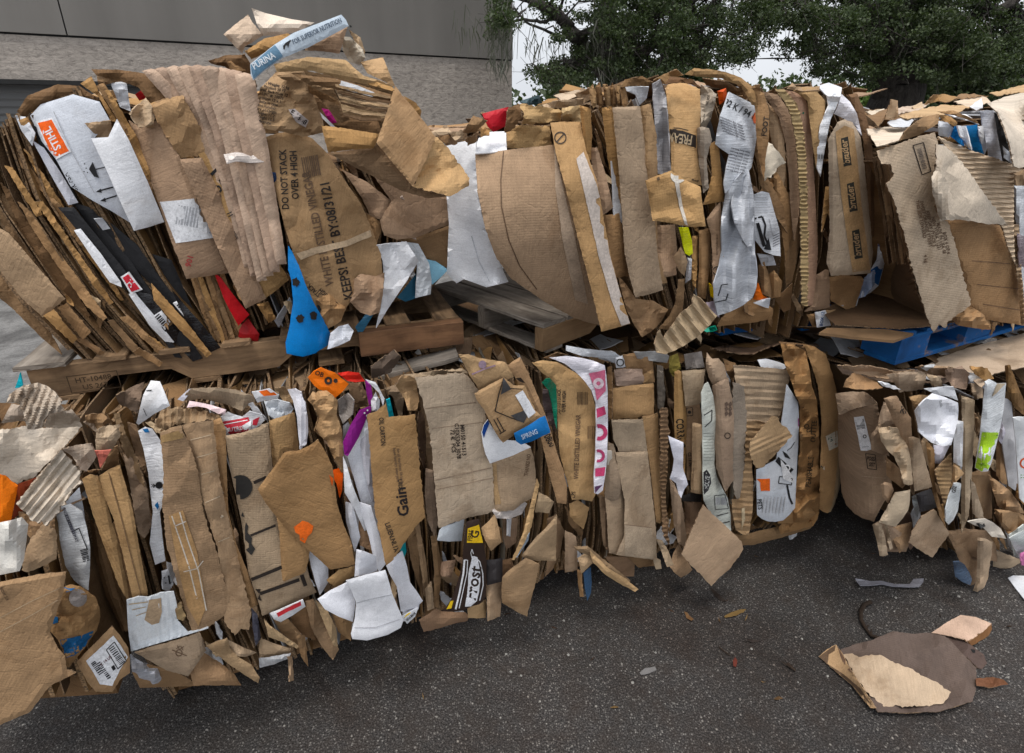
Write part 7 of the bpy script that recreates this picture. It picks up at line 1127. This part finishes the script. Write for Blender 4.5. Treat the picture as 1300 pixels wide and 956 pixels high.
# ================================================================ warehouse
WD = np.array([.873, .488, 0]); WN = np.array([.488, -.873, 0]); WC = -12.2; C0 = np.array([0, 13.975, 0.])
def wall_mat(name, col, split):
    m, nt, b = newmat(name)
    tc = nd(nt, 'ShaderNodeTexCoord'); P_ = tc.outputs['UV']
    mp = nd(nt, 'ShaderNodeMapping', {'Vector': P_}); mp.inputs['Scale'].default_value = (5.0, 8.5, 1)
    n1 = nd(nt, 'ShaderNodeTexNoise', {'Vector': mp.outputs[0], 'Scale': 1.7, 'Detail': 8.0, 'Roughness': .7, 'Distortion': .5}); n2 = nd(nt, 'ShaderNodeTexNoise', {'Vector': P_, 'Scale': .35, 'Detail': 5.0})
    mp3 = nd(nt, 'ShaderNodeMapping', {'Vector': P_}); mp3.inputs['Scale'].default_value = (1.8, .18, 1)
    n3 = nd(nt, 'ShaderNodeTexNoise', {'Vector': mp3.outputs[0], 'Scale': 1.0, 'Detail': 4.0})
    if split:
        br = nd(nt, 'ShaderNodeTexBrick', {'Vector': P_, 'Scale': 1.0, 'Mortar Size': .006, 'Mortar Smooth': .6, 'Brick Width': .4, 'Row Height': .2, 'Color1': (1, 1, 1, 1), 'Color2': (.86, .86, .86, 1), 'Mortar': (.8, .8, .8, 1)})
        c = mixc(nt, 1.0, col, br.outputs[0], 'MULTIPLY'); c = mixc(nt, 1.0, c, ramp(nt, n1.outputs[0], [(.30, .55), (.48, 1.0), (.7, 1.25)]), 'MULTIPLY')
    else:
        c = mixc(nt, 1.0, col, ramp(nt, n3.outputs[0], [(.3, .88), (.7, 1.1)]), 'MULTIPLY')
    c = mixc(nt, 1.0, c, ramp(nt, n2.outputs[0], [(.3, .86), (.7, 1.08)]), 'MULTIPLY')
    nt.links.new(c, b.inputs['Base Color']); b.inputs['Roughness'].default_value = .9
    bp = nd(nt, 'ShaderNodeBump', {'Height': n1.outputs[0], 'Strength': .9 if split else .12, 'Distance': .035 if split else .01}); nt.links.new(bp.outputs[0], b.inputs['Normal'])
    return m
WB = wall_mat('split_face_block', (.43, .38, .335), True); WS = wall_mat('smooth_stucco', (.19, .178, .163), False); WDK = ink((.02, .02, .02)); WDR = wall_mat('door_metal', (.13, .13, .13), False)
bld = empty('warehouse', tuple(C0-WD*12), 'long grey block warehouse wall with a smooth upper band', 'building')
def wquad(name, s0, s1, z0, z1, off, mat, thick=.25, label=None, parent=None):
    """upright slab on the wall line; s runs to the left from the corner"""
    A = C0-WD*s0+WN*off; B = C0-WD*s1+WN*off; mb = MB(); pts = []
    for q in (B, A):
        for z in (z0, z1):
            for t_ in (0, thick): pts.append(q-WN*t_+[0, 0, z])
    fc = [(0, 4, 6, 2), (5, 1, 3, 7), (2, 6, 7, 3), (0, 1, 5, 4), (4, 5, 7, 6), (1, 0, 2, 3)]
    V = []; Fq = []; UVq = []
    for f in fc:
        b_ = len(V)
        for k in f: q = pts[k]; V.append(q); UVq.append(((q-C0) @ WD+((q-C0) @ WN), q[2]))
        Fq.append([b_, b_+1, b_+2, b_+3])
    k = mb.add(V, Fq, mat, False); mb.uv[k] = np.array(UVq)
    return mb.build(name, parent=parent or bld, label=label)
SD0, SD1 = 7.0, 12.5
wquad('block_wall', 0, SD0, 0, 3.50, 0, WB); wquad('block_wall', SD1, 34, 0, 3.50, 0, WB); wquad('block_wall', SD0, SD1, 2.87, 3.50, 0, WB)
for s0, s1 in ((0, 8.13), (8.15, 16.3), (16.32, 24.5), (24.52, 34)): wquad('upper_panel', s0, s1, 3.53, 8.5, .035, WS)
wquad('shadow_line', 0, 34, 3.50, 3.53, -.03, WDK, .2)  # shadow under the projecting upper band, built as a dark strip
wquad('coping', -.06, 34.06, 8.5, 8.6, .10, WDR, .45); wquad('lintel', SD0-.1, SD1+.1, 2.80, 2.868, .04, WDK, .2)
dr_ = wquad('roller_door', SD0, SD1, 0, 2.80, -.16, WDR, .06, label='grey slatted roller door')
mb = MB()
for k in range(24):
    z = .1+k*.112; A = C0-WD*SD0-WN*.158; B = C0-WD*SD1-WN*.158
    mb.add([B+[0, 0, z], A+[0, 0, z], A+WN*.02+[0, 0, z+.03], B+WN*.02+[0, 0, z+.03], A+[0, 0, z+.09], B+[0, 0, z+.09]], [(0, 1, 2, 3), (3, 2, 4, 5)], WDR, False)
mb.build('door_slats', parent=bld)
# end wall going back from the corner
mb = MB(); A = C0-WN*.25; q = [A, A-WN*22]; k = mb.add([q[0]+[0, 0, 0], q[1], q[1]+[0, 0, 8.5], q[0]+[0, 0, 8.5]], [(0, 1, 2, 3)], WB, False); mb.uv[k] = np.array([(0, 0), (22, 0), (22, 8.5), (0, 8.5)]); mb.build('end_wall', parent=bld)
# small dark marks on the band
for s_, z_ in ((6.0, 4.4), (3.6, 3.95), (9.6, 4.3), (7.0, 4.15)):
    p = C0-WD*s_+WN*.036+np.array([0, 0, z_]); mb = MB(); an = np.linspace(0, 6.283, 9)[:-1]
    mb.add([p+WD*.02*math.cos(a)+UP*.02*math.sin(a) for a in an], [list(range(8))], WDK, False); mb.build('fixing_hole', parent=bld)

def lit_ground_mat():
    m, nt, b = newmat('lit_worn_asphalt'); tc = nd(nt, 'ShaderNodeTexCoord'); P_ = tc.outputs['Object']
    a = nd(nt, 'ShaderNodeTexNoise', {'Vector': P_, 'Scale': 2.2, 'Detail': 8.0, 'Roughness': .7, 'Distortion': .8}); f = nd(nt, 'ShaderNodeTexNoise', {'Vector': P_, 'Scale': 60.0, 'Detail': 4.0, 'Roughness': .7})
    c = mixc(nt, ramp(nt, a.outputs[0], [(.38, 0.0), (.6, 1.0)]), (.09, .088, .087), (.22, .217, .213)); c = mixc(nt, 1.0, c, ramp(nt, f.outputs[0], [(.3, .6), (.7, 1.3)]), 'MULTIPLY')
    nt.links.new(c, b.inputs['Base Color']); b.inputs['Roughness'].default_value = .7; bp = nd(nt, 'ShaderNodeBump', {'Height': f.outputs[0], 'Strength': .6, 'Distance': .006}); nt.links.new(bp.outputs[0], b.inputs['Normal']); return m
mb = MB(); A = C0+WN*.01; q = [A-WD*34, A+WD*1.0, A+WD*1.0+WN*8.6, A-WD*34+WN*8.6]; V = [p+[0, 0, z] for z in (.004, .0) for p in q]  # added sheet over the asphalt; strong light near the wall painted in pale
mb.add(V, [(3, 2, 1, 0)[::-1], (0, 1, 5, 4), (1, 2, 6, 5), (2, 3, 7, 6), (3, 0, 4, 7)], lit_ground_mat(), False); o = mb.build('lit_ground_strip', loc=(0, 0, 0)); tag(o, kind='structure', label='pale worn paving along the warehouse')

# ================================================================ trees
def leaf_mat(name, c1, c2, c3):
    m, nt, b = newmat(name); ge = nd(nt, 'ShaderNodeNewGeometry'); tc = nd(nt, 'ShaderNodeTexCoord')
    n = nd(nt, 'ShaderNodeTexNoise', {'Vector': tc.outputs['Object'], 'Scale': .9, 'Detail': 3.0})
    c = mixc(nt, ge.outputs['Random Per Island'], c1, c2); c = mixc(nt, ramp(nt, n.outputs[0], [(.4, 0.0), (.65, .7)]), c, c3)
    nt.links.new(c, b.inputs['Base Color']); b.inputs['Roughness'].default_value = .5; b.inputs['Specular IOR Level'].default_value = .35
    tr = nd(nt, 'ShaderNodeBsdfTranslucent', {'Color': (.09, .14, .03, 1)}); ms = nd(nt, 'ShaderNodeMixShader', {0: .22, 1: b.outputs[0], 2: tr.outputs[0]})
    out = [x for x in nt.nodes if x.type == 'OUTPUT_MATERIAL'][0]; nt.links.new(ms.outputs[0], out.inputs[0]); return m
def bark_mat():
    m, nt, b = newmat('oak_bark'); tc = nd(nt, 'ShaderNodeTexCoord'); mp = nd(nt, 'ShaderNodeMapping', {'Vector': tc.outputs['Object']}); mp.inputs['Scale'].default_value = (9, 9, 2)
    n = nd(nt, 'ShaderNodeTexNoise', {'Vector': mp.outputs[0], 'Scale': 1.5, 'Detail': 8.0, 'Roughness': .7})
    nt.links.new(ramp(nt, n.outputs[0], [(.35, (.018, .015, .013)), (.6, (.075, .066, .058))]), b.inputs['Base Color']); b.inputs['Roughness'].default_value = .9
    bp = nd(nt, 'ShaderNodeBump', {'Height': n.outputs[0], 'Strength': .8, 'Distance': .04}); nt.links.new(bp.outputs[0], b.inputs['Normal']); return m
BARK = bark_mat(); LEAF = leaf_mat('oak_leaves', (.026, .042, .018), (.085, .11, .05), (.045, .072, .024)); LEAF2 = leaf_mat('bright_leaves', (.09, .15, .03), (.14, .22, .05), (.12, .2, .04)); MOSS = leaf_mat('grey_moss', (.09, .09, .075), (.15, .15, .125), (.11, .11, .09))
def W3(px, py, Y): r = rays(px, py); return CAM+r*(Y/r[1])
def tube(mb, pts, rad, seg=8, mat=None):
    pts = [np.array(p, float) for p in pts]; rings = []
    for i, p in enumerate(pts):
        d = pts[min(i+1, len(pts)-1)]-pts[max(i-1, 0)]; d /= np.linalg.norm(d)+1e-9
        a = np.cross(d, [0.3, .2, 1.0] if abs(d[2]) < .9 else [1, 0, 0]); a /= np.linalg.norm(a)+1e-9; b = np.cross(d, a)
        rings.append([p+(a*math.cos(t)+b*math.sin(t))*rad[i]*(1+.12*math.sin(3*t+i)) for t in np.linspace(0, 2*math.pi, seg, endpoint=False)])
    V = [q for r in rings for q in r]; mb.add(V, [[i*seg+k, i*seg+(k+1) % seg, (i+1)*seg+(k+1) % seg, (i+1)*seg+k] for i in range(len(pts)-1) for k in range(seg)], mat or BARK)
def crown(name, parent, centers, radii, nper, size, mat, seed, loc, squash=.7, elong=1.6):
    rg = np.random.RandomState(seed); C_ = np.repeat(np.array(centers), nper, 0); Rr = np.repeat(np.array(radii), nper)
    n_ = len(C_); off = rg.normal(size=(n_, 3)); off /= np.linalg.norm(off, axis=1, keepdims=True)+1e-9; off *= (rg.rand(n_, 1)**.5)
    Pn = C_+off*Rr[:, None]*[1, 1, squash]
    a = rg.normal(size=(n_, 3)); a /= np.linalg.norm(a, axis=1, keepdims=True); b = np.cross(a, rg.normal(size=(n_, 3))); b /= np.linalg.norm(b, axis=1, keepdims=True)
    s = size*rg.uniform(.6, 1.25, (n_, 1)); V = np.empty((n_, 4, 3)); V[:, 0] = Pn-a*s*elong/2; V[:, 1] = Pn+b*s/2-a*s*.1; V[:, 2] = Pn+a*s*elong/2; V[:, 3] = Pn-b*s/2-a*s*.1
    me = bpy.data.meshes.new(name); o0 = np.array(loc); V = (V-o0).reshape(-1, 3)
    me.vertices.add(4*n_); me.vertices.foreach_set('co', V.ravel()); me.loops.add(4*n_); me.loops.foreach_set('vertex_index', np.arange(4*n_))
    me.polygons.add(n_); me.polygons.foreach_set('loop_start', np.arange(0, 4*n_, 4)); me.polygons.foreach_set('loop_total', np.full(n_, 4)); me.materials.append(mat); me.update(calc_edges=True); me.validate()
    o = bpy.data.objects.new(name, me); COL.objects.link(o); o.parent = parent; return o
def tree(name, label, base, limbs, ell, nper, size, seed, group=None, mat=None, moss=(), Yd=1.5, cat='tree', over=None):
    """limbs: list of (points, radii); ell: (px, py, rx, ry, Y, count) crown clumps"""
    rs = random.Random(seed); e = empty(name, tuple(base), label, cat, group); mb = MB(); nodes = []
    for pts, rad in limbs:
        # smooth the limb
        P_ = [np.array(p, float) for p in pts]; Q = []; RR = []
        for i in range(len(P_)-1):
            for k in range(6):
                t = k/6; Q.append(P_[i]*(1-t)+P_[i+1]*t+np.array([rs.gauss(0, .03) for _ in range(3)])*min(1, rad[i]*8)); RR.append(rad[i]*(1-t)+rad[i+1]*t)
        Q.append(P_[-1]); RR.append(rad[-1]); tube(mb, Q, RR, 10 if rad[0] > .1 else 6); nodes += list(zip(Q[2:], RR[2:]))
    mb.build('trunk', parent=e)
    cs = []; rr = []
    for (px, py, rx, ry, Y, cnt) in ell:
        for _ in range(cnt):
            a = rs.uniform(0, 6.283); r = rs.random()**.5; cs.append(W3(px+rx*r*math.cos(a), py+ry*r*math.sin(a), Y+rs.uniform(-Yd, Yd))); rr.append(rs.uniform(.12, .34))
    for (c, R_, cnt) in (over or ()):
        for _ in range(cnt):
            d = np.array([rs.gauss(0, 1) for _ in range(3)]); d /= np.linalg.norm(d); cs.append(np.array(c)+d*np.array(R_)*rs.random()**.4); rr.append(rs.uniform(.3, .6))
    NP = np.array([q for q, _ in nodes]) if nodes else None
    if NP is not None:
        tw = MB()
        for c in cs[::2]:
            i = int(np.argmin(np.linalg.norm(NP-c, axis=1))); q, r = nodes[i]; 
            if np.linalg.norm(q-c) < 5:
                m1 = (q*.5+c*.5)+np.array([rs.gauss(0, .12), rs.gauss(0, .12), rs.uniform(-.05, .2)]); m2 = q*.2+c*.8+np.array([rs.gauss(0, .1) for _ in range(3)])
                tube(tw, [q, m1, m2, c], [min(r*.5, .03), .017, .01, .005], 4)
                for _ in range(3): tube(tw, [m2, c+np.array([rs.gauss(0, .3) for _ in range(3)])], [.007, .003], 3)
        tw.build('twigs', parent=e)
    crown('crown', e, cs, rr, nper, size, mat or LEAF, seed, base)
    if moss:
        ms = MB()
        for (px, py, rx, ry, Y, cnt) in moss:
            for _ in range(cnt):
                p = W3(px+rs.uniform(-rx, rx), py+rs.uniform(-ry, ry), Y+rs.uniform(-.8, .8)); L_ = rs.uniform(.15, .5); w = rs.uniform(.004, .012); a = rs.uniform(0, 3.14); dx = np.array([math.cos(a), math.sin(a), 0])*w
                q = p-[rs.gauss(0, .05), rs.gauss(0, .05), L_*.5]; q2 = q-[rs.gauss(0, .06), 0, L_*.5]; ms.add([p-dx, p+dx, q+dx, q-dx, q2], [(0, 1, 2, 3), (3, 2, 4)], MOSS, False)
        tag(ms.build('hanging_moss', parent=e), kind='stuff')
    return e
YA, YB = 11.5, 13.5
bA = W3(782, 150, YA); bA[2] = 0
tree('oak_tree', 'spreading live oak right of the warehouse corner, its limbs reaching left', bA,
  [([bA, bA+[0, 0, 1.6], W3(775, 90, YA), W3(765, 50, YA), W3(775, -20, YA), W3(790, -110, YA+.5)], [.38, .3, .26, .2, .14, .06]),
   ([W3(770, 80, YA), W3(735, 52, YA-.3), W3(712, 22, YA-.6), W3(688, 4, YA-.8), W3(640, -15, YA-1)], [.17, .13, .10, .08, .05]),
   ([W3(712, 22, YA-.6), W3(690, 28, YA-.7), W3(664, 24, YA-.9), W3(640, 30, YA-1.1)], [.04, .03, .022, .012]), ([W3(735, 52, YA-.3), W3(700, 42, YA-.6), W3(668, 28, YA-1), W3(652, 10, YA-1.1)], [.035, .025, .018, .01]),
   ([W3(768, 60, YA), W3(820, 20, YA+.3), W3(880, 0, YA+.5), W3(960, -40, YA+.8)], [.15, .11, .08, .05]), ([W3(770, 75, YA), W3(830, 60, YA-.3), W3(890, 60, YA-.5)], [.1, .07, .03]), ([W3(760, 70, YA), W3(720, 82, YA-.4), W3(690, 92, YA-.6)], [.09, .05, .02])],
  [(725, 88, 28, 22, YA, 24), (690, 95, 16, 14, YA, 7), (770, 70, 40, 40, YA, 46), (830, 50, 60, 55, YA, 90), (900, 45, 50, 45, YA+.3, 60), (775, 15, 45, 22, YA, 20), (820, -30, 130, 35, YA, 70), (640, 12, 14, 20, YA-1, 9), (632, 40, 10, 18, YA-1, 4), (955, 30, 32, 35, YA+.6, 20), (695, 10, 25, 12, YA-.8, 5), (705, 45, 12, 8, YA-.6, 2)],
  150, .037, 5, 'live oaks behind the bales', moss=[(632, 40, 14, 45, YA-1, 160), (655, 30, 30, 30, YA-1, 40), (730, 70, 50, 40, YA-.4, 90), (770, 60, 20, 40, YA-.8, 120), (600, 25, 25, 20, YA-1, 25)], over=[(bA+[0, 0, 7.2], (3.6, 2.4, 1.8), 120)])
bB = W3(1140, 130, YB); bB[2] = 0
tree('oak_tree', 'massive dark live oak with a thick trunk behind the gap between the upper bales', bB,
  [([bB, bB+[0, 0, 1.5], W3(1142, 110, YB), W3(1140, 70, YB), W3(1142, 30, YB), W3(1150, -40, YB), W3(1150, -130, YB)], [.62, .54, .52, .48, .36, .28, .1]), ([W3(1128, 118, YB), W3(1124, 90, YB), W3(1118, 50, YB), W3(1100, 10, YB), W3(1050, -20, YB-.5)], [.3, .26, .24, .18, .09]),
   ([W3(1155, 90, YB), W3(1185, 55, YB-.3), W3(1230, 25, YB-.6), W3(1290, 5, YB-1)], [.22, .18, .13, .09]), ([W3(1130, 60, YB), W3(1080, 30, YB-.5), W3(1030, 10, YB-.9), W3(970, -10, YB-1.2)], [.16, .12, .08, .04]), ([W3(1030, 10, YB-.9), W3(1040, 40, YB-1), W3(1030, 75, YB-1)], [.03, .02, .008])],
  [(1000, 18, 45, 20, YB-1, 28), (1060, 38, 36, 34, YB-.6, 40), (1100, 80, 28, 32, YB-.3, 30), (1045, 82, 20, 16, YB-.8, 10), (1010, 55, 22, 18, YB-1, 8), (1120, 20, 60, 40, YB, 75), (1190, 60, 45, 50, YB-.5, 80), (1250, 50, 60, 60, YB-.5, 110), (1180, 10, 60, 30, YB, 45), (960, 10, 28, 18, YB-1, 16), (945, 65, 16, 14, YB-1, 6), (1130, -40, 190, 40, YB, 110)],
  150, .041, 9, 'live oaks behind the bales', moss=[(1100, 30, 60, 40, YB-1, 60)], over=[(bB+[0, 0, 8.0], (4.5, 2.4, 2.0), 140)])
for i, (px, py, rx, ry, Y, cnt, lab, mt, sz) in enumerate([
   (1225, 95, 60, 40, 19, 120, 'dense dark evergreen tree right of the thick oak trunk', LEAF, .11), (1300, 85, 50, 50, 20, 120, 'dense evergreen tree at the right edge of the picture', LEAF, .11), (850, 90, 60, 22, 21, 70, 'low dark tree seen behind the left oak', LEAF, .11), (1105, 128, 22, 22, 24, 34, 'bright green bush left of the thick oak trunk', LEAF2, .12), (1180, 125, 28, 20, 24, 34, 'olive green bush just right of the thick oak trunk', LEAF2, .12)]):
    b_ = W3(px, py, Y); b_[2] = 0; top = W3(px, py, Y)
    tree('tree' if mt is LEAF else 'bush', lab, b_, [([b_, (b_+top)/2+[.1, 0, 0], top], [.16, .12, .05])], [(px, py, rx, ry, Y, cnt), (px, py+35, rx, 25, Y, cnt//2)], 60, sz, 40+i, 'trees and bushes beyond the oaks', mat=mt, cat='tree' if mt is LEAF else 'bush')
# far wood closing the yard
rs = random.Random(77); cs = []
for k in range(420):
    x = rs.uniform(-2, 60); cs.append((x, 38+rs.uniform(-3, 3)+.1*x, rs.uniform(.3, 3.6+1.2*math.sin(x*.4)+(2.0 if x > 22 else 0))))
fw = empty('far_wood', (20, 40, 0)); o = crown('woodland', None, cs, [rs.uniform(.8, 1.5) for _ in cs], 70, .28, LEAF, 3, (20, 40, 0)); o.location = (20, 40, 0); bpy.data.objects.remove(fw); tag(o, 'far dark wood closing off the yard', kind='stuff')

# ================================================================ litter on the ground
BALE['GR'] = (None, UP, 0.0)
def litter(name, label, cat, col, pts, z='U', h=.004, group=None, **k):
    """a sheet lying on the asphalt"""
    cpx = np.mean([[Z[z][0]+q[0]/Z[z][2], Z[z][1]+q[1]/Z[z][2]] for q in pts], 0); p = hit1(cpx[0], cpx[1], UP, 0)
    e = empty('tmp', tuple(p)); BALE['GR'] = (e, UP, 0.0); o = P('GR', z, name, col, h, pts, **k); 
    o.parent = None; o.location = tuple(p); bpy.data.objects.remove(e); return tag(o, label, cat, group)
pc = hit1(1150, 840, UP, 0); ec = empty('crushed_carton', tuple(pc), 'flattened rain stained carton lying on the asphalt at the lower right', 'carton'); BALE['GC'] = (ec, UP, 0.0)
P('GC', 'U', 'stained_sheet', (.105, .078, .066), .045, [(282, 774, -.01), (370, 742, .0), (455, 722, .02), (505, 700, .03), (560, 676, .03), (660, 690, .035), (745, 684, .035), (835, 700, .035), (885, 745, .03), (930, 795, .03), (1005, 872, .0), (1008, 950, -.03), (985, 1050, -.04), (800, 1105, -.03), (620, 1110, -.03), (480, 1105, -.03), (390, 990, -.02), (310, 860, -.02)], cr=.010, step=5, g=20, jit=.5, label='soaked dark brown face')
P('GC', 'U', 'dry_liner', (.40, .31, .225), .10, [(296, 800, -.02), (345, 794, -.015), (378, 814, -.01), (445, 800, .0), (490, 802, .005), (560, 838, .01), (640, 868, .01), (720, 915, .0), (800, 950, -.01), (870, 1000, -.03), (830, 1060, -.03), (700, 1075, -.03), (510, 1078, -.03), (420, 1000, -.03), (345, 890, -.02)], cr=.006, step=4, jit=1.1, g=20, th=.002)
P('GC', 'U', 'folded_end', (.44, .30, .18), .08, [(165, 812, -.068), (210, 772, -.04), (258, 748, -.01), (285, 785, .0), (330, 872, .0), (395, 975, -.01), (470, 1085, -.03), (440, 1085, -.05), (335, 958, -.065), (235, 875, -.07)], cr=.005, step=4, dec=[('poly', (.12, .075, .045), [(167, 812), (225, 768), (256, 750), (250, 780), (218, 800), (212, 850), (290, 900), (385, 980), (455, 1080), (335, 955), (236, 874)]), ('poly', (.2, .12, .08), [(262, 755), (285, 790), (330, 872), (345, 900), (318, 880), (290, 830)])])
P('GC', 'U', 'torn_corner', (.085, .06, .052), .05, [(840, 702), (920, 712), (990, 760), (1045, 800, -.02), (1060, 850, -.04), (1035, 880, -.04), (1010, 870, -.03), (960, 820), (890, 770)], cr=.006, step=4, dec=[('poly', (.01, .01, .01), [(975, 772), (998, 775), (998, 792), (985, 790)])])
P('GC', 'U', 'torn_corner', (.15, .07, .04), .03, [(1000, 930, -.02), (1090, 920), (1150, 935), (1175, 960, -.02), (1080, 975, -.02), (1005, 965, -.02)], cr=.008, step=4)
es = empty('carton_scrap', tuple(hit1(1222, 800, UP, 0)), 'small pale brown folded carton scrap behind the stained carton', 'carton'); BALE['GS'] = (es, UP, 0.0)
P('GS', 'U', 'top_face', (.50, .36, .28), .075, [(765, 685, -.05), (830, 640, -.02), (920, 590), (1000, 600), (1085, 635), (1040, 680), (960, 735), (940, 720), (850, 700, -.03)], cr=.005, step=4, g=30)
P('GS', 'U', 'folded_side', (.24, .12, .055), .035, [(940, 722, .03), (965, 732, .035), (1040, 680, .035), (1086, 636, .035), (1088, 665, 0), (1070, 700, -.02), (1000, 745, -.02), (965, 762, -.02)], cr=.004, step=4)
litter('plastic_strip', 'twisted clear plastic strip on the dark asphalt', 'plastic strip', (.22, .22, .25), [(360, 395), (400, 402), (440, 410), (500, 408), (570, 425), (650, 425), (670, 398), (725, 395), (722, 415), (700, 440), (640, 440), (560, 438), (500, 425), (440, 432), (385, 432), (370, 415)], mat='film', cr=.006, h=.008, step=3)
litter('white_paper', 'white sheet of paper lying at the right edge of the yard', 'paper', (.62, .64, .68), [(1172, 392), (1200, 380), (1280, 382), (1290, 520), (1258, 505), (1215, 450)], mat='paper', cr=.003, h=.006)
litter('pale_patch', 'pale scrap of wet paper in the near foreground', 'paper', (.17, .165, .165), [(185, 905), (210, 885), (255, 880), (262, 898), (230, 912), (192, 915)], z='T', mat='paper', cr=.002, h=.003, th=.0015)
for i, (z_, pts, c_, lab) in enumerate([('T', [(568, 650), (600, 632), (640, 622), (668, 620), (655, 635), (600, 652), (572, 656)], (.17, .11, .045), 'curled yellow brown leaf, the longest one in the yard'), ('T', [(385, 640), (400, 642), (430, 662), (420, 670), (398, 658)], (.16, .09, .045), 'small brown leaf left of the curled one'),
    ('T', [(665, 752), (700, 755), (745, 762), (735, 770), (690, 768)], (.025, .018, .015), 'dark flat leaf nearer the camera than the curled one'), ('T', [(608, 850), (618, 835), (628, 850), (622, 880), (610, 875)], (.13, .035, .025), 'little reddish leaf in the near foreground'), ('T', [(505, 520), (540, 545), (575, 580), (560, 585), (525, 560)], (.03, .022, .018), 'dark slip of bark under the dangling square flap')]):
    litter('fallen_leaf', lab, 'leaf', c_, pts, z=z_, cr=.003, h=.006, step=2.5, th=.0012, mat='crepe', group='leaves on the asphalt')
rs = random.Random(21)
for k in range(26):
    px, py = rs.uniform(430, 1290), rs.uniform(700, 900); a = rs.uniform(0, 3.14); L_ = rs.uniform(3, 7); w_ = L_*.3; ca, sa = math.cos(a), math.sin(a)*.5
    pts = [(px-ca*L_, py-sa*L_), (px+sa*w_, py-ca*w_*.5), (px+ca*L_, py+sa*L_), (px-sa*w_, py+ca*w_*.5)]
    litter('leaf_scrap', 'tiny dry brown leaf crumb on the asphalt', 'leaf', rs.choice([(.10, .06, .03), (.05, .03, .02), (.2, .13, .06), (.03, .022, .018)]), pts, cr=.002, h=.004, step=2.5, th=.001, mat='crepe', group='leaf crumbs on the asphalt', z='X')
def twig(pts, r, lab, z='U'):
    mb = MB(); q = [hit1(Z[z][0]+x/Z[z][2], Z[z][1]+y/Z[z][2], UP, r*1.2+(.004 if i % 2 else 0)) for i, (x, y) in enumerate(pts)]
    tube(mb, q, [r*(1-.5*i/len(q)) for i in range(len(q))], 6, ink((.028, .018, .012), .9)); 
    for i in range(1, len(q)-1):
        tube(mb, [q[i], q[i]+np.array([rnd.uniform(-.04, .04), rnd.uniform(-.04, .04), .006])], [r*.5, r*.2], 5, ink((.028, .018, .012), .9))
    o = mb.build('twig', loc=tuple(q[0]*[1, 1, 0])); tag(o, lab, 'twig', 'twigs on the asphalt')
twig([(440, 522), (410, 535), (390, 570), (392, 620), (415, 660), (445, 700), (520, 720), (560, 690)], .012, 'long hooked dark twig beside the stained carton')
twig([(545, 790), (570, 810), (595, 830)], .003, 'short thin twig in the near foreground', 'T'); twig([(855, 870), (870, 880), (890, 900)], .004, 'short twig left of the stained carton', 'T'); twig([(0, 850), (20, 870), (40, 885)], .008, 'broken dark twig left of the stained carton')
rs = random.Random(5); pebs = []
for i in range(60):
    px, py = rs.uniform(400, 1290), rs.uniform(700, 866)
    p = hit1(px, py, UP, .003)
    pebs.append((p, rs.uniform(.003, .008)))
mb = MB()
for p, r in pebs:
    V = []; 
    for a in range(6): V.append(p+[r*math.cos(a*1.047)*rs.uniform(.7, 1.2), r*math.sin(a*1.047)*rs.uniform(.7, 1.2), -.003])
    V.append(p+[0, 0, r*.7]); mb.add(V, [(a, (a+1) % 6, 6) for a in range(6)], ink((.28, .27, .25), .9), False)
o = mb.build('grit', loc=(0, 0, 0)); tag(o, 'loose pale grit scattered over the asphalt', kind='stuff')

# ================================================================ light
w = bpy.data.worlds.new('World'); sc.world = w; w.use_nodes = True; nt = w.node_tree; nt.nodes.clear()
SE, SR = R(73), R(205)
sky = nt.nodes.new('ShaderNodeTexSky'); sky.sky_type = 'NISHITA'; sky.sun_disc = False; sky.sun_elevation = SE; sky.sun_rotation = SR; sky.dust_density = 6; sky.air_density = 1.0; sky.ozone_density = 1.0
hs = nt.nodes.new('ShaderNodeHueSaturation'); hs.inputs['Saturation'].default_value = .22; nt.links.new(sky.outputs[0], hs.inputs['Color'])
tcw = nt.nodes.new('ShaderNodeTexCoord'); cn = nt.nodes.new('ShaderNodeTexNoise'); cn.inputs['Scale'].default_value = 2.2; cn.inputs['Detail'].default_value = 5; nt.links.new(tcw.outputs['Generated'], cn.inputs['Vector'])
mx = mixc(nt, .75, hs.outputs[0], ramp(nt, cn.outputs[0], [(.3, (4.3, 4.5, 4.85)), (.7, (5.4, 5.6, 5.9))]))
bg = nt.nodes.new('ShaderNodeBackground'); bg.inputs['Strength'].default_value = .15; out = nt.nodes.new('ShaderNodeOutputWorld'); nt.links.new(mx, bg.inputs[0]); nt.links.new(bg.outputs[0], out.inputs[0])
ld = bpy.data.lights.new('sun', 'SUN'); ld.energy = 1.45; ld.angle = R(16); ld.color = (1, .94, .86); lo = bpy.data.objects.new('sun', ld); COL.objects.link(lo)
# Nishita: rotation 0 puts the sun at +Y, turning clockwise seen from above
sd = Vector((math.sin(SR)*math.cos(SE), math.cos(SR)*math.cos(SE), math.sin(SE))); lo.rotation_euler = sd.to_track_quat('Z', 'Y').to_euler(); lo.location = (0, -3, 9)
vs = sc.view_settings; vs.view_transform = 'Standard'; vs.look = 'None'; vs.exposure = 0.45; vs.gamma = 1; vs.use_curve_mapping = False
sc.cycles.max_bounces = 6
